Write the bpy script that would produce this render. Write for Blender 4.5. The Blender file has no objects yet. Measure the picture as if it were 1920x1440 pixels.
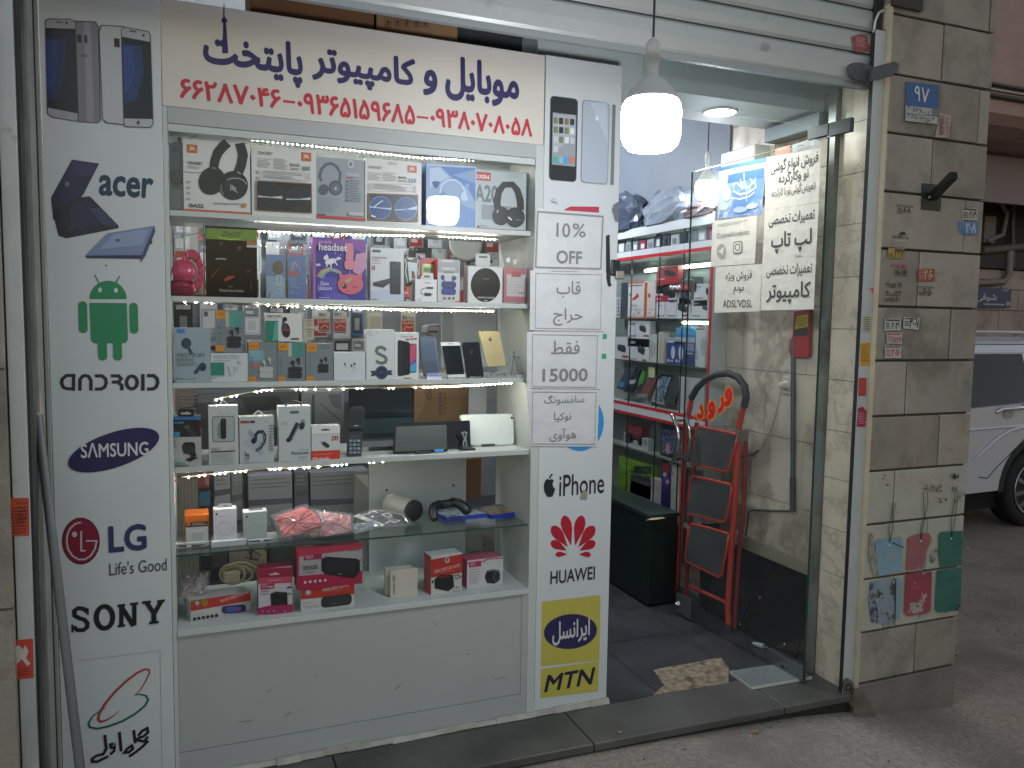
import bpy, math, random
from mathutils import Vector, Matrix
from mathutils.geometry import delaunay_2d_cdt
random.seed(7)
rad = math.radians
scene = bpy.context.scene
COL = scene.collection

# ---------------------------------------------------------------- camera
F_PX, CX, CY = 1493.34, 960.0, 720.0
CAM = Vector((0.0, -2.6726, 1.5))
YAW, PITCH, ROLL = 0.38185, 0.08137, -0.01506
def cam_axes():
    cy, sy, cp, sp = math.cos(YAW), math.sin(YAW), math.cos(PITCH), math.sin(PITCH)
    f = Vector((sy*cp, cy*cp, -sp)); r = Vector((cy, -sy, 0)); d = f.cross(r)
    cr, sr = math.cos(ROLL), math.sin(ROLL)
    return cr*r + sr*d, -sr*r + cr*d, f
AX_R, AX_D, AX_F = cam_axes()
cd = bpy.data.cameras.new('camera'); cam = bpy.data.objects.new('camera', cd); COL.objects.link(cam)
m3 = Matrix((AX_R, -AX_D, -AX_F)).transposed()
cam.matrix_world = Matrix.Translation(CAM) @ m3.to_4x4()
cd.sensor_width = 36.0; cd.lens = 36.0*F_PX/1920.0; cd.clip_start = 0.02; cd.clip_end = 500
scene.camera = cam

# ---------------------------------------------------------------- sky, sun, exposure
SUN_EL, SUN_ROT = rad(14.0), rad(28)
world = bpy.data.worlds.new('World'); scene.world = world; world.use_nodes = True
nt = world.node_tree
sky = nt.nodes.new('ShaderNodeTexSky'); sky.sky_type = 'NISHITA'; sky.sun_disc = False
sky.dust_density = 2.5; sky.ozone_density = .6; sky.sun_elevation = SUN_EL; sky.sun_rotation = SUN_ROT
bg = nt.nodes['Background']; bg.inputs['Strength'].default_value = 0.15
tint = nt.nodes.new('ShaderNodeMix'); tint.data_type = 'RGBA'; tint.blend_type = 'MULTIPLY'; tint.inputs['Factor'].default_value = 1; tint.inputs['B'].default_value = (1.25, 1.0, .81, 1)
nt.links.new(sky.outputs[0], tint.inputs['A']); nt.links.new(tint.outputs['Result'], bg.inputs[0])
sl = bpy.data.lights.new('sun', 'SUN'); sl.energy = 0.5; sl.angle = rad(12); sl.color = (1.0, 0.95, 0.89)
sun = bpy.data.objects.new('sun', sl); COL.objects.link(sun)
sd = Vector((math.sin(SUN_ROT)*math.cos(SUN_EL), math.cos(SUN_ROT)*math.cos(SUN_EL), math.sin(SUN_EL)))
sun.rotation_euler = sd.to_track_quat('Z', 'Y').to_euler()
sun.location = (0, -6, 8)
scene.view_settings.view_transform = 'Standard'; scene.view_settings.look = 'None'
scene.view_settings.exposure = 0.8; scene.view_settings.gamma = 1.0
try:
    scene.cycles.use_denoising = True; scene.cycles.max_bounces = 8; scene.cycles.transparent_max_bounces = 24
    scene.cycles.sample_clamp_indirect = 4.0; scene.cycles.caustics_reflective = False; scene.cycles.caustics_refractive = False
except Exception: pass

# ---------------------------------------------------------------- materials
def lin(h):
    h = h.lstrip('#'); v = [int(h[i:i+2], 16)/255 for i in (0, 2, 4)]
    return tuple((c/12.92 if c <= .04045 else ((c+.055)/1.055)**2.4) for c in v)
_M = {}
def M(h, rough=.45, metal=0., noise=0., scale=6., bump=0., bscale=80., coat=0., name=None, dirt=None, dscale=2.5, dlo=.5, dhi=.7, vein=0.):
    """procedural principled material: base colour with optional mottling, dirt patches, fine bump"""
    k = (h, rough, metal, noise, scale, bump, bscale, coat, dirt, dscale, dlo, dhi, vein)
    if k in _M: return _M[k]
    m = bpy.data.materials.new(name or 'paint_'+h); m.use_nodes = True
    n = m.node_tree; b = n.nodes['Principled BSDF']
    col = lin(h); b.inputs['Roughness'].default_value = rough; b.inputs['Metallic'].default_value = metal
    b.inputs['Base Color'].default_value = (*col, 1)
    if coat: b.inputs['Coat Weight'].default_value = coat; b.inputs['Coat Roughness'].default_value = .12
    tc = None
    def coord():
        nonlocal tc
        if tc is None: tc = n.nodes.new('ShaderNodeNewGeometry')
        return tc.outputs['Position']
    last = None
    if noise:
        t = n.nodes.new('ShaderNodeTexNoise'); t.inputs['Scale'].default_value = scale; t.inputs['Detail'].default_value = 6
        n.links.new(coord(), t.inputs['Vector'])
        r = n.nodes.new('ShaderNodeValToRGB')
        r.color_ramp.elements[0].position = .3; r.color_ramp.elements[1].position = .7
        r.color_ramp.elements[0].color = (*[c*(1-noise) for c in col], 1)
        r.color_ramp.elements[1].color = (*[min(1, c*(1+noise*.5)) for c in col], 1)
        n.links.new(t.outputs['Fac'], r.inputs['Fac']); last = r.outputs['Color']
    if dirt:
        t = n.nodes.new('ShaderNodeTexNoise'); t.inputs['Scale'].default_value = dscale; t.inputs['Detail'].default_value = 9; t.inputs['Roughness'].default_value = .68
        n.links.new(coord(), t.inputs['Vector'])
        r = n.nodes.new('ShaderNodeValToRGB'); r.color_ramp.elements[0].position = dlo; r.color_ramp.elements[1].position = dhi
        if vein:
            e3 = r.color_ramp.elements.new(dhi+(dhi-dlo)); e3.color = (0, 0, 0, 1); r.color_ramp.elements[1].color = (vein, vein, vein, 1)
        mx = n.nodes.new('ShaderNodeMix'); mx.data_type = 'RGBA'
        n.links.new(t.outputs['Fac'], r.inputs['Fac']); n.links.new(r.outputs['Color'], mx.inputs['Factor'])
        if last: n.links.new(last, mx.inputs['A'])
        else: mx.inputs['A'].default_value = (*col, 1)
        mx.inputs['B'].default_value = (*lin(dirt), 1); last = mx.outputs['Result']
    if last: n.links.new(last, b.inputs['Base Color'])
    if bump:
        t = n.nodes.new('ShaderNodeTexNoise'); t.inputs['Scale'].default_value = bscale; t.inputs['Detail'].default_value = 5
        n.links.new(coord(), t.inputs['Vector'])
        bp = n.nodes.new('ShaderNodeBump'); bp.inputs['Strength'].default_value = bump; bp.inputs['Distance'].default_value = .01
        n.links.new(t.outputs['Fac'], bp.inputs['Height']); n.links.new(bp.outputs['Normal'], b.inputs['Normal'])
    _M[k] = m; return m
def emit(h, s, name='lamp_glow'):
    k = ('E', h, s)
    if k in _M: return _M[k]
    m = bpy.data.materials.new(name); m.use_nodes = True; n = m.node_tree
    b = n.nodes['Principled BSDF']; b.inputs['Base Color'].default_value = (.8, .8, .8, 1)
    b.inputs['Emission Color'].default_value = (*lin(h), 1); b.inputs['Emission Strength'].default_value = s
    _M[k] = m; return m
def glass(name, tint=(1, 1, 1), base=.04, dust=.0, rough=.0):
    k = ('G', name)
    if k in _M: return _M[k]
    m = bpy.data.materials.new(name); m.use_nodes = True; n = m.node_tree; n.nodes.clear()
    out = n.nodes.new('ShaderNodeOutputMaterial'); tr = n.nodes.new('ShaderNodeBsdfTransparent'); gl = n.nodes.new('ShaderNodeBsdfGlossy')
    tr.inputs[0].default_value = (*tint, 1); gl.inputs['Roughness'].default_value = rough
    lw = n.nodes.new('ShaderNodeLayerWeight'); lw.inputs['Blend'].default_value = .5
    p = n.nodes.new('ShaderNodeMath'); p.operation = 'POWER'; p.inputs[1].default_value = 5
    ma = n.nodes.new('ShaderNodeMath'); ma.operation = 'MULTIPLY_ADD'; ma.inputs[1].default_value = 1-base; ma.inputs[2].default_value = base
    n.links.new(lw.outputs['Facing'], p.inputs[0]); n.links.new(p.outputs[0], ma.inputs[0])
    mx = n.nodes.new('ShaderNodeMixShader')
    n.links.new(ma.outputs[0], mx.inputs[0]); n.links.new(tr.outputs[0], mx.inputs[1]); n.links.new(gl.outputs[0], mx.inputs[2])
    last = mx.outputs[0]
    if dust:
        df = n.nodes.new('ShaderNodeBsdfDiffuse'); df.inputs[0].default_value = (.7, .72, .72, 1)
        t = n.nodes.new('ShaderNodeTexNoise'); t.inputs['Scale'].default_value = 5; t.inputs['Detail'].default_value = 8
        g = n.nodes.new('ShaderNodeNewGeometry'); n.links.new(g.outputs['Position'], t.inputs['Vector'])
        mm = n.nodes.new('ShaderNodeMath'); mm.operation = 'MULTIPLY'; mm.inputs[1].default_value = dust
        n.links.new(t.outputs['Fac'], mm.inputs[0])
        m2 = n.nodes.new('ShaderNodeMixShader'); n.links.new(mm.outputs[0], m2.inputs[0]); n.links.new(last, m2.inputs[1]); n.links.new(df.outputs[0], m2.inputs[2]); last = m2.outputs[0]
    n.links.new(last, out.inputs[0]); _M[k] = m; return m
GLASS = lambda: glass('clear_glass', (.992, .994, .992), .010, .0015)
PLASTIC = lambda: glass('clear_plastic', (.97, .975, .98), .05, .035, .1)

# ---------------------------------------------------------------- planes: a pixel of the photograph to a point of a real surface
def ray(x, y): return (AX_R*((x-CX)/F_PX) + AX_D*((y-CY)/F_PX) + AX_F)
class Pl:
    def __init__(s, O, U, N, V=(0, 0, 1)):
        s.O = Vector(O); s.U = Vector(U).normalized(); s.N = Vector(N).normalized(); s.V = Vector(V).normalized()
    def hit(s, x, y):
        r = ray(x, y); t = (s.O-CAM).dot(s.N)/r.dot(s.N); return CAM + r*t
    def uv(s, x, y):
        d = s.hit(x, y)-s.O; return d.dot(s.U), d.dot(s.V)
    def P(s, u, v, w=0.): return s.O + s.U*u + s.V*v + s.N*w
def fac(y): return Pl((0, y, 0), (1, 0, 0), (0, -1, 0))
def sidepl(x): return Pl((x, 0, 0), (0, -1, 0), (-1, 0, 0))
def atz(x, y, z):
    r = ray(x, y); return CAM + r*((z-CAM.z)/r.z)

# ---------------------------------------------------------------- Persian shaping (joined letter forms, laid out right to left)
_J = {'ب': 0xFE8F, 'ت': 0xFE95, 'ج': 0xFE9D, 'ح': 0xFEA1, 'خ': 0xFEA5, 'س': 0xFEB1, 'ش': 0xFEB5, 'ص': 0xFEB9, 'ض': 0xFEBD, 'ط': 0xFEC1,
      'ع': 0xFEC9, 'ف': 0xFED1, 'ق': 0xFED5, 'ل': 0xFEDD, 'م': 0xFEE1, 'ن': 0xFEE5, 'ه': 0xFEE9, 'پ': 0xFB56, 'چ': 0xFB7A, 'ک': 0xFB8E, 'گ': 0xFB92, 'ی': 0xFBFC}
_R = {'آ': 0xFE81, 'ا': 0xFE8D, 'د': 0xFEA9, 'ر': 0xFEAD, 'ز': 0xFEAF, 'ژ': 0xFB8A, 'و': 0xFEED}
def fa(s):
    out = []
    for i, c in enumerate(s):
        prev = i > 0 and s[i-1] in _J
        nxt = i+1 < len(s) and (s[i+1] in _J or s[i+1] in _R)
        if c in _J: out.append(chr(_J[c] + ((3 if nxt else 1) if prev else (2 if nxt else 0))))
        elif c in _R: out.append(chr(_R[c] + (1 if prev else 0)))
        else: out.append({'(': ')', ')': '('}.get(c, c))
    return ''.join(reversed(out))
_T = {}
def glyphs(s):
    """letter shapes of a line as (vertices with a layer number, faces, x0, y0, width, height)"""
    if s not in _T:
        c = bpy.data.curves.new('tmp', 'FONT'); c.body = s; c.resolution_u = 3; c.fill_mode = 'NONE'
        o = bpy.data.objects.new('tmp', c); COL.objects.link(o)
        dg = bpy.context.evaluated_depsgraph_get(); me = bpy.data.meshes.new_from_object(o.evaluated_get(dg))
        pv = [Vector((v.co.x, v.co.y)) for v in me.vertices]; pe = [tuple(q.vertices) for q in me.edges]
        bpy.data.objects.remove(o); bpy.data.curves.remove(c); bpy.data.meshes.remove(me)
        ov, _oe, of, *_r = delaunay_2d_cdt(pv, pe, [], 0, 1e-5)
        E_ = [(pv[i].x, pv[i].y, pv[j].x, pv[j].y) for i, j in pe]; fs = []
        for f in of:
            x = sum(ov[k].x for k in f)/len(f); y = sum(ov[k].y for k in f)/len(f); wn = 0
            for ax, ay, bx, by in E_:
                if (ay <= y) != (by <= y):
                    if ax+(y-ay)/(by-ay)*(bx-ax) > x: wn += 1 if by > ay else -1
            if wn: fs.append(tuple(f))
        use = {}; 
        for f in fs:
            for k in f: use.setdefault(k, len(use))
        vs = [None]*len(use)
        for k, i in use.items(): vs[i] = (ov[k].x, ov[k].y)
        fs = [tuple(use[k] for k in f) for f in fs]
        x0 = min(v[0] for v in vs); x1 = max(v[0] for v in vs); y0 = min(v[1] for v in vs); y1 = max(v[1] for v in vs)
        _T[s] = (vs, fs, x0, y0, x1-x0, y1-y0)
    return _T[s]

# ---------------------------------------------------------------- mesh builder
class MB:
    def __init__(s): s.v = []; s.f = []; s.m = []; s.sm = []; s.mats = []
    def mi(s, m):
        if m not in s.mats: s.mats.append(m)
        return s.mats.index(m)
    def face(s, pts, m, smooth=False):
        i = len(s.v); s.v += [tuple(p) for p in pts]; s.f.append(tuple(range(i, i+len(pts)))); s.m.append(s.mi(m)); s.sm.append(smooth)
    def mesh(s, vs, fs, m, smooth=False):
        i = len(s.v); s.v += [tuple(p) for p in vs]; k = s.mi(m)
        for f in fs: s.f.append(tuple(a+i for a in f)); s.m.append(k); s.sm.append(smooth)
    def hexa(s, b, t, m, top=None, front=None):
        """b, t: four bottom and four top points counter-clockwise seen from above"""
        vs = list(b)+list(t); fs = [(3, 2, 1, 0), (4, 5, 6, 7), (0, 1, 5, 4), (1, 2, 6, 5), (2, 3, 7, 6), (3, 0, 4, 7)]
        i = len(s.v); s.v += [tuple(p) for p in vs]
        for j, f in enumerate(fs):
            mm = top if (j == 1 and top) else front if (j == 2 and front) else m
            s.f.append(tuple(a+i for a in f)); s.m.append(s.mi(mm)); s.sm.append(False)
    def box(s, x0, x1, y0, y1, z0, z1, m, **k):
        s.hexa([(x0, y0, z0), (x1, y0, z0), (x1, y1, z0), (x0, y1, z0)], [(x0, y0, z1), (x1, y0, z1), (x1, y1, z1), (x0, y1, z1)], m, **k); return s
    def pbox(s, pl, u0, u1, v0, v1, d, m, w=0., **k):
        """box whose front face lies on plane pl (front at +w), running back by d"""
        q = lambda u, v, ww: pl.P(u, v, ww)
        s.hexa([q(u0, v0, w), q(u1, v0, w), q(u1, v0, w-d), q(u0, v0, w-d)], [q(u0, v1, w), q(u1, v1, w), q(u1, v1, w-d), q(u0, v1, w-d)], m, **k); return s
    def prism(s, pl, uvs, d, m, w=0., side=None):
        """outline uvs on plane pl, front at w, thickness d"""
        n = len(uvs); a = sum(uvs[i][0]*uvs[(i+1) % n][1]-uvs[(i+1) % n][0]*uvs[i][1] for i in range(n))
        if a < 0: uvs = uvs[::-1]
        if pl.U.cross(pl.V).dot(pl.N) < 0: uvs = uvs[::-1]
        fr = [pl.P(u, v, w) for u, v in uvs]; bk = [pl.P(u, v, w-d) for u, v in uvs]
        s.face(fr, m); s.face(bk[::-1], m)
        for i in range(n):
            j = (i+1) % n; s.face([fr[i], bk[i], bk[j], fr[j]], side or m)
        return s
    def tube(s, pts, r, m, n=8, caps=True, closed=False):
        P = [Vector(p) for p in pts]; k = len(P); rs = r if isinstance(r, (list, tuple)) else [r]*k
        up = None; vs = []
        for i in range(k):
            t = (P[(i+1) % k]-P[i-1]) if closed else (P[min(i+1, k-1)]-P[max(i-1, 0)])
            t.normalize()
            if up is None:
                up = Vector((0, 0, 1)) if abs(t.z) < .9 else Vector((1, 0, 0))
            a = (up - t*up.dot(t)).normalized(); b = t.cross(a); up = a
            vs += [P[i]+(a*math.cos(2*math.pi*j/n)+b*math.sin(2*math.pi*j/n))*rs[i] for j in range(n)]
        fs = []
        for i in range(k if closed else k-1):
            for j in range(n):
                i2 = (i+1) % k; fs.append((i*n+j, i*n+(j+1) % n, i2*n+(j+1) % n, i2*n+j))
        s.mesh(vs, fs, m, True)
        if caps and not closed:
            s.face(vs[:n][::-1], m); s.face(vs[-n:], m)
        return s
    def lathe(s, prof, m, n=24, axis=Matrix.Identity(4), smooth=True):
        """prof: (radius, height) pairs turned about local z"""
        vs = []; fs = []
        for r, z in prof:
            vs += [axis @ Vector((r*math.cos(2*math.pi*j/n), r*math.sin(2*math.pi*j/n), z)) for j in range(n)]
        for i in range(len(prof)-1):
            for j in range(n): fs.append((i*n+j, i*n+(j+1) % n, (i+1)*n+(j+1) % n, (i+1)*n+j))
        s.mesh(vs, fs, m, smooth)
        if prof[0][0] > 1e-5: s.face(vs[:n][::-1], m)
        if prof[-1][0] > 1e-5: s.face(vs[-n:], m)
        return s
    def build(s, name, origin=None):
        vs = [Vector(v) for v in s.v]
        if origin is None:
            lo = [min(v[i] for v in vs) for i in range(3)]; hi = [max(v[i] for v in vs) for i in range(3)]
            origin = Vector(((lo[0]+hi[0])/2, (lo[1]+hi[1])/2, lo[2]))
        me = bpy.data.meshes.new(name); me.from_pydata([v-origin for v in vs], [], s.f)
        for m in s.mats: me.materials.append(m)
        me.polygons.foreach_set('material_index', s.m); me.polygons.foreach_set('use_smooth', s.sm); me.update()
        return me, origin
def tag(o, label, cat, group=None, kind=None):
    if label: o['label'] = label
    if cat: o['category'] = cat
    if group: o['group'] = group
    if kind: o['kind'] = kind
    return o
def obj(name, mb, label=None, cat=None, group=None, kind=None, bev=0.):
    me, org = mb.build(name); o = bpy.data.objects.new(name, me); o.location = org; COL.objects.link(o)
    if bev: bevel(o, bev)
    return tag(o, label, cat, group, kind)
def bevel(o, w, seg=2):
    b = o.modifiers.new('edge', 'BEVEL'); b.width = w; b.segments = seg; b.limit_method = 'ANGLE'; b.angle_limit = rad(40)
def root(name, loc, label, cat, group=None):
    o = bpy.data.objects.new(name, None); o.location = loc; o.empty_display_size = .05; COL.objects.link(o); return tag(o, label, cat, group)
def wloc(o):
    v = Vector(o.location)
    while o.parent: o = o.parent; v = v+Vector(o.location)
    return v
def part(name, mb, parent, label=None, bev=0.):
    me, org = mb.build(name); o = bpy.data.objects.new(name, me); COL.objects.link(o)
    o.parent = parent; o.location = org - wloc(parent)
    if label: o['label'] = label
    if bev: bevel(o, bev)
    return o

# ---------------------------------------------------------------- ink: flat print on a plane, written in the pixels of an enlarged piece of the photograph
class Ink:
    def __init__(s, mb, pl, crop=(0, 0, 1), w0=.0005, step=.00018, rough=.4):
        s.mb = mb; s.pl = pl; s.c = crop; s.w = w0; s.step = step; s.rough = rough
    def q(s, x, y):
        return s.pl.uv(s.c[0]+x/s.c[2], s.c[1]+y/s.c[2])
    def mat(s, h): return M(h, s.rough) if isinstance(h, str) else h
    def put(s, uvs, h):
        s.w += s.step; n = len(uvs)
        a = sum(uvs[i][0]*uvs[(i+1) % n][1]-uvs[(i+1) % n][0]*uvs[i][1] for i in range(n))
        if a < 0: uvs = uvs[::-1]
        s.mb.face([s.pl.P(u, v, s.w) for u, v in uvs], s.mat(h))
    def ext(s, x0, y0, x1, y1):
        xm, ym = (x0+x1)/2, (y0+y1)/2
        return s.q(x0, ym)[0], s.q(xm, y1)[1], s.q(x1, ym)[0], s.q(xm, y0)[1]
    def r(s, x0, y0, x1, y1, h):
        a, b, c, d = s.ext(x0, y0, x1, y1); s.put([(a, b), (c, b), (c, d), (a, d)], h); return s
    def p(s, h, pts): s.put([s.q(*p) for p in pts], h); return s
    def e(s, cx, cy, rx, ry, h, rot=0, n=28, a0=0, a1=360):
        pts = []; c, d = math.cos(rad(rot)), math.sin(rad(rot))
        full = a1-a0 >= 360
        for i in range(n if full else n+1):
            t = rad(a0+(a1-a0)*i/n); x, y = rx*math.cos(t), ry*math.sin(t)
            pts.append((cx+x*c-y*d, cy+x*d+y*c))
        return s.p(h, pts)
    def o(s, x0, y0, x1, y1, rr, h):
        a, b, c, d = s.ext(x0, y0, x1, y1); k = abs(c-a)/abs(x1-x0)*rr; pts = []
        for (px, py, t0) in ((c-k, d-k, 0), (a+k, d-k, 90), (a+k, b+k, 180), (c-k, b+k, 270)):
            for i in range(5): t = rad(t0+22.5*i); pts.append((px+k*math.cos(t), py+k*math.sin(t)))
        s.put(pts, h); return s
    def s(s, h, w, pts, closed=False):
        P = [Vector(s.q(*p)) for p in pts]; n = len(P)
        k = abs(s.q(pts[0][0]+10, pts[0][1])[0]-s.q(pts[0][0], pts[0][1])[0])/10
        ws = w if isinstance(w, (list, tuple)) else [w]*n
        L = []; R = []
        for i in range(n):
            a = P[i-1] if (i > 0 or closed) else P[i]; b = P[(i+1) % n] if (i < n-1 or closed) else P[i]
            d1 = (P[i]-a); d2 = (b-P[i])
            if d1.length < 1e-9: d1 = d2
            if d2.length < 1e-9: d2 = d1
            d1 = d1.normalized(); d2 = d2.normalized(); t = (d1+d2)
            t = t.normalized() if t.length > 1e-6 else d1
            nn = Vector((-t.y, t.x)); c = max(.5, nn.dot(Vector((-d1.y, d1.x)))); o = nn*(ws[i]*k/2/c)
            L.append(P[i]+o); R.append(P[i]-o)
        s.w += s.step; mm = s.mat(h)
        for i in range(n if closed else n-1):
            j = (i+1) % n; s.mb.face([s.pl.P(*R[i], s.w), s.pl.P(*R[j], s.w), s.pl.P(*L[j], s.w), s.pl.P(*L[i], s.w)], mm)
        return s
    def t(s, txt, x0, y0, x1, y1, h, bold=0., slope=0., shear=0., w=None):
        if any('\u0621' <= c <= '\u06d3' for c in txt): txt = fa(txt)
        a, b, c, d = s.ext(x0, y0, x1, y1); vs, fs, gx, gy_, gw, gh = glyphs(txt); s.w += s.step; m = s.mat(h); n = 8 if bold > .01 else 4 if bold else 0
        for k in range(n+1):
            ox = bold*math.cos(2*math.pi*k/n) if k < n else 0; oy = bold*math.sin(2*math.pi*k/n) if k < n else 0; P = []
            for x, y in vs:
                x = (x-gx+bold+ox)/(gw+2*bold); y = (y-gy_+bold+oy)/(gh+2*bold)
                P.append(s.pl.P(a+(c-a)*x+shear*(d-b)*(y-.5), b+(d-b)*y+slope*(c-a)*(x-.5), s.w+k*1.5e-5))
            s.mb.mesh(P, fs, m)
        s.w += (n+1)*1.5e-5; return s
    def l(s, x0, y0, x1, y1, n, h, fill=.4):
        for i in range(n):
            y = y0+(y1-y0)*i/n; hh = (y1-y0)/n*fill; e = x1 if n == 1 else x1-(x1-x0)*random.choice((0, 0, .1, .25))
            s.r(x0, y, e, y+hh, h)
        return s
def do(ink, ops):
    for op in ops: getattr(ink, op[0])(*op[1:])
    return ink
def product(name, label, cat, crop, ltrb, z0, pl, depth, body, ops=(), group=None, top=None, side=None, gap=None, rough=.4, zb=True, bev=.0012, extra=None):
    """a printed carton on a shelf: front face on plane pl, base at z0"""
    mb = MB(); ik = Ink(mb, pl, crop, rough=rough)
    u0, v0, u1, v1 = ik.ext(*ltrb)
    if z0 is not None: v0 = z0+.0006
    mb.pbox(pl, u0, u1, v0, v1, depth, M(side or body, rough), front=M(body, rough), top=M(top, rough) if top else None)
    do(ik, ops)
    if extra: extra(mb, ik, (u0, v0, u1, v1))
    o = obj(name, mb, label, cat, group)
    return o
# ================================================================ SETTING
ZS = -0.15                                            # street level; the doorstep top is z = 0
asph = M('8f867d', .9, noise=.32, scale=55, bump=.8, bscale=160, dirt='6f6962', dscale=1.5, dlo=.48, dhi=.66)
mb = MB(); XS = [(-40, -.035), (1.2, -.035), (1.6, -.04), (2.0, -.05), (2.2, -.058), (2.4, -.076), (2.6, -.098), (2.8, -.122), (3.0, -.141), (3.2, ZS), (4.2, -.175), (6.0, -.2), (60, -.2)]
for (xa, za), (xb, z2) in zip(XS, XS[1:]): mb.face([(xa, -40, za), (xb, -40, z2), (xb, 60, z2), (xa, 60, za)] if xa > 3 else [(xa, -40, za), (xb, -40, z2), (xb, -.1, z2), (xa, -.1, za)], asph, True)
obj('street', mb, kind='structure')
TILE = M('3b3d40', .32, noise=.3, scale=5, bump=.08, bscale=30, dirt='54544f', dscale=4, dlo=.6, dhi=.8)
mb = MB(); GR = M('8a8883', .8)
mb.face([(-.45, -.02, -.004), (2.6, -.02, -.004), (2.6, 3.6, -.004), (-.45, 3.6, -.004)], GR)
for i in range(7):
    for j in range(7):
        x0 = -.42+i*.43; y0 = -.02+j*.52; x1 = min(x0+.426, 2.6); y1 = min(y0+.516, 3.6)
        if x1-x0 > .05: mb.face([(x0, y0, 0), (x1, y0, 0), (x1, y1, 0), (x0, y1, 0)], TILE)
obj('shop_floor', mb, kind='structure')
mb = MB(); rg = random.Random(11); GRIT = [M(h_, .9) for h_ in ('a39c92', '6e6962', '4b4742', '8c7c68')]
def zst(x):
    for (xa, za), (xb, z2) in zip(XS, XS[1:]):
        if xa <= x <= xb: return za+(z2-za)*(x-xa)/(xb-xa)
    return ZS
for i in range(2600):
    x = rg.uniform(.9, 4.6); y = -.27-.02*(x-1)-abs(rg.gauss(0, .09)) if i < 900 and x < 2.5 else rg.uniform(-1.1, -.3) if x < 3.1 else rg.uniform(-.9, 2.2)
    r = rg.choice((.0012, .0016, .002, .003)) if i % 40 else .006; z = zst(x); m = rg.choice(GRIT); a = rg.random()*3
    p = [(x+r*rg.uniform(.7, 1.3)*math.cos(a+t), y+r*rg.uniform(.7, 1.3)*math.sin(a+t), z) for t in (0, 1.57, 3.14, 4.71)]; q = (x, y, z+r*rg.uniform(.6, 1.1))
    for k in range(4): mb.face([p[k], p[(k+1) % 4], q], m)
obj('street_grit', mb, kind='stuff')
# doorstep of dark stone slabs
mb = MB(); ST = M('53524e', .42, noise=.3, scale=4, bump=.12, bscale=40, dirt='3e3d3a', dscale=3, dlo=.5, dhi=.72)
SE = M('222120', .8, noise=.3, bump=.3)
for x0, x1 in ((-.5, .42), (.424, 1.30), (1.304, 2.13), (2.134, 2.47)):
    f = lambda x: -.262-.021*(x-1.0)
    mb.hexa([(x0, f(x0), -.03), (x1, f(x1), -.03), (x1, -.022, -.03), (x0, -.022, -.03)], [(x0, f(x0), 0), (x1, f(x1), 0), (x1, -.022, 0), (x0, -.022, 0)], ST)
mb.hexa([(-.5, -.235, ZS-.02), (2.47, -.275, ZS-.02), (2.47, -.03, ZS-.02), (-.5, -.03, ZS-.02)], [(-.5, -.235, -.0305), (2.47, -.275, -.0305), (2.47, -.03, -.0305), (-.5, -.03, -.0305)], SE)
obj('doorstep', mb, 'dark grey stone doorstep running below the whole shopfront', 'doorstep', bev=.004)
# worn pale stone piece of the threshold, loose grey tile
mb = MB(); PS = M('8b7d68', .8, noise=.55, scale=38, bump=.8, bscale=60, dirt='4a4238', dscale=14, dlo=.5, dhi=.62)
pts = [atz(x, y, .002) for x, y in ((1225, 1256), (1352, 1233), (1366, 1252), (1366, 1280), (1225, 1303), (1245, 1285))]
vs = [(p.x, p.y, .003) for p in pts]; mb.face(vs, PS)
for i in range(len(vs)):
    a, b = vs[i], vs[(i+1) % len(vs)]; mb.face([a, b, (b[0], b[1], -.003), (a[0], a[1], -.003)], PS)
obj('threshold_slab', mb, 'worn rough beige stone slab let into the dark doorway floor', 'paving slab')
mb = MB(); pts = [atz(x, y, .004) for x, y in ((1368, 1262), (1450, 1250), (1522, 1272), (1410, 1292))]
lo = [(p.x, p.y, .001) for p in pts][::-1]; hi = [(p.x, p.y, .014) for p in pts][::-1]
mb.hexa(lo, hi, M('b9bcba', .6), top=M('6f7576', .5, noise=.2, scale=8))
obj('loose_tile', mb, 'loose grey tile with white edge lying under the open glass door', 'tile')
# mortar fillet along the base of the front
mb = MB()
for i in range(24):
    x0 = -.39+i*.0787; x1 = x0+.0787; k = random.uniform(.012, .022); k2 = random.uniform(.014, .024)
    mb.hexa([(x0, -k2, 0), (x1, -k2, 0), (x1, -.001, 0), (x0, -.001, 0)], [(x0, -k*.7, k), (x1, -k*.7, k), (x1, -.001, k), (x0, -.001, k)], M('a9a69c', .8, noise=.2, scale=20, bump=.3))
obj('sealing_strip', mb, 'whitish mortar strip sealing the foot of the shopfront to the doorstep', 'mortar strip')

# ---- shop building: walls and ceiling
sb = root('shop_building', (1.2, 1.6, 0), 'pale marble lined interior of the phone shop with low ceiling', 'building')
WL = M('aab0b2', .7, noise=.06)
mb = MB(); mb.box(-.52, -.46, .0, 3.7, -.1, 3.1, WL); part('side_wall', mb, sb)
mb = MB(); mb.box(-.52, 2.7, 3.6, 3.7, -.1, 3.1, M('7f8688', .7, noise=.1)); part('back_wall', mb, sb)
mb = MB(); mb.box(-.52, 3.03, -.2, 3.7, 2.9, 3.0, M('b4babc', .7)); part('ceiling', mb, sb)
mb = MB(); mb.box(-.9, 3.03, -.16, -.05, 2.78, 3.5, M('8a867e', .8, noise=.2)); mb.box(-.9, 3.03, -.05, 3.7, 3.0, 3.5, M('8a867e', .8)); part('upper_wall', mb, sb)
mb = MB(); mb.box(1.2, 2.555, .11, .455, 2.41, 2.9, M('b9c3c2', .55, noise=.08, scale=5)); part('ceiling_beam', mb, sb)
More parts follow.
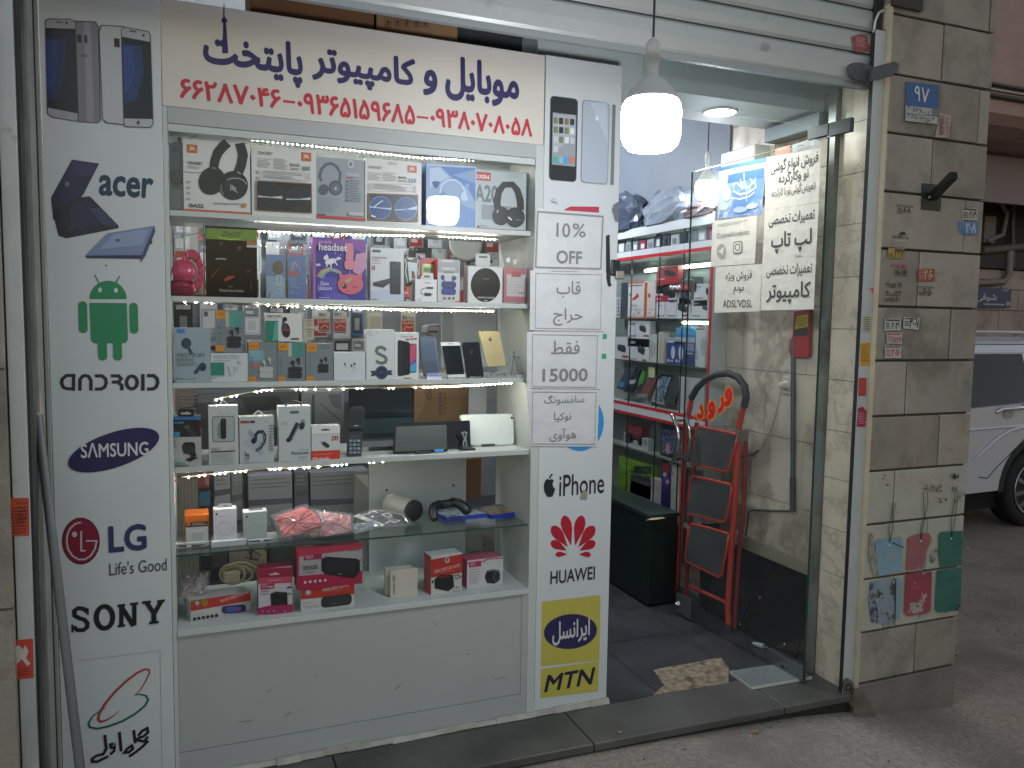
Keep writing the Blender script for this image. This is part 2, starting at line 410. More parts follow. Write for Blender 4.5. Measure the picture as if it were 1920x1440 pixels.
# marble lined right wall with tile joints
def marble(name, hexc, dirt, sc):
    m = M(hexc, .3, noise=.12, scale=3, dirt=dirt, dscale=sc, dlo=.52, dhi=.7); return m
MAR = M('bcb3a2', .32, noise=.2, scale=3.5, dirt='5d5547', dscale=1.9, dlo=.44, dhi=.5, vein=.5)
MAR2 = M('c8bfac', .34, noise=.16, scale=7, dirt='6b6150', dscale=4.0, dlo=.46, dhi=.5, vein=.36)
JN = M('6e675b', .9)
mb = MB(); mb.box(2.565, 3.02, -.06, 3.7, -.1, 3.0, JN)
zz = [-.1, .35, .66, .965, 1.27, 1.575, 1.88, 2.18, 2.48, 2.9]
for i in range(len(zz)-1):
    off = .27 if i % 2 else 0
    ys = [-.05, .15+off, .60+off, 1.05+off, 1.5+off, 1.95+off, 2.4+off, 2.85+off, 3.6]
    for a, b in zip(ys, ys[1:]): mb.box(2.558, 2.5652, a+.0015, b-.0015, zz[i]+.0015, zz[i+1]-.0015, MAR)
part('marble_wall', mb, sb)
mb = MB(); mb.box(2.474, 3.0, -.2348, -.062, -.12, 2.9, JN)
zz = [-.005, .255, .46, .65, .86, 1.06, 1.27, 1.48, 1.69, 1.9, 2.1, 2.3, 2.6]
for i in range(len(zz)-1): mb.box(2.464, 2.4742, -.2545, -.085, zz[i]+.0012, zz[i+1]-.0012, MAR2)
part('tiled_reveal', mb, sb)

# ---- right stone pillar, course by course
PX = [(28, [(1815)]), ]
YP = -.3
pf = fac(YP)
def zp(*pts): return sum(pf.uv(x, y)[1] for x, y in pts)/len(pts)
J = [3.25, zp((1715, 36), (1865, 60)), zp((1732, 150), (1859, 167)), zp((1744, 261), (1852, 271)), zp((1763, 370), (1843, 375)), zp((1717, 472), (1840, 475)),
     zp((1653, 577), (1830, 577)), zp((1650, 677), (1827, 675)), zp((1642, 782), (1820, 773)), zp((1637, 882), (1813, 873)), zp((1627, 983), (1808, 967)),
     zp((1623, 1085), (1803, 1063)), zp((1622, 1184), (1797, 1157)), zp((1630, 1277), (1792, 1248)), ZS]
VX = [1815, 1734, 1805, 1724, 1790, 1712, 1777, 1700, 1767, 1689, 1755, 1680, 1745, None]
XL, XR = 2.492, 3.036
pil = root('stone_pillar', (2.75, -.1, ZS), 'wide stone block pillar at the street corner covered with small stickers', 'pillar')
BLK = [M('918a82', .75, noise=.16, scale=5, bump=.3, bscale=50, dirt='615b51', dscale=3.2, dlo=.48, dhi=.7),
       M('887f76', .75, noise=.2, scale=6, bump=.3, bscale=55, dirt='5c564d', dscale=4.1, dlo=.5, dhi=.74),
       M('978f84', .75, noise=.14, scale=5, bump=.3, bscale=45, dirt='676153', dscale=3.7, dlo=.5, dhi=.76)]
PAINTED = M('a3a196', .7, noise=.12, scale=6, bump=.25, bscale=50, dirt='3e3a34', dscale=7.5, dlo=.6, dhi=.68)
BASE = M('6f6a64', .85, noise=.25, scale=5, bump=.5, bscale=45)
mb = MB(); CORE = M('4b473f', .9, noise=.2); mb.box(XL+.01, XR-.008, YP+.014, -.2355, ZS, 3.5, CORE); mb.box(3.021, XR-.008, -.235, 3.7, ZS, 3.5, CORE)
for i in range(len(J)-1):
    zt, zb = J[i]-.0045, J[i+1]+.0045
    xs = [XL, XR] if VX[i] is None else [XL, pf.uv(VX[i], 720)[0], XR]
    if i == 13: zb = ZS
    for k, (a, b) in enumerate(zip(xs, xs[1:])):
        m = BASE if i == 13 else PAINTED if i in (9, 10, 11) else BLK[(i*2+k) % 3]
        jut = random.uniform(-.003, .003) - (.004 if i == 13 else 0)
        mb.box(a+(.003 if k else 0), b-(.003 if k < len(xs)-2 else 0), YP+jut, YP+.1, zb, zt, m)
        if k == len(xs)-2:
            y = YP+.102
            for L in (.42, .3, .46, .36, .4, .5, .44, .4, .42): mb.box(XR-.04, XR+jut*.5+(0.012 if i == 13 else 0), y+.003, min(y+L, 3.7), zb, zt, m); y += L
part('stone_blocks', mb, pil, bev=.004)
mb = MB(); mb.box(2.4895, 2.4915, -.2985, -.238, -.06, 2.72, M('b8ad92', .8, noise=.15, scale=8, bump=.3)); part('plaster_edge', mb, pil)
# painted mural of hanging tags on the pillar
mb = MB(); ik = Ink(mb, fac(YP-.0035), (1600, 860, 4.235), w0=.0006, rough=.6)
def wear(h, d, s=30, lo=.5, hi=.56): return M(h, .6, noise=.15, scale=8, dirt=d, dscale=s, dlo=lo, dhi=hi)
BL = wear('7595a8', '8b9296', 9, .6, .7); BL2 = wear('808c95', '3d4148', 22, .5, .56); RD = wear('95575a', '8d8478', 16, .55, .62); RD2 = wear('8c3a48', '9a948a', 14, .56, .6); GN = wear('2a6155', '173a35', 9, .6, .7)
ik.p(BL, [(175, 660), (200, 640), (370, 625), (388, 645), (380, 895), (205, 928), (178, 760)]).p(wear('8f8a80', '77736a'), [(125, 600), (150, 590), (205, 930), (160, 930), (120, 780)])
ik.p(RD, [(430, 640), (450, 618), (540, 590), (600, 590), (625, 640), (570, 760), (552, 875), (420, 888)])
ik.p(GN, [(678, 600), (700, 580), (866, 572), (858, 840), (690, 862), (676, 760)])
ik.p(BL2, [(130, 975), (330, 940), (318, 1330), (300, 1325), (140, 1300), (118, 1150)]).p(BL, [(340, 950), (378, 945), (360, 1270), (332, 1280)])
ik.p(RD2, [(415, 915), (622, 895), (612, 1205), (590, 1228), (430, 1250), (404, 1225)])
ik.p(GN, [(664, 888), (858, 862), (848, 1180), (820, 1205), (670, 1222), (648, 1195)])
K = '1d2226'
for pts in ([(282, 660), (280, 540), (300, 440), (308, 350)], [(288, 660), (310, 560), (318, 420), (335, 345)], [(532, 640), (530, 560), (560, 460), (552, 270)], [(536, 640), (560, 480), (588, 350), (585, 255)],
            [(775, 620), (772, 480), (800, 330), (806, 240), (815, 222)], [(778, 620), (800, 500), (815, 380), (828, 270), (812, 222)], [(305, 665), (395, 705)], [(185, 1300), (185, 1200), (165, 1130)], [(325, 1320), (330, 960)]): ik.s(K, 5, pts)
for x, y in ((280, 685), (530, 652), (772, 632)): ik.e(x, y, 6, 9, 'c8ccca')
ik.p(K, [(780, 150), (790, 115), (805, 120), (808, 145), (830, 120), (832, 150), (812, 152), (800, 165)])
random.seed(3)
for k in range(46):
    x, y = random.choice(((200, 1120), (200, 1200), (470, 1150), (520, 1180), (820, 1180), (830, 720), (690, 310), (450, 200), (850, 320), (240, 170), (580, 205), (190, 480))); x += random.gauss(0, 32); y += random.gauss(0, 40)
    a, b = random.uniform(4, 14), random.uniform(3, 9); an = random.uniform(-60, 60)
    ik.e(x, y, a, b, random.choice(('2a2826', '3a3632', '9a968d')) if y < 1000 else random.choice(('2a2d33', 'a5a29b', '4a4a4a')), an, 7)
part('painted_tags', mb, pil, 'faded mural of three hanging tags in blue, red and green')
# ---- left pillar
mb = MB(); mb.box(-1.3, -.45, -.3, 3.6, ZS, 4.6, M('8f897e', .75, noise=.2, scale=4, bump=.3, dirt='665f55', dscale=3))
for z in (.14, .72, 1.35, 1.95, 2.5): mb.box(-1.3, -.4495, -.3012, -.29, z, z+.006, M('4b463e', .9))
obj('stone_pillar', mb, 'narrow strip of stone pillar left of the white shutter rail', 'pillar')

# ---- roller shutter, its rails
SHW = M('a6a9a7', .42, .25, noise=.05, scale=9, dirt='8a8c8b', dscale=9, dlo=.6, dhi=.8)
rs = root('roller_shutter', (1.0, -.24, 2.42), 'raised white metal roller shutter above the shopfront', 'shutter')
mb = MB(); zl = 2.423; n = 0
while zl < 3.5:
    zt = 2.5365 if n == 0 else zl+.0835
    prof = [(-.24, zl+.003), (-.247, zl+.014), (-.249, (zl+zt)/2), (-.246, zt-.012), (-.238, zt-.002)]
    for a, b in zip(prof, prof[1:]): mb.face([(-.43, a[0], a[1]), (2.444, a[0], a[1]), (2.444, b[0], b[1]), (-.43, b[0], b[1])], SHW, True)
    mb.face([(-.43, -.238, zt-.002), (2.444, -.238, zt-.002), (2.444, -.24, zt+.003), (-.43, -.24, zt+.003)], M('2b2c2c', .8)); zl = zt; n += 1
part('slats', mb, rs)
mb = MB(); mb.box(-.43, 2.444, -.243, -.222, 2.405, 2.4255, M('8d9294', .4, .4)); part('bottom_bar', mb, rs)
mb = MB(); pl = fac(-.252); ik = Ink(mb, pl, (1280, 0, 3)); ik.p(M('8c4a4c', .6, noise=.3, scale=40), [(950, 205), (1000, 190), (1035, 195), (1040, 250), (1070, 265), (1030, 290), (970, 295), (958, 250)]).l(975, 215, 1030, 270, 5, 'b98d8b', .3)
obj('sticker', mb, 'torn dark red sticker near the right end of the raised shutter', 'sticker')
mb = MB(); ik = Ink(mb, pl, (1280, 0, 3)); ik.l(440, 245, 495, 290, 4, '9a9c9c', .55)
obj('sticker', mb, 'small faded grey stamp on the lowest shutter slat', 'sticker')
for x0, x1, nm, lb in ((2.432, 2.4885, 'r', 'white metal shutter rail in front of the right tiled reveal, with coloured stickers'), (-.446, -.408, 'l', 'white metal shutter rail at the left edge with two orange stickers')):
    g = root('shutter_rail', ((x0+x1)/2, -.25, 0), lb, 'shutter rail')
    mb = MB(); RW = M('aeb2b3', .45, .15, noise=.08, scale=8, dirt='6e6a63', dscale=7, dlo=.6, dhi=.76)
    top = 2.62
    mb.box(x0, x1, -.275, -.255, .0 if nm == 'r' else -.1, top, RW); (nm == 'l' and mb.box(x0, x1, -.222, -.205, -.1, top, RW))
    mb.box(x0 if nm == 'l' else x1-.004, x0+.004 if nm == 'l' else x1, -.2545, -.2225, 0, top, RW)
    part('channel', mb, g, bev=.0015)
    mb = MB(); s = 1 if nm == 'r' else -1
    xe = x0 if nm == 'r' else x1
    pts = [(xe+s*.055, -.265, 2.70), (xe+s*.04, -.265, 2.698), (xe+s*.02, -.265, 2.685), (xe+s*.006, -.265, 2.655), (xe-.0*s, -.265, 2.61)]
    mb.tube(pts, .005, M('c4c8c8', .4, .3), 6); part('guide_lip', mb, g)
    mb = MB(); mb.box(xe-.0012 if nm == 'r' else xe+.0, xe-.0 if nm == 'r' else xe+.0072, -.2745 if nm == 'r' else -.262, -.256 if nm == 'r' else -.21, 0, top, M('26292a', .6)); part('seal', mb, g)
mb = MB(); mb.box(2.44, 2.474, -.262, -.25, 2.62, 2.85, M('232323', .8)); mb.box(2.47, 2.62, -.318, -.304, 2.70, 2.93, M('3b3835', .8, noise=.2)); obj('shutter_void', mb, 'dark rusty bracket at the top right end of the shutter', 'bracket')  # dark sheets stand in for the shaded void of the shutter housing
# left return: dark gap and channel profiles between rail and sign panel
mb = MB(); mb.box(-.4445, -.405, -.20, .0, -.02, 2.8, M('5d5f59', .8, noise=.2, scale=6, dirt='3b3a36', dscale=5)); mb.box(-.405, -.3985, -.14, -.05, 0, 2.8, M('8b8e88', .8, noise=.2, scale=9)); mb.box(-.405, -.392, -.02, .002, 0, 2.8, M('999c96', .75, noise=.1)); mb.box(-.4049, -.396, -.05, -.04, 0, 2.8, M('2b2b29', .8))
obj('side_frame', mb, 'grimy grey green metal frame behind the left shutter rail', 'frame')
def sticker(label, pl, crop, bg, ops, group=None, poly=None):
    mb = MB(); ik = Ink(mb, pl, crop, w0=.0006, rough=.55)
    if poly: ik.p(bg, poly)
    do(ik, ops); return obj('sticker', mb, label, 'sticker', group)
pl = fac(-.2755); c = (0, 600, 1.7143)
sticker('orange sticker with rows of dark writing on the left shutter rail', pl, c, M('b3452c', .6, noise=.1), [('t', 'نصب کرکره', 52, 580, 90, 594, '3a1c14', .01), ('l', 24, 602, 84, 690, 9, '6b2618', .35), ('l', 56, 600, 88, 670, 6, '4a1c12', .3)], poly=[(18, 572), (93, 572), (94, 693), (20, 696)])
sticker('torn orange red sticker with white patches low on the left shutter rail', pl, c, M('b53d2c', .6, noise=.1), [('p', 'b9b4ad', [(40, 1052), (62, 1045), (74, 1060), (80, 1045), (92, 1062), (84, 1086), (98, 1104), (88, 1112), (70, 1090), (56, 1104), (42, 1108)]), ('l', 60, 1120, 95, 1145, 3, '7f251b', .4)], poly=[(36, 1030), (106, 1024), (108, 1150), (52, 1156)])
pl = fac(-.2755); c = (1280, 480, 3)
sticker('pale printed label highest on the right shutter rail', pl, c, 'aaa695', [('l', 1018, 345, 1052, 425, 8, '55534a', .4)], poly=[(1015, 335), (1056, 335), (1053, 433), (1012, 433)])
sticker('yellow ochre sticker on the right shutter rail', pl, c, 'b98a2c', [('l', 1004, 500, 1046, 600, 8, '8a5f14', .35)], poly=[(1000, 490), (1052, 486), (1052, 615), (996, 618)])
sticker('plain red sticker on the right shutter rail', pl, c, 'a83a35', [], poly=[(990, 686), (1034, 684), (1032, 786), (987, 788)])
sticker('torn crimson sticker with pale writing on the right shutter rail', pl, c, '8f2440', [('l', 985, 880, 1026, 950, 7, 'c48a94', .3)], poly=[(986, 856), (1012, 846), (1028, 868), (1036, 870), (1026, 962), (978, 960)])
sticker('small pink triangle left of a tiny sticker column on the right rail', pl, c, 'b7576b', [], poly=[(1048, 182), (1072, 180), (1072, 214)])
# ================================================================ SIGNS
WHT = M('c3c8c9', .38, noise=.05, scale=3)
NAVY = '2a2658'
def panel(name, x0, x1, z0, z1, y=0.0, d=.02):
    mb = MB(); mb.box(x0, x1, y, y+d, z0, z1, WHT); return mb
C1, C2, C4, C5, C7, C8 = (0, 0, 3), (640, 0, 3), (0, 480, 3), (640, 480, 3), (0, 960, 3), (640, 960, 3)
F0 = fac(0.0)
# main sign
sg = root('shop_sign', (.55, 0, 2.124), 'long white shop sign with navy Persian name and red phone numbers', 'sign')
mb = MB(); mb.box(-.0725, 1.181, 0, .02, 2.124, 2.437, M('c9c5bb', .38, noise=.05, scale=3)); part('sign_board', mb, sg, bev=.0015)  # board white tinted warm for the LED light falling on it
mb = MB(); ik = Ink(mb, F0, C1)
ik.t('پایتخت', 1143, 200, 1703, 462, NAVY, .034, -.02).s(NAVY, 6, [(1260, 25), (1260, 100)]).p(NAVY, [(1262, 92), (1281, 118), (1264, 140), (1244, 116)]).p(NAVY, [(1257, 135), (1272, 135), (1284, 300), (1250, 300)])
ik.c = C2; ik.t('کامپیوتر', -165, 286, 416, 505, NAVY, .034, -.02).t('و', 460, 393, 540, 540, NAVY, .036).t('موبایل', 585, 340, 1000, 590, NAVY, .034, -.02)
part('shop_name', mb, sg)
mb = MB(); RED = 'b3283a'; ik = Ink(mb, F0, C1)
ik.t('۶۶۲۸۷۰۴۶', 1010, 470, 1580, 584, RED, .03).r(1592, 566, 1660, 580, RED)
ik.c = C2; ik.t('۰۹۳۶۵۱۵۹۶۸۵', -248, 555, 415, 670, RED, .03).r(424, 655, 488, 667, RED).t('۰۹۳۸۰۷۰۸۰۵۸', 500, 636, 1075, 742, RED, .03)
part('phone_numbers', mb, sg)
# left tall panel
lp = root('advertising_panel', (-.23, 0, 0), 'tall white sign panel left of the window carrying maker logos', 'sign panel')
part('panel_board', panel('b', -.39, -.0745, .0, 2.62), lp, bev=.0015)
mb = MB(); ik = Ink(mb, F0, C1, rough=.3)
def phone_pair(ik):
    g = '9c9aa0'
    ik.p('2a2a2e', [(412, 116), (538, 121), (557, 150), (567, 680), (548, 695), (440, 688)]).p('77747c', [(416, 121), (536, 126), (552, 152), (562, 678), (545, 690), (442, 684)])
    ik.p('8d8a92', [(470, 126), (510, 126), (530, 688), (490, 686)]).o(434, 195, 459, 240, 3, '17181c').o(475, 198, 491, 243, 3, '2b2c31').r(460, 308, 490, 322, '5f5d66')
    ik.p('3a3a40', [(255, 116), (275, 105), (402, 107), (427, 125), (443, 640), (440, 687), (290, 662), (266, 640)]).p(g, [(259, 118), (278, 110), (400, 111), (422, 126), (438, 640), (435, 682), (292, 657), (270, 638)])
    ik.p('0e1220', [(257, 158), (423, 163), (440, 640), (267, 606)]).p('16264f', [(262, 215), (375, 215), (368, 420), (330, 560), (268, 566)]).p('1d3570', [(262, 225), (330, 228), (318, 420), (300, 500), (266, 520)])
    ik.e(363, 646, 15, 11, '5c5b62').e(363, 646, 12, 8, 'a6a4aa').e(376, 131, 6, 7, '1a1c22').r(318, 124, 352, 130, '44454c')
    ik.p('2f3034', [(556, 180), (572, 142), (700, 150), (708, 705), (600, 695), (576, 670)]).p('b2b4b8', [(561, 180), (576, 147), (700, 155), (706, 700), (602, 690), (580, 668)]).o(642, 218, 674, 268, 3, '15171c')
    ik.p('3a3a40', [(681, 168), (700, 153), (838, 178), (848, 200), (864, 700), (846, 721), (704, 716), (694, 690)]).p('a9abb0', [(685, 168), (702, 158), (835, 183), (843, 202), (859, 698), (843, 716), (706, 711), (698, 688)])
    ik.p('0e1220', [(684, 208), (845, 238), (859, 672), (698, 668)]).p('1c3263', [(692, 252), (800, 262), (808, 420), (770, 560), (700, 590)]).p('223f7c', [(692, 262), (750, 268), (760, 420), (720, 520), (698, 540)])
    ik.e(778, 692, 10, 12, '54555b').e(808, 201, 6, 8, '1a1c22').r(728, 174, 768, 184, '5a5b60')
phone_pair(ik); part('phone_picture', mb, lp)
mb = MB(); ik = Ink(mb, F0, C1, rough=.3)
ik.p('1b2144', [(405, 898), (558, 920), (466, 1100), (300, 1240), (287, 1112)]).p('252c58', [(420, 912), (548, 930), (520, 990), (400, 985)]).p('11162e', [(430, 1112), (506, 1104), (668, 1270), (666, 1284), (375, 1341), (330, 1326), (296, 1190)])
ik.p('2d365f', [(498, 1172), (562, 1168), (662, 1266), (645, 1276), (572, 1262)]).p('1c2346', [(400, 1160), (485, 1120), (545, 1165), (490, 1175), (560, 1270), (390, 1300)]).e(378, 1036, 10, 12, '8d93b0').e(378, 1036, 5, 6, '1b2144')
ik.p('6e80a5', [(605, 1312), (868, 1270), (803, 1434), (482, 1438)]).p('8795b5', [(640, 1318), (840, 1285), (800, 1380), (560, 1400)]).p('39486b', [(868, 1270), (874, 1302), (818, 1440), (790, 1480), (795, 1440)]).p('232c4e', [(482, 1438), (796, 1436), (792, 1456), (488, 1452)])
ik.e(662, 1352, 12, 9, '4a5878').r(843, 1352, 856, 1372, '20263c')
part('laptop_picture', mb, lp)
mb = MB(); ik = Ink(mb, F0, C1); ik.t('acer', 557, 992, 862, 1110, '1f3b50', .028, 0, .06); ik.c = C4; ik.s('3a3c40', 3, [(590, 54), (606, 54)]).s('3a3c40', 3, [(598, 46), (596, 62)]); part('lettering', mb, lp)
mb = MB(); ik = Ink(mb, F0, C4); G = '218055'
ik.e(608, 243, 105, 104, G, 0, 24, 180, 360).e(563, 191, 11, 14, 'c3c8c9').e(652, 193, 11, 14, 'c3c8c9').s(G, 7, [(534, 107), (557, 152)]).s(G, 7, [(674, 113), (650, 154)])
ik.p(G, [(504, 263), (714, 265), (720, 470), (706, 490), (530, 491), (513, 474)]).o(443, 255, 492, 433, 23, G).o(730, 263, 777, 437, 23, G).o(553, 460, 602, 587, 23, G).o(638, 460, 686, 587, 23, G)
part('robot_emblem', mb, lp)
mb = MB(); ik = Ink(mb, F0, C4); K = '1f242c'; w = 20
ik.s(K, w, [(425, 672), (375, 672), (352, 690), (346, 712), (355, 738), (375, 746), (410, 748)]).s(K, w, [(414, 668), (414, 758)])
ik.s(K, w, [(450, 757), (450, 695), (465, 676), (482, 672), (500, 678), (512, 700), (512, 757)]).s(K, w, [(534, 674), (574, 674), (594, 690), (598, 712), (590, 736), (570, 748), (534, 748)])
ik.s(K, w, [(624, 674), (668, 674), (682, 690), (668, 708), (630, 709)]).s(K, w, [(662, 708), (686, 728), (686, 755)])
ik.s(K, w, [(742+30*math.cos(rad(a)), 711+36*math.sin(rad(a))) for a in range(0, 360, 15)], True).s(K, w, [(804, 664), (804, 757)]).s(K, w, [(828, 672), (866, 672), (884, 690), (888, 712), (880, 736), (862, 747), (828, 748)])
ik.e(640, 1091, 268, 98, '231f4e', -18.5, 48); part('lettering', mb, lp)
mb = MB(); ik = Ink(mb, F0, C4, w0=.0048); ik.t('SΛMSUNG', 455, 1046, 836, 1128, 'c3c8c9', .018, .0); part('lettering', mb, lp)
mb = MB(); ik = Ink(mb, F0, C7); ik.e(455, 163, 107, 132, '4a0d22').e(455, 163, 100, 124, '7c1635').e(440, 130, 62, 80, '8b2644').e(452, 158, 74, 92, '7c1635')
LW = 'b9b2b4'
ik.s(LW, 10, [(456, 58), (425, 66), (398, 88), (380, 122), (375, 165), (384, 210), (408, 246), (442, 266), (478, 266), (512, 244), (535, 205), (544, 162), (484, 162)]).s(LW, 10, [(457, 106), (457, 217), (482, 217)]).e(420, 125, 14, 16, LW)
ik.t('LG', 610, 70, 825, 222, '29345c', .03).t("Life's Good", 615, 270, 938, 342, '2f3850', .0, 0)
part('lettering', mb, lp)
mb = MB(); ik = Ink(mb, F0, C7); K = '15191c'
# slab serif letters S O N Y
ik.s(K, 26, [(492, 562), (470, 544), (440, 540), (418, 556), (420, 582), (445, 596), (475, 606), (492, 625), (490, 648), (468, 664), (436, 664), (412, 645)])
ik.r(488, 540, 500, 578, K).r(402, 632, 414, 678, K)
ik.s(K, 30, [(588+46*math.cos(rad(a)), 592+62*math.sin(rad(a))) for a in range(0, 360, 12)], True)
ik.s(K, 25, [(683, 525), (683, 645)]).s(K, 28, [(676, 522), (752, 640)]).s(K, 25, [(756, 515), (756, 638)]).r(662, 517, 705, 532, K).r(663, 632, 705, 646, K).r(732, 508, 778, 522, K)
ik.s(K, 26, [(822, 505), (868, 570)]).s(K, 26, [(908, 500), (868, 570)]).s(K, 28, [(866, 560), (866, 622)]).r(800, 498, 850, 513, K).r(884, 492, 928, 506, K).r(840, 612, 893, 627, K)
part('lettering', mb, lp)
mb = MB(); ik = Ink(mb, F0, C7)
for a, b in (((433, 838), (900, 780)), ((900, 780), (912, 1440))): ik.s('8d9192', 2.5, [a, b])
def loop(pts, col, ws): ik.s(col, ws, pts)
loop([(762, 1030), (790, 1000), (820, 950), (841, 905), (838, 886), (815, 884), (770, 905), (705, 955), (640, 1018), (590, 1080), (558, 1135), (552, 1165), (566, 1180), (600, 1170), (640, 1145), (672, 1118)], '9c4038', [6, 7, 8, 9, 10, 12, 14, 15, 15, 16, 17, 16, 14, 10, 7, 3])
loop([(755, 1030), (790, 1024), (822, 1034), (834, 1056), (815, 1090), (760, 1135), (690, 1175), (610, 1205), (545, 1218), (505, 1210), (498, 1188), (520, 1150), (560, 1118), (604, 1098)], '125f55', [4, 8, 11, 12, 13, 14, 14, 14, 13, 13, 12, 9, 6, 2])
K = '16191b'; w = 17
ik.s(K, w, [(778, 1258), (800, 1230), (828, 1215), (832, 1240), (806, 1262), (780, 1270), (770, 1282), (812, 1290), (832, 1262)])
ik.s(K, w, [(835, 1285), (800, 1320), (760, 1352), (726, 1375)]).s(K, w, [(752, 1225), (762, 1300)]).s(K, w, [(716, 1330), (740, 1312), (748, 1330), (726, 1350), (700, 1352), (716, 1330)])
ik.s(K, w, [(672, 1236), (682, 1345)]).s(K, w, [(640, 1300), (622, 1306), (626, 1324), (646, 1322), (648, 1304), (644, 1340), (620, 1362)]).s(K, w, [(590, 1252), (598, 1330), (582, 1360), (545, 1368), (520, 1385), (520, 1402), (548, 1402), (610, 1372)])
part('lettering', mb, lp)
# right column panel
cp = root('column_panel', (1.34, 0, 0), 'narrow white sign column between window and doorway with phone and network logos', 'sign panel')
mb = MB(); mb.box(1.185, 1.495, 0, .16, .0, 2.44, WHT); part('panel_board', mb, cp, bev=.002)
mb = MB(); ik = Ink(mb, F0, C2, rough=.25)
ik.o(1170, 546, 1327, 1020, 22, '5a5e64').o(1174, 550, 1323, 1016, 20, '24272c').r(1186, 640, 1318, 932, '8e949b').p('a2a8ae', [(1190, 645), (1314, 648), (1314, 760), (1190, 860)])
for r_, yy in enumerate((660, 712, 766, 822)):
    for c_ in range(4):
        if r_ == 3 and c_ > 0: continue
        ik.o(1192+c_*31, yy+c_*3, 1216+c_*31, yy+36+c_*3, 5, random.choice(('3f8f7a', 'b9bcc0', '4a6f9a', 'd0d2d2', '30343c', '6c7f5a', '8a6a4a')))
for c_, h in enumerate(('4fa08c', '7db0c9', '5f93c4', 'c4785a')): ik.o(1190+c_*31, 882, 1215+c_*31, 918, 5, h)
ik.o(1348, 570, 1502, 1034, 20, '878f99').o(1353, 575, 1497, 1029, 18, 'a4afbc').p('b3bdc9', [(1395, 578), (1490, 580), (1494, 800)]).e(1434, 668, 9, 14, 'd2d8de')
ik.r(1516, 590, 1534, 1040, '70767c')
ik.p('ad3550', [(1252, 1180), (1285, 1162), (1446, 1164), (1446, 1196), (1252, 1184)]).e(1190, 1128, 11, 12, '8c9094').e(1190, 1128, 7, 8, 'c3c8c9').s('8c9094', 5, [(1196, 1136), (1212, 1146)])
ik.p('6b6f72', [(1528, 1150), (1556, 1135), (1556, 1250), (1535, 1240), (1518, 1180)])
part('phone_picture', mb, cp)
mb = MB(); ik = Ink(mb, F0, C5)
ik.r(1465, 438, 1493, 467, '2f9a6c').r(1463, 550, 1490, 578, '2f9a6c').e(1340, 935, 136, 162, '2f86c6', 0, 40)
ik.e(1160, 1300, 22, 46, '1b2129').e(1180, 1300, 22, 46, '1b2129').e(1166, 1330, 18, 26, '1b2129').e(1178, 1330, 16, 24, '1b2129').e(1202, 1284, 14, 22, 'c3c8c9').s('1b2129', 9, [(1170, 1250), (1176, 1236), (1186, 1226)])
ik.t('iPhone', 1225, 1224, 1477, 1342, '1b2129', .006).p('8f8a80', [(1345, 1340), (1365, 1310), (1385, 1335), (1378, 1372), (1340, 1365)])
part('lettering', mb, cp)
mb = MB(); ik = Ink(mb, F0, C8)
B = (1303, 236)
for sgn in (-1, 1):
    for an, L, w_, gap in ((13, 222, 30, 30), (37, 196, 30, 34), (61, 142, 24, 30), (82, 100, 15, 26)):
        a = rad(an*sgn*(1.0)); dx, dy = math.sin(a), -math.cos(a); nx, ny = -dy, dx; pts = []
        prof = [(.12, .06), (.35, .5), (.6, .95), (.78, 1.0), (.92, .7), (1, .15)]
        if an == 82: dy += .16
        for t_, k in prof: pts.append((B[0]+dx*(gap+(L-gap)*t_)+nx*w_*k, B[1]+dy*(gap+(L-gap)*t_)+ny*w_*k))
        for t_, k in prof[::-1]: pts.append((B[0]+dx*(gap+(L-gap)*t_)-nx*w_*k, B[1]+dy*(gap+(L-gap)*t_)-ny*w_*k))
        ik.p('a8182f', pts)
ik.t('HUAWEI', 1175, 318, 1425, 392, '22262a', .014)
part('lettering', mb, cp)
mb = MB(); ik = Ink(mb, F0, C8)
YE = M('b5ad4e', .4, noise=.05); ik.p(YE, [(1127, 505), (1457, 466), (1451, 834), (1122, 868)])
ik.e(1288, 672, 150, 98, '262450', -6, 44).t('ایرانسل', 1187, 606, 1397, 738, 'bfc2c0', .02, 0)
part('lettering', mb, cp)
mb = MB(); ik = Ink(mb, F0, C8); ik.p(YE, [(1122, 884), (1448, 838), (1443, 1008), (1120, 1048)]).t('MTN', 1150, 896, 1418, 990, '1b1d33', .022, 0, .22)
part('lettering', mb, cp)

# ---- paper notices taped over the column
P4 = fac(-.0035)
PAP = 'c4c6c6'
def paper(label, corners, ops, crop, pl=P4, frame=None, ink='6c6e70', group=None, col=None, curl=.0008):
    mb = MB(); ik = Ink(mb, pl, crop, w0=.0014, rough=.7)
    q = [ik.q(*c_) for c_ in corners]; N = 8; vs = []
    amp = random.uniform(.3, 1)*curl; ph = random.uniform(0, 6)
    for j in range(N+1):
        for i in range(N+1):
            a, b = i/N, j/N; t0 = Vector(q[0]).lerp(Vector(q[1]), a); t1 = Vector(q[3]).lerp(Vector(q[2]), a); p = t0.lerp(t1, b)
            edge = max(abs(a-.5), abs(b-.5))*2
            vs.append(pl.P(p.x, p.y, .0002 + (amp*(edge > .99)*max(0, math.sin(5*a+4*b+ph)))))
    fs = [(j*(N+1)+i, (j+1)*(N+1)+i, (j+1)*(N+1)+i+1, j*(N+1)+i+1) for j in range(N) for i in range(N)]
    mb.mesh(vs, fs, M(col or PAP, .75, noise=.07, scale=14, bump=.5, bscale=22), True)
    do(ik, ops)
    if frame: ik.s('86888a', 3, frame, True)
    return obj('paper_notice', mb, label, 'paper notice', group)
gy = '77797b'
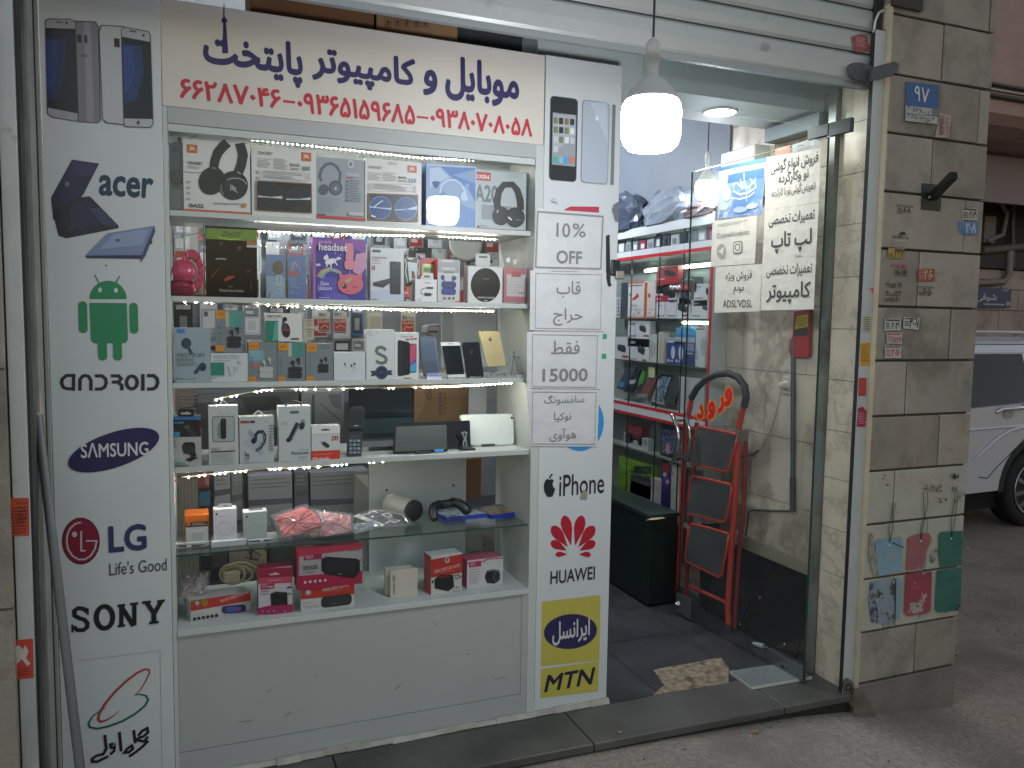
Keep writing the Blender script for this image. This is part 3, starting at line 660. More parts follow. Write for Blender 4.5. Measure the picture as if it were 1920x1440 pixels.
paper('top paper of the column stack reading 10% OFF', [(1005, 390), (1136, 400), (1133, 511), (1000, 508)], [('t', '10', 1043, 418, 1069, 445, gy, .012), ('t', '%', 1073, 419, 1098, 445, gy, .008),
    ('t', 'OFF', 1043, 470, 1091, 495, gy, .022)], (0, 0, 1), frame=[(1008, 397), (1130, 406), (1126, 504), (1004, 501)])
paper('second paper down the column announcing a phone case clearance in two Persian words', [(1063, 80), (1490, 92), (1485, 425), (1060, 418)], [('t', 'قاب', 1210, 140, 1345, 235, gy, .01), ('t', 'حراج', 1190, 295, 1356, 392, gy, .01)], C5, frame=[(1093, 98), (1462, 106), (1456, 412), (1090, 406)])
paper('third paper down the column giving the price 15000', [(1045, 427), (1470, 434), (1455, 748), (1042, 744)], [('t', 'فقط', 1178, 476, 1340, 553, gy, .01), ('t', '15000', 1130, 632, 1385, 706, gy, .02)], C5, frame=[(1076, 442), (1440, 448), (1430, 738), (1072, 734)])
paper('lowest paper on the column listing three Persian maker names', [(1042, 752), (1450, 757), (1440, 1072), (1064, 1070)], [('t', 'سامسونگ', 1140, 780, 1366, 838, gy, .006), ('t', 'نوکیا', 1195, 878, 1292, 934, gy, .006), ('t', 'هوآوی', 1170, 970, 1320, 1042, gy, .006)], C5, frame=[(1075, 764), (1432, 768), (1424, 1058), (1072, 1056)])

# ================================================================ DISPLAY WINDOW
ZA, ZB, ZC, ZD, ZE, ZF = 1.820, 1.556, 1.284, 1.0185, .7375, .497
MEL = M('b6bcb9', .4, noise=.04, scale=5)
GRY = M('a2a6a5', .42, noise=.04, scale=4)
dc = root('display_window', (.55, .18, 0), 'white melamine shop window cabinet with six lit shelves behind glass', 'display cabinet')
mb = MB(); mb.box(-.0735, -.0605, .0, .36, .0, 2.1235, MEL); part('side_panel', mb, dc, bev=.001)
mb = MB(); mb.box(1.152, 1.184, .0, .36, .0, 2.1235, MEL); part('side_panel', mb, dc, bev=.001)
mb = MB(); mb.box(-.06, 1.1515, -.001, .03, 2.075, 2.1232, GRY); mb.box(-.06, 1.1515, .03, .36, 2.09, 2.1, MEL); mb.box(-.06, 1.1515, .004, .03, 2.052, 2.0745, MEL); part('header', mb, dc, bev=.001)
mb = MB(); mb.box(-.06, 1.1515, .25, .258, ZA, 2.0895, M('98a0a2', .5)); part('back_panel', mb, dc)
for nm, z, y0, th in (('shelf', ZA, .035, .017), ('shelf', ZB, .035, .017), ('shelf', ZC, .035, .017), ('shelf', ZD, .016, .018)):
    mb = MB(); mb.box(-.06, 1.1515, y0, .355, z-th, z, MEL); part(nm, mb, dc, bev=.001)
mb = MB(); mb.box(-.06, 1.1515, .016, .33, ZE-.006, ZE, glass('shelf_glass', (.86, .93, .9), .05, .03)); mb.box(-.06, 1.1515, .0155, .0162, ZE-.006, ZE, M('2f4a42', .2)); part('glass_shelf', mb, dc)
mb = MB(); mb.box(-.06, 1.1515, -.004, .42, ZF-.02, ZF, MEL); part('counter_board', mb, dc, bev=.001)
mb = MB(); mb.box(-.06, 1.1515, .006, .02, .09, ZF-.0205, GRY); mb.box(-.06, 1.1515, .002, .02, .0, .088, GRY); mb.box(1.128, 1.1516, .001, .02, .0885, ZF-.0206, GRY); ik = Ink(mb, fac(.005), (0, 960, 3), w0=.0012, rough=.6); SC_ = M('7c807b', .6, noise=.3, scale=60)
for pts in ([(1768, 922), (1786, 918)], [(1500, 1010), (1530, 996)], [(1210, 700), (1225, 706)], [(1340, 1180), (1420, 1172)], [(1600, 1150), (1640, 1120)]): ik.s(SC_, 4, pts)
ik.c = (640, 960, 3); ik.s(M('4a4c48', .6), 4, [(652, 1176), (672, 1172)])
for pts in ([(300, 1000), (340, 960)], [(700, 800), (730, 796)], [(860, 940), (930, 925)], [(520, 620), (535, 640)]): ik.s(SC_, 3, pts)
part('base_panel', mb, dc)
mb = MB(); mb.box(-.06, 1.1515, .0075, .0125, ZF+.0005, 2.05, GLASS()); part('front_glass', mb, dc)
mb = MB(); mb.box(-.06, 1.1515, .372, .376, ZC+.001, ZA-.02, GLASS()); mb.box(-.06, .62, .372, .376, ZF+.001, ZC-.02, GLASS()); part('back_glass', mb, dc)
mb = MB(); B3 = M('a9b1b4', .45, noise=.05)
pb = fac(.38); q = lambda x, y: pb.uv(x, y)
mb.box(q(692, 900)[0], q(874, 900)[0], .38, .392, ZF-.3, ZD-.03, B3); part('back_board', mb, dc)
mb = MB(); mb.box(q(852, 650)[0], 1.1515, .38, .392, ZC+.02, ZB-.03, M('aab2bb', .45)); mb.box(q(828, 640)[0], q(848, 640)[0], .378, .392, ZC+.02, ZB-.03, M('8f979d', .45)); mb.box(q(880, 760)[0], q(912, 760)[0], .38, .392, ZD+.01, ZC-.02, M('a7afb6', .45)); part('back_board', mb, dc)
# screws on the back board
mb = MB()
for x, y in ((725, 919), (850, 910)):
    u, v = q(x, y); mb.lathe([(0, .004), (.004, .003), (.005, 0)], M('4b4f52', .4, .6), 10, Matrix.Translation((u, .3795, v)) @ Matrix.Rotation(rad(90), 4, 'X'))
part('screw', mb, dc)

# ---- LED strips
def led_strip(label, pts, y, gaps=(), spacing=.0158, s=210, dim=()):
    """pts: photograph pixels of the strip on the plane y"""
    pl = fac(y); W = [Vector(pl.hit(*p)) for p in pts]
    g = root('led_strip', W[0], label, 'light strip', 'LED strips under the shelves')
    mb = MB(); mb.tube([w+Vector((0, .002, .0035)) for w in W], .0022, M('b9b39a', .5), 5); part('tape', mb, g)
    mb = MB(); E = emit('fff8ea', s, 'led_glow'); acc = 0
    L = [(b-a).length for a, b in zip(W, W[1:])]; tot = sum(L); d = .006; i = 0; base = 0
    while d < tot:
        while d > base+L[i]: base += L[i]; i += 1
        p = W[i].lerp(W[i+1], (d-base)/L[i]); fr = d/tot
        if not any(a <= fr <= b for a, b in gaps) and not any(a <= fr <= b and random.random() < .55 for a, b in dim):
            h = .0013; mb.box(p.x-h, p.x+h, p.y-.0018, p.y+.0015, p.z-h*.8, p.z+h*.8, E)
        d += spacing
    part('light_chip', mb, g)['kind'] = 'stuff'
    mb = MB(); w0 = W[0]; mb.tube([w0, w0+Vector((-.02, .02, -.01)), (-.05, y+.03, w0.z-.03), (-.052, y+.05, w0.z-.1)], .0011, M('2a2723', .6), 5); part('wire', mb, g)
LB = 'yellowish LED strip '
led_strip(LB+'sagging below the header over the top shelf', [(372, 252), (420, 256), (520, 268), (600, 276), (700, 287), (780, 296), (860, 300), (955, 303)], .1, dim=[(0, .08)])
led_strip(LB+'under the top shelf, broken by a gap right of centre', [(386, 430), (470, 434), (560, 438), (660, 441), (784, 443), (808, 443), (934, 450)], .09, gaps=[(.73, .77)])
led_strip(LB+'under the second shelf above the earbud boxes', [(343, 567), (420, 570), (520, 574), (640, 578), (780, 582), (930, 584)], .075, dim=[(0, .35)])
led_strip(LB+'drooping at its left end under the third shelf', [(402, 751), (430, 745), (470, 737), (500, 732), (620, 730), (720, 729), (850, 725), (962, 719)], .06, dim=[(0, .7)], s=300)
led_strip(LB+'sparsely lit under the fourth shelf', [(340, 897), (425, 887), (500, 881), (600, 876), (680, 868), (735, 866)], .06, dim=[(0, 1)], s=420)

# ---- bulbs
def bulb(label, loc, r, h, strength, cordtop, dx=0, capc='c9cccb'):
    """LED bulb: loc is the middle of its glowing shell"""
    g = root('lamp_bulb', (loc[0], loc[1], loc[2]-h/2), label, 'lamp', 'hanging LED bulbs')
    T = Matrix.Translation(loc); mb = MB(); E = emit('f3f7ff', strength, 'bulb_glow')
    prof = [(0, -h/2), (r*.45, -h/2*.985), (r*.75, -h/2*.92), (r*.93, -h/2*.72), (r, -h*.2), (r*1.02, h*.25), (r*.98, h*.42), (r*.9, h/2)]
    mb.lathe(prof, E, 28, T); part('light_shell', mb, g)
    mb = MB(); mb.lathe([(r*.9, h/2+.0005), (r*.8, h/2+.02), (r*.42, h/2+.05), (r*.2, h/2+.06), (r*.2, h/2+.1), (r*.24, h/2+.102), (r*.24, h/2+.14), (r*.08, h/2+.155)], M(capc, .4), 24, T); part('lamp_cap', mb, g)
    mb = MB(); a = Vector(loc)+Vector((0, 0, h/2+.15)); b = Vector((loc[0]+dx, loc[1], cordtop)); mb.tube([a, a.lerp(b, .5)+Vector((.003, 0, 0)), b], .0035, M('3c4043', .6), 6); part('cord', mb, g)
bulb('big glaring LED bulb hanging on a cord in front of the doorway', (1.083, -.89, 1.990), .074, .124, 78, 3.6)
bulb('small lit bulb hanging above the red and white showcase', (2.449, .80, 2.167), .056, .09, 36, 2.9)  # bulb put where the glass mirrors one hanging deeper inside
bulb('lit bulb hanging deep inside the shop, seen only as a reflection', (1.75, 1.9, 2.5), .07, .13, 170, 3.03)
bulb('lit bulb hanging close behind the window cabinet, seen only as a reflection', (.45, .64, 2.27), .06, .1, 120, 3.03)  # added out of view to brighten the goods behind the window
g = root('ceiling_light', (2.136, .277, 2.41), 'round recessed ceiling light shining in the beam above the door', 'ceiling light')
mb = MB(); T = Matrix.Translation((2.136, .277, 2.405)); mb.lathe([(.0, -.002), (.062, -.002), (.064, .0)], emit('f6fbf2', 110, 'downlight_glow'), 28, T); part('light_disc', mb, g)
mb = MB(); mb.lathe([(.0645, .004), (.0645, -.003), (.074, -.003), (.076, .004)], M('d0d4d2', .4), 28, T); part('trim_ring', mb, g)
# cartons stored on top of the cabinet behind the sign
CB = '8a6a48'
g = root('cardboard_box', (.3, .2, 2.44), 'brown carton with printed handling icons lying above the shop sign', 'cardboard box')
pl = fac(.09); mb = MB(); u0, u1 = pl.uv(706, 30)[0], pl.uv(858, 60)[0]; mb.box(u0, u1, .09, .38, 2.438, 2.58, M(CB, .75, noise=.1, scale=6)); part('carton', mb, g, bev=.002)
mb = MB(); ik = Ink(mb, pl, C2)
for x in (245, 300, 350, 405, 455):
    ik.s('4d3a28', 4, [(x, 92), (x+34, 97), (x+34, 155), (x, 150)], True).p('4d3a28', [(x+8, 120), (x+17, 102), (x+27, 122), (x+24, 146), (x+10, 144)])
part('printed_icons', mb, g)
mb = MB(); u2 = pl.uv(470, 10)[0]; mb.box(u2, u0-.006, .10, .36, 2.438, 2.62, M('6d4a2e', .75, noise=.15)); obj('cardboard_box', mb, 'plain darker brown carton left of the icon carton above the sign', 'cardboard box', bev=.002)
mb = MB(); mb.box(u1+.01, 1.16, .16, .4, 2.438, 2.56, M('2e343c', .6)); obj('storage_case', mb, 'dark case in the shade right of the cartons above the sign', 'case', bev=.004)
mb = MB(); mb.box(-.07, 1.18, .0208, .42, 2.4255, 2.4377, M('5b5f60', .6)); obj('top_board', mb, 'board closing the display cabinet top behind the shop sign', 'board')
# ================================================================ GOODS IN THE WINDOW
S_ = 1920/350
cA, cA2, cB, cB2, cC, cC2 = (310, 230, S_), (660, 250, S_), (310, 400, S_), (660, 400, S_), (310, 560, S_), (660, 560, S_)
cD, cD2, cE, cE2, cF = (310, 720, S_), (660, 720, S_), (310, 860, S_), (660, 880, S_), (310, 1000, S_)
pA, pB, pC = fac(.052), fac(.05), fac(.048)
W1, W2, W3, BK = 'c9cac6', 'b9bcba', 'd2d4d3', '14171b'
GBOX = 'boxed headphones on the top shelf'
def headphones(cx, cy, w, h, col, hi='3a3f45', band=.13, out=True):
    """headphone picture: band arc plus two cups, in crop pixels"""
    ops = []; n = 18; t = w*band
    arc = [(cx-w*.36*math.cos(rad(a)), cy+h*.05-h*.52*math.sin(rad(a))) for a in [180*i/n for i in range(n+1)]]
    ops.append(('s', col, [t]*(n+1), arc))
    for s in (-1, 1):
        ops += [('e', cx+s*w*.34, cy+h*.27, w*.21, h*.24, col, 0), ('e', cx+s*w*.35, cy+h*.27, w*.14, h*.17, hi, 0)]
    return ops
def earbuds(x, y, s, col='1d232b', hi='323a44', opened=True):
    """charging case with two buds above, size s"""
    ops = [('o', x-s*.5, y, x+s*.5, y+s*.38, s*.12, col), ('o', x-s*.5, y+s*.4, x+s*.5, y+s*.8, s*.14, col), ('s', hi, s*.03, [(x-s*.42, y+s*.39), (x+s*.42, y+s*.39)])]
    for dx, dy in ((-.18, -.35), (.22, -.55)): ops += [('e', x+dx*s, y+dy*s, s*.13, s*.13, col, 0), ('s', col, s*.11, [(x+dx*s+s*.05, y+dy*s), (x+dx*s+s*.07, y+dy*s+s*.36)])]
    return ops
LT = '8e8f8c'
for h_ in ('101317',): M(h_, .12).node_tree.nodes['Principled BSDF'].inputs['Specular IOR Level'].default_value = .12
# --- top shelf
product('headphone_box', 'dark headphone box in shiny wrap, leftmost on the top shelf', 'headphone box', cA, (20, 215, 188, 890), ZA, fac(.058), .07, '3a4147', [
    ('r', 20, 215, 46, 890, '8c9092'), ('s', '1c2127', 14, [(150, 470), (165, 380), (150, 300), (110, 260), (75, 300)]), ('e', 115, 560, 72, 85, '16191e'), ('e', 120, 555, 48, 58, '252a31'), ('r', 46, 690, 186, 888, '515a60'), ('s', 'b9bdbd', 6, [(34, 240), (28, 500), (40, 870)])],
    GBOX, rough=.15, extra=lambda mb, ik, e: (ik.r(80, 205, 190, 218, '20242a'), ik.r(128, 150, 166, 210, '20242a')))
product('headphone_box', 'white box with big black headphones and an orange base stripe', 'headphone box', cA, (186, 192, 872, 925), ZA, fac(.05), .085, W1, [
    ('r', 218, 225, 328, 312, 'b3592f'), ('t', 'JBL', 248, 246, 312, 292, 'd8cfc4', .02), ('t', 'XB450BT', 224, 402, 384, 434, '3a3c3f', .012), ('l', 228, 444, 350, 480, 3, LT), ('s', '55585a', 5, [(188, 505), (250, 512), (330, 516), (430, 508)]),
    ('s', BK, [92, 90, 96, 100, 100], [(500, 478), (508, 400), (540, 310), (595, 245), (640, 205)]), ('s', BK, [100, 100, 98, 96], [(765, 212), (800, 330), (780, 440), (745, 530)]), ('e', 478, 600, 132, 148, BK, 30), ('e', 700, 648, 150, 150, '101317', 10), ('e', 715, 668, 128, 122, '1b2026', 10),
    ('s', 'b9bcbe', 7, [(635, 590), (690, 572), (760, 575), (810, 600), (838, 640)]), ('s', '9a9ea0', 6, [(575, 640), (572, 690), (600, 740)]), ('t', 'JBL', 662, 655, 745, 718, 'a8acae', .02, -.5), ('s', 'a7aaad', 7, [(480, 465), (515, 472)]), ('s', 'a7aaad', 12, [(740, 505), (775, 530)]),
    ('t', 'BASS', 250, 836, 394, 876, '26282b', .02), ('s', '8f908d', 14, [(500, 828), (620, 836), (765, 836)]), ('e', 808, 852, 26, 26, 'b27a3c'), ('r', 186, 905, 872, 945, 'b05a33')] + [('e', 244, yy, 14, 14, '9a9c9b') for yy in (612, 672, 726, 784)], GBOX)
product('headphone_box', 'white box back with black ear cups in its window', 'headphone box', cA, (888, 258, 1552, 975), ZA, fac(.05), .085, W1, [
    ('t', 'XB450BT', 948, 298, 1106, 332, '5a5c5e', .012), ('r', 1398, 308, 1500, 398, 'b3592f'), ('t', 'JBL', 1418, 330, 1484, 376, 'd8cfc4', .02), ('l', 946, 372, 1085, 470, 7, LT), ('l', 1110, 372, 1255, 490, 8, LT), ('t', 'BASS', 1284, 424, 1382, 452, '4c4e50', .015), ('l', 1278, 470, 1378, 495, 2, '6a6c6c')] +
    [('r', 1408+i*11, 452, 1408+i*11+(4 if i % 3 else 7), 496, '5c5f60') for i in range(8)] + [('s', LT, 3, [(1005, 498), (1432, 518), (1430, 612), (1005, 590)], True), ('l', 1020, 515, 1415, 590, 5, 'a3a4a1'), ('e', 962, 512, 14, 18, 'a5a6a3'), ('e', 962, 572, 14, 18, 'a5a6a3'), ('l', 1458, 525, 1492, 610, 5, 'a3a4a1'),
    ('p', '6b3f2a', [(940, 598), (1502, 630), (1504, 934), (938, 902)]), ('p', '15181b', [(948, 608), (1494, 640), (1496, 924), (946, 894)]), ('e', 1078, 765, 128, 128, '2a3034', 0), ('e', 1078, 765, 120, 120, '191d21', 0), ('e', 1368, 785, 125, 120, '333a3f', 0), ('e', 1368, 785, 118, 113, '1a1e22', 0),
    ('p', 'b2bcc2', [(948, 752), (1080, 768), (1200, 758), (1200, 788), (1080, 776), (948, 770)]), ('p', 'b2bcc2', [(1240, 784), (1370, 788), (1490, 772), (1490, 798), (1370, 796), (1240, 798)])], GBOX)
mb = MB(); u = fac(.062).uv; mb.box(*[fac(.062).uv(310+x/S_, 310)[0] for x in (871, 886)], .062, .15, ZA+.0006, fac(.062).uv(470, 310)[1], M('2f6ea8', .4)); obj('slim_box', mb, 'slim bright blue box edge wedged between two white headphone boxes', 'box', GBOX)
product('headphone_box', 'grey headset box with a small metallic headset and red bottom stripe', 'headphone box', cA, (1553, 368, 2056, 985), ZA, fac(.054), .08, '8d969b', [
    ('s', '565c66', 30, [(1608, 600), (1585, 560), (1605, 480), (1650, 430), (1705, 420), (1760, 450), (1800, 520), (1790, 610)]), ('e', 1750, 672, 72, 78, '4a505a', 0), ('e', 1752, 675, 50, 54, '5d646e', 0), ('e', 1752, 678, 14, 16, 'a9aeb2'), ('e', 1625, 690, 52, 58, '4d535d', 30), ('l', 1560, 780, 1790, 930, 8, '78818a', .2),
    ('r', 1556, 940, 1650, 954, '3a4147'), ('e', 1905, 430, 34, 40, 'b6babb'), ('e', 1905, 430, 18, 22, '6e757a'), ('t', 'Headset', 1860, 515, 1995, 552, 'c9cccc', .01), ('r', 1866, 562, 1930, 572, '9a3a3f'), ('l', 1890, 600, 2010, 830, 9, '6d767d', .35), ('l', 1860, 600, 1878, 830, 6, '4d555c', .5), ('r', 1880, 925, 2040, 960, 'a7abab'), ('r', 1553, 968, 2056, 1000, 'a9303c')], GBOX, top='c6cacb')
product('headphone_box', 'white box back with shiny blue ear cups in its window', 'headphone box', cA2, (134, 278, 714, 940), ZA, fac(.05), .085, W1, [
    ('t', 'XB450BT', 164, 338, 312, 366, '5a5c5e', .012), ('r', 570, 332, 664, 405, 'b3592f'), ('t', 'JBL', 586, 350, 652, 390, 'd8cfc4', .02), ('r', 372, 298, 460, 326, 'a9aaa8'), ('l', 162, 405, 295, 490, 6, LT), ('l', 312, 405, 450, 500, 6, LT), ('t', 'BASS', 474, 444, 558, 470, '4c4e50', .015), ('l', 468, 485, 560, 510, 2, '6a6c6c')] +
    [('r', 582+i*10, 466, 582+i*10+(4 if i % 3 else 7), 510, '5d7f8c') for i in range(8)] + [('s', LT, 3, [(212, 520), (604, 528), (602, 600), (212, 596)], True), ('l', 225, 534, 590, 590, 4, 'a3a4a1'), ('l', 165, 520, 198, 600, 4, 'a3a4a1'), ('l', 630, 540, 660, 618, 5, 'a3a4a1'),
    ('p', '8a5638', [(166, 616), (674, 634), (674, 914), (164, 896)]), ('p', '1d2430', [(174, 624), (666, 642), (666, 906), (172, 888)]), ('e', 286, 768, 116, 120, '6287ac', 0), ('e', 286, 768, 110, 113, '1f4478', 0), ('e', 548, 780, 116, 120, '6287ac', 0), ('e', 548, 780, 110, 113, '1f4478', 0),
    ('p', '9fc3e2', [(170, 752), (286, 768), (398, 772), (398, 790), (286, 776), (170, 764)]), ('p', '9fc3e2', [(436, 786), (548, 780), (662, 752), (662, 788), (548, 792), (436, 796)]), ('t', 'JBL', 515, 770, 600, 835, '3f69a0', .02, -.5), ('s', 'd5dbe0', 14, [(190, 850), (235, 862)]), ('s', 'd5dbe0', 8, [(215, 770), (250, 735), (310, 695)])], GBOX)
product('headphone_box', 'pale blue cat ear headset box', 'headphone box', cA2, (762, 320, 1278, 975), ZA, fac(.048), .09, '8ba3c2', [
    ('p', '5a7cb2', [(915, 345), (1276, 360), (1276, 720), (1190, 560), (1030, 460)]), ('p', '7c98c4', [(1040, 430), (1276, 370), (1276, 520)]), ('p', '6f8fbe', [(782, 690), (930, 600), (1150, 740), (1276, 800), (1272, 968), (784, 955)]), ('p', 'a9bcd4', [(800, 360), (900, 350), (1000, 450), (860, 520), (800, 560)]),
    ('s', 'b8cade', 16, [(905, 620), (920, 530), (980, 485), (1060, 480), (1120, 520), (1165, 600), (1185, 690)]), ('p', '40598a', [(820, 505), (850, 490), (908, 500), (872, 570), (838, 550)]), ('e', 1150, 650, 30, 50, 'b3c6dc'), ('e', 1020, 690, 62, 42, 'aabed8'), ('e', 1228, 430, 18, 26, '97a27c'), ('t', '29', 1165, 520, 1202, 560, 'a9bedd', .01),
    ('s', 'c1d0e2', 8, [(770, 322), (1272, 352), (1272, 972)]), ('t', 'PRO', 1195, 895, 1250, 925, 'a3b6d2', .01)], GBOX, side='3f568c', rough=.5)
product('headphone_box', 'light grey box with black headphones and a red corner label, rightmost on the top shelf', 'headphone box', cA2, (1240, 385, 1790, 1000), ZA, fac(.062), .07, 'a2adae', [
    ('r', 1240, 398, 1426, 486, 'a92f3d'), ('t', 'DXIN', 1262, 424, 1408, 468, 'd6d6d4', .02), ('t', 'A20', 1262, 530, 1500, 710, '596468', .03), ('r', 1330, 742, 1640, 892, '7d888b'), ('l', 1600, 420, 1750, 470, 3, '7c8789', .3), ('r', 1284, 948, 1310, 990, '3d464a'), ('l', 1318, 945, 1410, 985, 3, '7c8789'),
    ('s', BK, [70, 74, 66, 56, 56, 66, 74, 70], [(1495, 780), (1488, 700), (1508, 600), (1560, 530), (1650, 528), (1700, 590), (1728, 690), (1732, 790)]), ('e', 1530, 850, 90, 96, BK), ('e', 1675, 865, 100, 104, '101316'), ('e', 1690, 870, 78, 82, '1c2024'), ('s', 'cfd3d2', 14, [(1602, 862), (1640, 892)]), ('t', 'OXIN', 1680, 884, 1738, 898, '7d8386', .01),
    ('s', '9aa5a5', 14, [(1498, 790), (1490, 820)]), ('r', 1240, 985, 1790, 1006, '8e2c36')], GBOX)
# --- second shelf
GB = 'small goods on the second shelf'
# pink headphones: real thing with headband and cups
pk = fac(.075); P_ = lambda x, y, w=0.: (lambda h: Vector((h.x, h.y-w, h.z)))(pk.hit(310+x/S_, 400+y/S_))
g = root('headphones', (P_(240, 840).x, .08, ZB), 'bare pink headphones leaning at the left end of the second shelf', 'headphones')
PKM = M('a8264e', .3); PKD = M('7e1a3c', .35)
mb = MB(); arc = [(175, 470), (195, 410), (240, 375), (300, 380), (360, 430), (395, 530), (400, 640), (375, 740), (320, 810), (270, 830)]
n = len(arc); pts = [P_(*a) for a in arc]
for i in range(n-1):
    a, b = pts[i], pts[i+1]; d = Vector((0, .034, 0)); c0 = P_(245, 600); ia = a.lerp(c0, .42); ib = b.lerp(c0, .42)
    mb.hexa([a-d, b-d, b+d, a+d], [ia-d, ib-d, ib+d, ia+d], PKM)
part('headband', mb, g, bev=.003)
def disc(name, c, r, th, ax, mats, g, extra=None):
    mb = MB(); T = Matrix.Translation(c) @ Vector(ax).to_track_quat('Z', 'Y').to_matrix().to_4x4()
    mb.lathe([(r*.92, 0), (r, th*.2), (r, th*.8), (r*.9, th), (0.0, th*1.05)], mats[0], 28, T); mb.lathe([(r*.72, th*1.06), (r*.7, th*1.14), (0, th*1.12)], mats[1], 28, T)
    if extra: extra(mb, T)
    return part(name, mb, g)
disc('ear_cup', P_(190, 600, .02), .036, .02, (.1, -1, .15), (PKM, M('b23a60', .25)), g)
disc('ear_cup', P_(165, 765, .02), .036, .02, (.05, -.6, -.8), (PKD, PKD), g); 
mb = MB(); mb.lathe([(.036, -.004), (.039, .0), (.036, .004)], PKD, 24, Matrix.Translation(P_(172, 745, .015)) @ Vector((.05, -.6, -.8)).to_track_quat('Z', 'Y').to_matrix().to_4x4()); part('ear_cushion', mb, g)
mb = MB(); pl = fac(.085); u0, v0, u1, v1 = Ink(mb, pl, cB).ext(190, 100, 405, 850); mb.pbox(pl, u0+.01, u1, ZB+.0006, ZB+.008, .05, M('8a6e52', .7)); mb.pbox(pl, u0, u1, ZB+.008, v1, .002, PLASTIC())
for uu in (u0, u1-.004): mb.pbox(pl, uu, uu+.004, ZB+.008, v1, .003, M('aab0b2', .3))
obj('phone_case_pack', mb, 'clear empty phone case standing behind the pink headphones', 'phone case', GB)
product('earphone_box', 'tall black earphone box with acid green header on the second shelf', 'earphone box', cB, (416, 140, 944, 860), ZB, pB, .05, '101317', [
    ('p', '5a7d22', [(418, 150), (942, 172), (942, 290), (418, 262)]), ('p', '8fb13a', [(520, 225), (560, 255), (660, 275), (760, 270), (790, 245), (760, 262), (660, 262), (590, 250)]), ('t', 'ZEALOT', 582, 190, 778, 238, '1c2a10', .01, 0, .2), ('p', 'a35a3a', [(836, 286), (942, 296), (942, 326), (836, 318)]), ('r', 836, 326, 942, 352, 'a9acaa'),
    ('s', '6a1c1c', 10, [(470, 665), (520, 600), (560, 560)]), ('p', '8a2522', [(600, 680), (640, 650), (715, 640), (700, 665), (620, 700)]), ('p', '5f1a1a', [(830, 600), (880, 580), (885, 590), (840, 612)]), ('e', 575, 308, 18, 14, '5a2a28'), ('e', 762, 360, 20, 18, '5a2a28'), ('s', '33383d', 8, [(880, 700), (882, 800)]), ('t', 'Wireless Stereo Headset', 555, 780, 805, 808, '9aa0a4', .004), ('e', 670, 755, 30, 14, '2a2f34'), ('s', 'b9c0c4', 8, [(515, 472), (570, 466), (625, 474)])], GB, rough=.12)
def blister(ops, tab, body):
    def f(mb, ik, e):
        u0, v0, u1, v1 = e; mb.pbox(ik.pl, u0-.002, u1+.002, v0, v1+.002, .004, PLASTIC(), w=.014)
        if tab: ik.s('c9cccd', 9, tab)
    return f
product('blister_pack', 'blue clear pack with a black cable coil, left of two below a white hanger', 'cable pack', cB, (1040, 425, 1232, 870), ZB, fac(.045), .022, '2a6fae', [
    ('e', 1158, 560, 58, 72, '14171b'), ('e', 1165, 545, 36, 48, '23282e'), ('r', 1040, 650, 1232, 868, '6f9dbd'), ('s', 'c6d0d4', 8, [(1150, 640), (1192, 640), (1190, 740), (1150, 745)], True), ('s', 'c6d0d4', 5, [(1150, 780), (1192, 775), (1190, 825), (1150, 828)], True), ('s', '1b2a3a', 12, [(1060, 865), (1085, 800)]), ('t', 'tranyoo', 1068, 712, 1215, 740, '9fc0d2', .01), ('l', 1062, 755, 1140, 850, 5, 'a3c2d2', .25)], GB, rough=.25, extra=blister(None, [(1150, 395), (1152, 368), (1215, 355), (1285, 380), (1285, 400)], 0))
product('blister_pack', 'blue clear pack with a red cable loop, right of two below a white hanger', 'cable pack', cB, (1262, 430, 1452, 880), ZB, fac(.045), .022, '2167ab', [
    ('s', 'b77a78', 7, [(1290, 600), (1288, 530), (1320, 492), (1360, 500), (1385, 550), (1382, 610)]), ('s', 'a9b0b6', 8, [(1310, 590), (1312, 530), (1340, 510), (1362, 560)]), ('r', 1268, 596, 1372, 640, '9d3f55'), ('l', 1276, 660, 1375, 780, 6, '6f9fd0', .3), ('t', 'Treyoo', 1318, 756, 1392, 778, '8db4dc', .01), ('t', 'Lightning', 1276, 806, 1360, 828, '8db4dc', .006)], GB, rough=.25, extra=blister(None, None, 0))
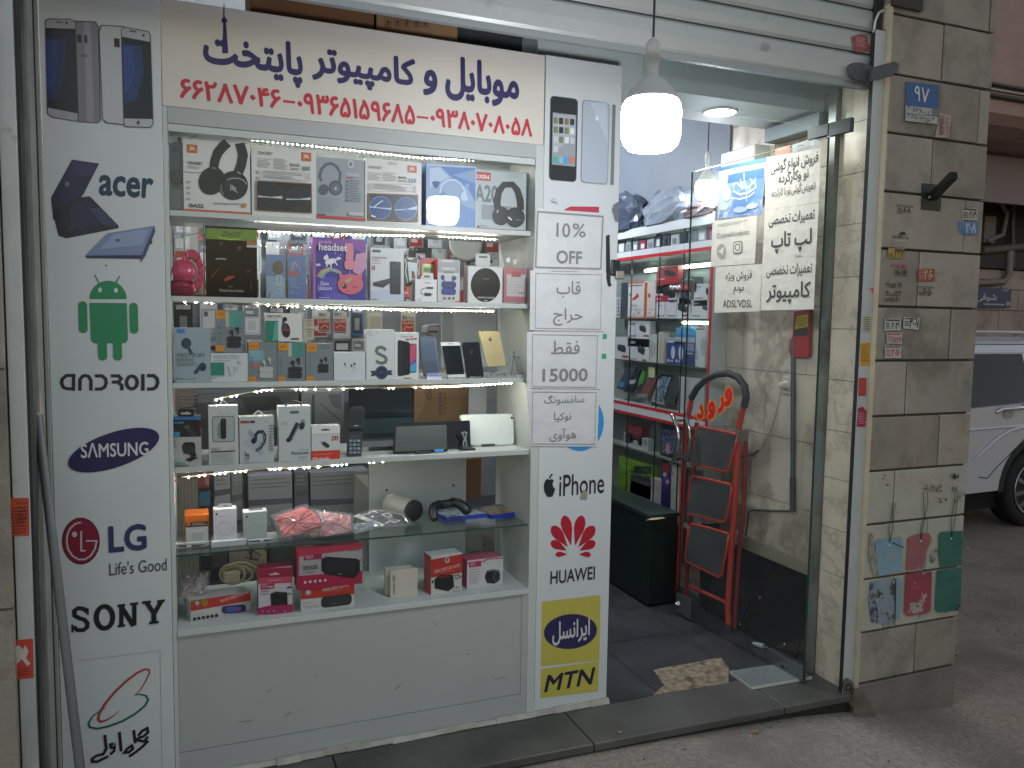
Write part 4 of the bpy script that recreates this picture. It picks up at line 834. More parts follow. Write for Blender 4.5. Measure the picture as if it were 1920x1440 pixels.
product('headset_box', 'purple and blue unicorn headset box with pink headphones and a carry cord', 'headset box', cB, (1518, 258, 2064, 900), ZB, fac(.046), .06, '3a3788', [
    ('p', '7c4c96', [(1520, 262), (2062, 268), (2062, 420), (1900, 350), (1520, 330)]), ('p', '9a5f9c', [(1520, 262), (1545, 258), (1546, 895), (1520, 898)]), ('t', 'UX-007B', 1580, 282, 1706, 308, 'b9a8c8', .008),
    ('p', 'b98aa8', [(1960, 420), (2064, 400), (2064, 560), (2000, 640), (1930, 600)]), ('e', 1680, 760, 120, 110, '4b4aa2'), ('e', 1760, 880, 130, 60, '5a55a8')] +
    [('s', c_, 12, [(1560+k*14, 650+k*6), (1600+k*12, 590+k*6), (1680+k*5, 560+k*7), (1760, 580+k*7), (1810-k*3, 610+k*5)]) for k, c_ in enumerate(('a77ba8', 'b99a6a', 'a9b06a', '6fa88c', '6f8fc0'))] +
    [('e', 1700, 495, 62, 28, 'd8d6de', -15), ('e', 1652, 458, 26, 24, 'd8d6de'), ('p', 'd8d6de', [(1640, 440), (1665, 418), (1668, 445)]), ('s', 'd8d6de', 13, [(1665, 515), (1655, 552)]), ('s', 'd8d6de', 13, [(1700, 520), (1705, 560)]), ('s', 'd8d6de', 13, [(1745, 505), (1770, 535)]), ('s', 'cdb9d6', 14, [(1755, 485), (1775, 460), (1795, 470)]), ('e', 1570, 530, 26, 14, 'b9b9d6'), ('e', 1780, 465, 24, 16, 'c9c6de'),
     ('t', 'Elena', 1596, 700, 1680, 742, 'd0cede', .008), ('t', 'Unicorn', 1572, 748, 1710, 790, 'd0cede', .01), ('r', 1576, 862, 1690, 874, '8f8cc0')] +
    [('s', 'c77f90', 80, [(1885, 310), (1895, 400), (1890, 480)]), ('o', 1840, 480, 1945, 580, 30, 'c9808f'), ('e', 1900, 730, 132, 105, 'c2626f'), ('p', 'c2626f', [(1780, 660), (1790, 612), (1850, 650)]), ('p', 'c2626f', [(1960, 640), (2020, 610), (2020, 680)]), ('e', 1838, 750, 22, 26, '1f1a2a'), ('e', 1830, 742, 7, 8, 'dadada'), ('s', '2a1f2e', 6, [(1925, 752), (1945, 764), (1975, 752)]), ('e', 1880, 690, 40, 18, 'a3a07a', -30), ('e', 1870, 800, 8, 8, '8a3040'), ('s', 'b89a6a', 6, [(1890, 596), (1892, 625)]),
     ('e', 1610, 380, 5, 5, 'cfcbe0'), ('e', 1745, 410, 5, 5, 'cfcbe0'), ('e', 1800, 430, 4, 4, 'cfcbe0'), ('t', 'headset', 1576, 312, 1866, 388, 'd6d3dc', .02)], GB, side='7f4f92',
    extra=lambda mb, ik, e: mb.tube([ik.pl.hit(310+x/S_, 400+y/S_)+Vector((0, .02, 0)) for x, y in ((1728, 262), (1740, 215), (1778, 192), (1815, 205), (1840, 262))], .0025, M('1d2024', .5), 6))
product('power_bank_box', 'white box showing two dark power banks on the second shelf', 'power bank box', cB2, (190, 358, 532, 918), ZB, fac(.047), .05, 'bfc4c7', [
    ('o', 206, 376, 296, 402, 10, '4d5256'), ('t', 'POWER BANK', 204, 446, 360, 466, '9a4a4c', .012), ('l', 206, 472, 300, 500, 2, LT), ('l', 206, 512, 300, 526, 1, '7f8386'), ('r', 206, 538, 236, 582, 'a2333a'), ('t', '7', 214, 548, 228, 572, 'd4c8c8', .01),
    ('p', 'aeb7c8', [(190, 800), (300, 780), (420, 800), (532, 820), (532, 916), (190, 916)]), ('o', 390, 496, 500, 834, 12, '232c3a'), ('o', 398, 502, 492, 570, 8, '2e3847'), ('e', 462, 512, 8, 5, '505c6c'), ('p', '2a3140', [(216, 712), (392, 668), (396, 712), (318, 764), (216, 744)]), ('p', '3a4252', [(216, 710), (390, 668), (392, 690), (310, 730)]), ('t', 'RP1', 208, 876, 262, 900, '5a5e60', .015), ('r', 480, 898, 500, 903, '55595b')], GB)
product('screen_guard_pack', 'small red and dark pack marked 9H beside the power bank box', 'screen guard pack', cB2, (530, 752, 602, 918), ZB, fac(.06), .012, '3a3d3c', [('o', 532, 754, 600, 862, 8, 'b24a38'), ('t', 'MAX', 538, 808, 580, 826, 'd5c8bf', .02), ('t', '9H', 552, 880, 596, 908, 'b9bcba', .02), ('p', '2a2523', [(540, 762), (560, 760), (555, 790), (536, 795)])], GB)
product('adapter_box', 'small white box with a cable adapter drawing and hang tab', 'adapter box', cB2, (650, 678, 872, 922), ZB, fac(.045), .045, 'cfd1cf', [
    ('s', '3d4044', 7, [(770, 768), (740, 770), (715, 785), (706, 808), (716, 830), (745, 838)]), ('r', 765, 757, 834, 778, '34373b'), ('o', 742, 818, 812, 852, 6, '34373b'), ('r', 812, 828, 826, 842, '6a6e70'), ('r', 738, 712, 808, 718, '6f7375'), ('l', 666, 880, 720, 905, 2, 'a5a8a6')], GB, side='aaa79f',
    extra=lambda mb, ik, e: (ik.p('c2c5c2', [(700, 676), (735, 612), (835, 618), (838, 680)]), ik.o(738, 640, 800, 660, 6, '4d5150')))
product('charm_pack', 'small clear bag with a pale charm and foil edges hanging behind the adapter box', 'small pack', cB2, (538, 450, 690, 740), None, fac(.1), .006, '5a615f', [('p', 'b3c2c6', [(572, 500), (662, 510), (672, 700), (590, 715)]), ('p', '7d4f44', [(610, 590), (640, 600), (650, 670), (615, 670)]), ('s', 'd5d9d8', 6, [(545, 470), (560, 520), (550, 600), (575, 720)]), ('s', 'd5d9d8', 6, [(680, 470), (665, 540), (685, 640)]), ('p', 'b9c1bf', [(555, 455), (640, 460), (600, 480)])], GB, rough=.2)
product('fuse_pack', 'red carded pack with a lime green gadget behind the adapter box', 'small pack', cB2, (705, 460, 882, 690), None, fac(.09), .006, '9d2f3c', [('o', 722, 522, 838, 640, 14, '9db86a'), ('o', 734, 560, 828, 606, 8, '55754a'), ('r', 745, 520, 810, 545, 'c2d69a'), ('r', 850, 520, 870, 660, '7f222e'), ('e', 860, 560, 7, 8, 'c9b0b0'), ('e', 860, 600, 7, 8, 'c9b0b0')], GB)
product('earbud_box', 'tall grey and white earbuds box with red base and blue earbud case', 'earbuds box', cB2, (880, 474, 1108, 922), ZB, fac(.045), .04, 'b4b9ba', [
    ('r', 882, 476, 1106, 610, '8e9294'), ('r', 920, 484, 1042, 500, 'c9b6b8'), ('t', 'EARBUDS', 922, 556, 1058, 582, 'd6d8d8', .015), ('r', 935, 600, 1048, 614, '6b6f72'), ('e', 932, 660, 20, 28, '2b3f78'), ('s', '2b3f78', 12, [(935, 675), (950, 695)]), ('e', 1048, 668, 26, 24, '2b3f78'), ('s', '2b3f78', 12, [(1045, 680), (1030, 700)]),
    ('o', 918, 700, 1070, 768, 26, '25376c'), ('o', 918, 772, 1068, 838, 26, '2e437e'), ('r', 935, 760, 1050, 772, '1b2850'), ('e', 950, 874, 13, 13, 'a63a44'), ('e', 998, 874, 13, 13, '4a4d52'), ('e', 1042, 874, 13, 13, 'a63a44'), ('p', 'b3344a', [(878, 905), (1000, 918), (1108, 900), (1108, 926), (878, 926)])], GB, side='b3344a')
product('charger_pack', 'clear clamshell with a round black wireless charger on the second shelf', 'charger pack', cB2, (1190, 545, 1545, 935), ZB, fac(.044), .045, 'b7bdbb', [
    ('o', 1196, 552, 1540, 930, 24, 'c6cbc9'), ('e', 1372, 738, 152, 176, '15191e'), ('e', 1372, 738, 98, 116, '2a3036'), ('e', 1372, 738, 94, 112, '161a1f'), ('r', 1340, 668, 1410, 680, '4c5358'), ('t', 'WIRELESS CHARGER', 1288, 858, 1464, 876, 'c4cac9', .012), ('r', 1355, 892, 1392, 904, 'a3a9a8')], GB, rough=.3,
    extra=lambda mb, ik, e: (mb.pbox(ik.pl, e[0]-.011, e[1]*0+e[2]+.002, e[1], e[3]+.010, .03, PLASTIC(), w=-.046), ik.o(1268, 415, 1418, 545, 22, 'b5bab3'), ik.o(1302, 438, 1392, 460, 6, '5f6560')))
product('cable_bag', 'pink and white card in a clear crinkled bag ending the second shelf', 'cable pack', cB2, (1562, 560, 1795, 880), ZB+.004, fac(.06), .012, 'b06a78', [('r', 1590, 630, 1790, 855, 'c6c0bf'), ('r', 1640, 600, 1735, 655, 'ad4658'), ('l', 1598, 670, 1750, 840, 6, 'a9a3a3', .2), ('e', 1720, 822, 7, 9, '6b5a60'), ('e', 1742, 822, 7, 9, '6b5a60'), ('e', 1764, 822, 7, 9, '6b5a60'), ('p', 'd8dada', [(1580, 470), (1620, 450), (1625, 500), (1590, 510)]), ('p', 'c2c7c7', [(1650, 480), (1700, 470), (1690, 520), (1660, 530)])], GB,
    extra=lambda mb, ik, e: mb.pbox(ik.pl, e[0]-.004, e[2]+.003, e[1]-.003, e[3]+.055, .002, PLASTIC(), w=.004))
# --- third shelf
GC = 'earbud and phone boxes on the third shelf'
product('earbud_box', 'grey blue earbuds box printed PREMIUM SOUND QUALITY', 'earbuds box', cC, (92, 300, 466, 848), ZC, fac(.046), .05, '8fa0a6', [
    ('r', 116, 312, 200, 356, '2f77b4'), ('e', 215, 460, 52, 56, '2c3a52'), ('s', '2c3a52', 34, [(222, 470), (275, 575)]), ('s', '55657c', 8, [(240, 480), (285, 565)]), ('t', 'PREMIUM', 120, 558, 404, 604, '66777c', .016), ('t', 'SOUND', 118, 612, 292, 646, '66777c', .016), ('t', 'QUALITY', 118, 656, 326, 696, '66777c', .016),
    ('e', 385, 700, 36, 44, '2c3a52'), ('s', '2c3a52', 36, [(372, 680), (305, 768)]), ('e', 390, 715, 20, 22, '1a2436'), ('t', 'EARBUDS', 108, 815, 192, 828, '4b5960', .006), ('t', 'BLUETOOTH', 225, 818, 318, 830, '4b5960', .006)], GC, top='a7b6ba')
hb = product('earbud_box', 'low white earbuds box with grey lettering below an orange cornered box', 'earbuds box', cC, (470, 560, 848, 858), ZC, fac(.045), .05, 'bcc3c3', [
    ('t', 'HAYLOU', 502, 580, 752, 618, '8f9a98', .02), ('r', 492, 634, 660, 642, '8a918f'), ('r', 472, 656, 608, 788, '1f7a6c'), ('r', 472, 792, 606, 800, '7fa49c'), ('s', 'a3aaa8', 22, [(645, 690), (670, 800)]), ('s', '9aa2a0', 9, [(735, 660), (790, 670)]), ('s', '5a6462', 6, [(752, 640), (755, 672)]), ('s', '7f8a90', 8, [(715, 700), (705, 735)]), ('s', 'aab1b0', 6, [(760, 690), (700, 790)]), ('r', 480, 812, 530, 822, '9aa2a0')], GC, top='cdd2d2')
pl_c = fac(.046); z_on = pl_c.uv(310+660/S_, 560+558/S_)[1]
product('earbud_box', 'orange cornered grey earbuds box standing on the low white earbuds box', 'earbuds box', cC, (515, 118, 822, 548), z_on+.001, fac(.06), .04, '6f7a7e', [
    ('r', 520, 120, 615, 208, 'c2832b'), ('t', '602', 540, 145, 600, 172, '7a5218', .01), ('r', 618, 130, 660, 292, 'a3a795'), ('r', 655, 132, 786, 296, '4f8d86')] + [('r', 668+i*15, 135, 668+i*15+5, 294, '5fa39b') for i in range(8)] + [('r', 518, 480, 604, 545, 'c07f2c'), ('e', 560, 292, 9, 9, '59646a'), ('e', 560, 355, 9, 9, '59646a'), ('e', 560, 415, 9, 9, '59646a')] + earbuds(708, 388, 142), GC, top='c9cbb8')
for lbl, L, R, T, case, col, ops, corner in (
    ('orange cornered grey earbuds box with a white case, standing beside the low white box', 850, 1148, 445, (1038, 700, 142), 'a9aea8', [('r', 858, 528, 1012, 640, '6f9ba4'), ('l', 866, 540, 990, 600, 4, '9ab8bc', .25), ('e', 930, 695, 36, 18, 'b0655c'), ('r', 866, 650, 1000, 655, 'a8aeac')], '601'),
    ('orange cornered grey earbuds box with a black case and teal seal', 1152, 1440, 452, (1335, 702, 140), '1d232b', [('r', 1264, 452, 1310, 596, 'a3a795'), ('r', 1300, 452, 1428, 596, '3f837c')] + [('r', 1312+i*15, 455, 1312+i*15+5, 594, '4f958d') for i in range(7)], '603'),
    ('orange cornered grey earbuds box with a narrow black case', 1446, 1724, 462, (1624, 672, 108), '1a1f27', [('r', 1600, 505, 1700, 515, '59646a'), ('r', 1585, 480, 1680, 490, '59646a')], '600')):
    product('earbud_box', lbl, 'earbuds box', cC, (L, T, R, 862), ZC, fac(.045), .045, '6f7a7e', ops + [('r', L+8, T+4, L+112, T+82, 'c2832b'), ('t', corner, L+28, T+28, L+88, T+56, '7a5218', .01), ('r', L+2, 802, L+84, 862, 'c07f2c'), ('r', L+16, 830, L+66, 836, '8a5a1c')] + [('e', L+38, yy, 8, 8, '59646a') for yy in (610, 650, 700, 750)] + earbuds(*case, col=col, hi='8b908c' if col[0] == 'a' else '323a44'), GC, top='9ea39b')
z_on = fac(.045).uv(310+1200/S_, 560+448/S_)[1]
product('earbud_box', 'white earbuds box with black bud and teal panel lying on orange cornered boxes', 'earbuds box', cC, (1026, 148, 1408, 442), z_on+.002, fac(.05), .045, 'c3c7c3', [
    ('t', 'HAYLOU', 1048, 168, 1196, 194, '33393a', .022), ('l', 1050, 204, 1140, 214, 1, '8c918e'), ('r', 1028, 226, 1160, 440, '1f7566'), ('p', '4d9a88', [(1100, 440), (1128, 240), (1160, 240), (1160, 420)]), ('e', 1228, 212, 24, 24, '1d2126'), ('s', '1d2126', 20, [(1216, 225), (1212, 260)]), ('e', 1240, 325, 44, 76, '1b1e22', -8), ('r', 1200, 310, 1284, 332, '8c3a35'), ('e', 1225, 285, 28, 34, '3b4044'), ('o', 1292, 405, 1376, 422, 6, '3b4040')], GC, top='d2d5d2')
product('earbud_box', 'plain white box with two tiny earbuds printed on it', 'earbuds box', cC, (1734, 552, 2058, 862), ZC, fac(.045), .05, 'bfc5c7', [('e', 1845, 672, 9, 14, '4d5458'), ('s', '4d5458', 6, [(1845, 680), (1862, 705)]), ('e', 1915, 690, 10, 16, '3e4448'), ('e', 1945, 670, 13, 10, '2e3438'), ('s', '8c9294', 5, [(1905, 740), (1920, 745), (1940, 735)]), ('s', '8c9294', 5, [(1940, 685), (1950, 720)])], GC, top='d0d4d5')
product('phone_box', 'white phone box with a big olive letter S and navy badge', 'phone box', cC2, (148, 318, 436, 852), ZC, fac(.045), .045, 'c3c8c7', [
    ('s', '5f6b60', 32, [(346, 532), (325, 508), (295, 498), (264, 508), (250, 535), (262, 562), (300, 580), (338, 598), (352, 626), (342, 652), (310, 664), (272, 658), (248, 638)]), ('p', '27364c', [(186, 745), (240, 738), (245, 790), (190, 800), (206, 772)]), ('p', '27364c', [(418, 735), (362, 738), (362, 785), (420, 785), (402, 760)]), ('e', 304, 760, 66, 70, '34455c'), ('e', 304, 760, 48, 52, '202e45'), ('l', 275, 742, 332, 775, 3, '4f627c', .4), ('t', 'H', 246, 340, 270, 356, '8b918f'), ('p', 'aab0ae', [(165, 335), (200, 328), (185, 345)]), ('p', 'aab0ae', [(180, 378), (215, 360), (205, 385)]), ('l', 172, 340, 190, 380, 3, '9fa5a3')], GC, top='cfd3d2', side='b7bcbb')
product('phone_box', 'white phone box picturing a black phone with a pink and blue screen', 'phone box', cC2, (438, 346, 686, 852), ZC, fac(.045), .045, 'cdd0cf', [
    ('t', 'Galaxy A04', 500, 380, 626, 402, '7c6a6c', .008), ('p', 'a33a42', [(552, 412), (668, 404), (664, 424), (552, 430)]), ('t', '128GB', 574, 412, 646, 424, 'd3bfc0', .01), ('o', 590, 462, 662, 760, 14, '23262c'), ('p', 'b94f6c', [(596, 474), (656, 466), (656, 610), (596, 660)]), ('p', '7a4f9c', [(596, 660), (656, 605), (656, 660), (596, 690)]), ('p', '3fa0c0', [(596, 692), (656, 660), (656, 748), (596, 752)]),
    ('p', '17191f', [(470, 435), (486, 425), (585, 446), (594, 462), (594, 770), (582, 780), (486, 798), (470, 785)]), ('p', '22252c', [(474, 440), (520, 434), (520, 790), (474, 782)]), ('e', 500, 452, 7, 8, '3c4048'), ('e', 500, 476, 7, 8, '3c4048'), ('r', 530, 812, 606, 822, '6b6f70')], GC, top='d4d7d6')
# phones on stands, third shelf
def slab(mb, pts, th, m, side=None, lean=None, pl=None, ink=None, crop=None, y0=.05):
    pass
def standing(name, label, cat, crop, corners, pl, th, front, edge, ops, tilt, rr=10, group=None, rough=.15, parts=None):
    """flat device: outline given by its four corners (rounded), leaning back by tilt radians"""
    g = root(name, (0, 0, 0), label, cat, group)
    a = pl.uv(crop[0]+corners[3][0]/crop[2], crop[1]+(corners[3][1]+corners[2][1])/2/crop[2])
    O = pl.P(0, min(pl.uv(crop[0]+c_[0]/crop[2], crop[1]+c_[1]/crop[2])[1] for c_ in corners)); 
    lp_ = Pl(O, (1, 0, 0), (0, -math.cos(tilt), math.sin(tilt)), (0, math.sin(tilt), math.cos(tilt)))
    ctr = lp_.hit(crop[0]+sum(c_[0] for c_ in corners)/4/crop[2], crop[1]+max(c_[1] for c_ in corners)/crop[2]); g.location = ctr
    ik = Ink(None, lp_, crop, rough=rough)
    q = [Vector(ik.q(*c_)) for c_ in corners]; k = abs(ik.q(corners[0][0]+rr, corners[0][1])[0]-ik.q(*corners[0])[0]); out = []
    for i in range(4):
        p0, p1, p2 = q[i-1], q[i], q[(i+1) % 4]; d0 = (p0-p1).normalized(); d1 = (p2-p1).normalized()
        s0, s1 = p1+d0*k, p1+d1*k
        for t in (0, .25, .5, .75, 1): out.append(tuple((s0*(1-t)+p1*t)*(1-t)+(p1*(1-t)+s1*t)*t))
    mb = MB(); mb.prism(lp_, out, th, M(front, rough), 0, M(edge, .3, .3)); ik.mb = mb; do(ik, ops); part('body', mb, g, bev=.0012)
    for nm, fn in (parts or ()):
        mb = MB(); fn(mb, ik, lp_); part(nm, mb, g)
    return g
def boxpart(x0, y0, x1, y1, col, d=.02, w=.006, rough=.3):
    return lambda mb, ik, pl: (lambda e: mb.pbox(pl, e[0], e[2], e[1], e[3], d, col if not isinstance(col, str) else M(col, rough), w=w))(ik.ext(x0, y0, x1, y1))
GP = 'phones on stands on the third shelf'
standing('smartphone', 'blue black curved phone leaning on a clear stand beside the phone boxes', 'phone', cC2, [(690, 385), (862, 385), (915, 800), (735, 800)], fac(.052), .007, '29384c', '4c5a6c', [('p', '34465f', [(705, 400), (845, 400), (880, 640), (720, 640)]), ('p', '4a5c76', [(840, 395), (860, 400), (908, 790), (895, 790)])], .27, 40, GP, .6,
    [('stand', boxpart(762, 770, 918, 828, '2c4a86', .012, .008)), ('price_tag', boxpart(762, 808, 918, 836, 'a9b3ba', .002, .0095))])
standing('smartphone', 'phone with white front and black screen leaning on a small black stand', 'phone', cC2, [(910, 448), (1105, 445), (1168, 808), (985, 815)], fac(.05), .007, 'c9cdcc', 'a4a9aa', [('p', '0c0f14', [(922, 486), (1112, 482), (1158, 775), (975, 782)]), ('r', 985, 462, 1040, 468, '5d6264')], .33, 14, GP, .04, [('stand', boxpart(982, 812, 1128, 832, '1a1d20', .03, .008))])
standing('smartphone', 'black phone showing its back, between the white fronted and the gold phone', 'phone', cC2, [(1128, 450), (1310, 445), (1358, 808), (1185, 815)], fac(.052), .007, '14181d', '2a2f35', [('e', 1228, 548, 16, 20, '2f3439'), ('e', 1146, 468, 7, 7, '3b4249')], .33, 18, GP, .04, [('stand', boxpart(1200, 806, 1330, 826, '1a1d20', .03, .008))])
standing('smartphone', 'gold phone shown from its back, raised on a clear stand', 'phone', cC2, [(1302, 330), (1512, 335), (1585, 690), (1390, 698)], fac(.06), .007, 'a89b70', 'b8ad88', [('e', 1337, 334, 9, 8, '24221c'), ('e', 1422, 420, 17, 20, '55503f'), ('e', 1436, 412, 7, 9, 'a89b70'), ('s', '55503f', 5, [(1424, 396), (1432, 388)]), ('r', 1425, 598, 1480, 603, '8f845f')], .33, 20, GP, .22,
    [('stand', boxpart(1392, 704, 1590, 806, PLASTIC(), .03, .004)), ('stand_lettering', lambda mb, ik, pl: Ink(mb, Pl(pl.P(0, 0, .0062), pl.U, pl.N, pl.V), cC2).t('iPhone', 1420, 748, 1580, 792, '1a1c1e', .004))])
g = root('acrylic_stand', fac(.06).P(fac(.06).uv(960, 705)[0], ZC), 'small empty clear stand at the right end of the third shelf', 'stand'); mb = MB(); pl = fac(.06)
for pts in ([(1585, 700), (1672, 530)], [(1672, 530), (1640, 785)], [(1665, 570), (1720, 780)], [(1610, 580), (1725, 610)]): mb.tube([pl.hit(660+x/S_, 560+y/S_) for x, y in pts], .0022, M('70787c', .2), 6)
part('frame', mb, g); mb = MB(); mb.pbox(pl, *(lambda e: (e[0], e[2], ZC+.0004, ZC+.007))(Ink(None, pl, cC2).ext(1700, 742, 1795, 775)), .02, M('c4c8c6', .3)); part('base', mb, g)
# --- fourth shelf
GD = 'goods on the fourth shelf'
pD = fac(.024)
def loop_handle(pts, col='c9cccb', r=.0018):
    return lambda mb, ik, e: mb.tube([ik.pl.hit(ik.c[0]+x/ik.c[2], ik.c[1]+y/ik.c[2])+Vector((0, .015, 0)) for x, y in pts], r, M(col, .4), 6)
product('phone_holder_box', 'blue topped grey box of a phone holder marked 2in1 with black hang tab', 'phone holder box', cD, (68, 330, 370, 878), ZD, pD, .05, 'a4a8a6', [
    ('r', 68, 332, 366, 368, '2b6ea6'), ('p', '171d24', [(68, 366), (366, 366), (366, 540), (68, 548)]), ('p', '2f363d', [(190, 435), (235, 415), (325, 530), (275, 540)]), ('p', '4a525a', [(195, 440), (230, 422), (250, 445), (212, 465)]), ('p', '0d1117', [(255, 370), (300, 370), (362, 470), (362, 530)]), ('r', 92, 388, 190, 406, '2b6ea6'), ('r', 92, 492, 148, 545, '2f86ac'), ('p', '6f2b2f', [(352, 440), (366, 440), (366, 520), (350, 500)]),
    ('o', 175, 596, 308, 700, 40, '1b1e21'), ('p', '2a2e31', [(172, 640), (305, 640), (310, 690), (285, 735), (190, 712)]), ('p', '15181a', [(255, 720), (310, 700), (322, 740), (270, 770)]), ('p', '1a1d20', [(205, 775), (270, 745), (345, 755), (250, 800)]), ('r', 100, 560, 140, 640, '96a09f'), ('t', '2in1', 98, 792, 196, 826, '3f7f96', .01), ('r', 100, 832, 240, 842, '4a4e50')], GD,
    extra=lambda mb, ik, e: (ik.p('15181b', [(130, 270), (150, 255), (280, 255), (294, 270), (294, 332), (130, 332)]), ik.p('a9aeab', [(158, 292), (200, 292), (210, 284), (232, 284), (240, 292), (265, 296), (262, 312), (160, 310)])))
product('headset_box', 'tall white box with a black earpiece in its rounded window and a string loop', 'headset box', cD, (446, 226, 750, 862), ZD, pD, .05, 'b7bcba', [
    ('o', 545, 268, 655, 304, 14, '9a9f9c'), ('o', 548, 271, 652, 301, 13, 'b9bebb'), ('o', 484, 330, 712, 596, 26, '3f4446'), ('o', 490, 336, 706, 590, 24, '9fa5a4'), ('e', 560, 480, 24, 85, '7a807f'), ('o', 568, 352, 626, 566, 26, '15181b'), ('o', 580, 362, 614, 470, 14, '262a2e'), ('e', 597, 375, 5, 5, '777c80'),
    ('t', 'SMART CALL', 476, 652, 580, 664, '6f7573', .01), ('r', 476, 668, 560, 676, '7a807e'), ('r', 468, 686, 716, 698, '2f3333'), ('l', 474, 712, 715, 850, 9, '979d9b', .3), ('e', 688, 660, 12, 6, '9da3a1')], GD, top='d5d8d5', extra=loop_handle([(545, 226), (570, 205), (600, 178), (635, 205), (660, 226)]))
product('headset_box', 'white box with a black ear hook headset, deer mark and red corner bar', 'headset box', cD, (764, 335, 1116, 840), ZD, fac(.022), .05, 'b0b6b6', [
    ('p', '9fabb8', [(800, 600), (880, 540), (960, 560), (1000, 640), (1020, 720), (940, 700), (880, 660)]), ('p', '8b99ab', [(860, 460), (910, 500), (900, 560), (850, 520)]), ('p', '97a5b5', [(930, 680), (1010, 690), (985, 750)]), ('r', 772, 378, 862, 404, '943038'), ('r', 872, 376, 920, 402, '3a3d40'), ('l', 1026, 378, 1060, 392, 1, '8a9090'),
    ('s', '2a2e34', 34, [(925, 590), (930, 520), (960, 490), (1000, 490), (1022, 530), (1018, 590), (980, 650), (935, 690)]), ('s', '8d949c', 8, [(1002, 500), (1018, 540), (1008, 600), (940, 690)]), ('e', 908, 585, 26, 30, '1d2126'), ('s', '43484f', 10, [(905, 560), (925, 530)]), ('l', 1068, 420, 1112, 690, 9, '7f878c', .6),
    ('s', '33383c', 12, [(830, 730), (850, 722), (858, 745)]), ('s', '33383c', 8, [(825, 735), (822, 700), (812, 692)]), ('s', '33383c', 6, [(836, 736), (834, 760)]), ('s', '33383c', 6, [(854, 740), (858, 765)]), ('l', 806, 765, 876, 785, 2, '757c7e'), ('l', 805, 798, 1020, 818, 2, '7c8385')], GD, top='d3d6d5', side='c3c6c5', extra=loop_handle([(900, 334), (930, 305), (958, 280), (990, 300), (1020, 328)]))
product('headset_box', 'tall white box with a long black earpiece picture and black handle', 'headset box', cD, (1168, 230, 1494, 830), ZD, fac(.022), .055, 'b5bbbb', [
    ('o', 1282, 276, 1374, 304, 8, '55605f'), ('l', 1198, 390, 1260, 425, 2, '8a9392'), ('s', '3e4a50', 50, [(1365, 400), (1285, 565)]), ('s', '20272d', 44, [(1362, 405), (1288, 560)]), ('s', '7f97a6', 10, [(1378, 415), (1300, 570)]), ('e', 1272, 572, 30, 24, '20272d', -30), ('e', 1405, 430, 28, 40, '23292e', 20), ('s', '4c5358', 7, [(1395, 400), (1400, 375), (1420, 366), (1430, 385), (1420, 420)]),
    ('t', 'Wireless', 1378, 668, 1470, 682, '7d8687', .006), ('t', 'Bluetooth', 1298, 690, 1472, 722, '5b6b6c', .012), ('l', 1370, 742, 1470, 765, 2, '9aa2a2'), ('t', 'NV13', 1190, 788, 1282, 806, '7f898a', .012)] + [('e', x, 785, 7, 8, '8d9697') for x in (1385, 1420, 1458)], GD, top='dadddc', side='d2d5d4', extra=loop_handle([(1245, 232), (1248, 200), (1315, 174), (1400, 200), (1405, 232)], '2b2f31', .0036))
product('adapter_box', 'small white box with bright red base and a plug adapter picture', 'adapter box', cD, (1504, 430, 1796, 806), ZD, fac(.024), .045, 'bfc4c2', [
    ('r', 1504, 684, 1796, 806, 'c03a2c'), ('t', 'Mcdodo', 1518, 750, 1688, 780, 'd8cfca', .012), ('r', 1515, 715, 1720, 728, 'cf6a5c'), ('s', 'b8402f', 11, [(1718, 585), (1720, 540), (1745, 538), (1750, 570), (1738, 575), (1755, 545), (1772, 540), (1775, 582)]), ('p', '2e3a3c', [(1614, 600), (1640, 590), (1690, 630), (1684, 652), (1660, 656), (1612, 622)]), ('s', '8e9796', 7, [(1592, 592), (1618, 606)]), ('s', '8e9796', 6, [(1612, 580), (1625, 596)]),
    ('p', 'd2d6d4', [(1504, 430), (1796, 430), (1796, 505), (1504, 515)]), ('p', '4a5254', [(1602, 466), (1640, 460), (1650, 456), (1664, 462), (1690, 464), (1690, 478), (1602, 480)])], GD)
# flip phone on stand
g = standing('flip_phone', 'open black flip phone with keypad on a small stand', 'phone', (640, 480, 3), [(36, 990), (120, 985), (112, 1140), (32, 1145)], fac(.055), .012, '14171c', '20242a', [('o', 44, 1006, 112, 1024, 6, '23282e')] + [('o', 44+c_*22, 1032+r_*22, 62+c_*22, 1046+r_*22, 4, '5a6a74' if (r_+c_) % 2 else '6b7f88') for r_ in range(4) for c_ in range(3)], .2, 14, GD, .25,
    [('lid', lambda mb, ik, pl: (mb.prism(pl, [ik.q(*p) for p in ((48, 862), (62, 846), (112, 842), (128, 856), (130, 880), (124, 960), (112, 970), (44, 970), (40, 955))], .01, M('181c22', .2), w=.002), Ink(mb, Pl(pl.P(0, 0, .0025), pl.U, pl.N, pl.V), (640, 480, 3), rough=.08).o(54, 866, 118, 944, 8, '0a0d12').r(72, 952, 96, 957, '8a9094'))),
     ('stand', boxpart(38, 1128, 114, 1150, '23282a', .03, .01)), ('stand_lettering', lambda mb, ik, pl: Ink(mb, Pl(pl.P(0, 0, .0105), pl.U, pl.N, pl.V), (640, 480, 3)).t('SAMSUNG', 46, 1133, 108, 1146, 'aab2b4', .02))])
standing('tablet', 'black tablet with dull grey screen, front one of the two tablets', 'tablet', cD2, [(435, 418), (988, 398), (990, 690), (425, 718)], fac(.05), .009, '14181a', '2a2e30', [('p', M('3d4440', .25), [(452, 440), (970, 420), (975, 668), (445, 696)])], .3, 16, GD, .12, [('stand', boxpart(652, 694, 800, 722, '16191b', .04, .012)), ('price_tag', boxpart(836, 676, 930, 706, '2f7fc0', .002, .0145))])
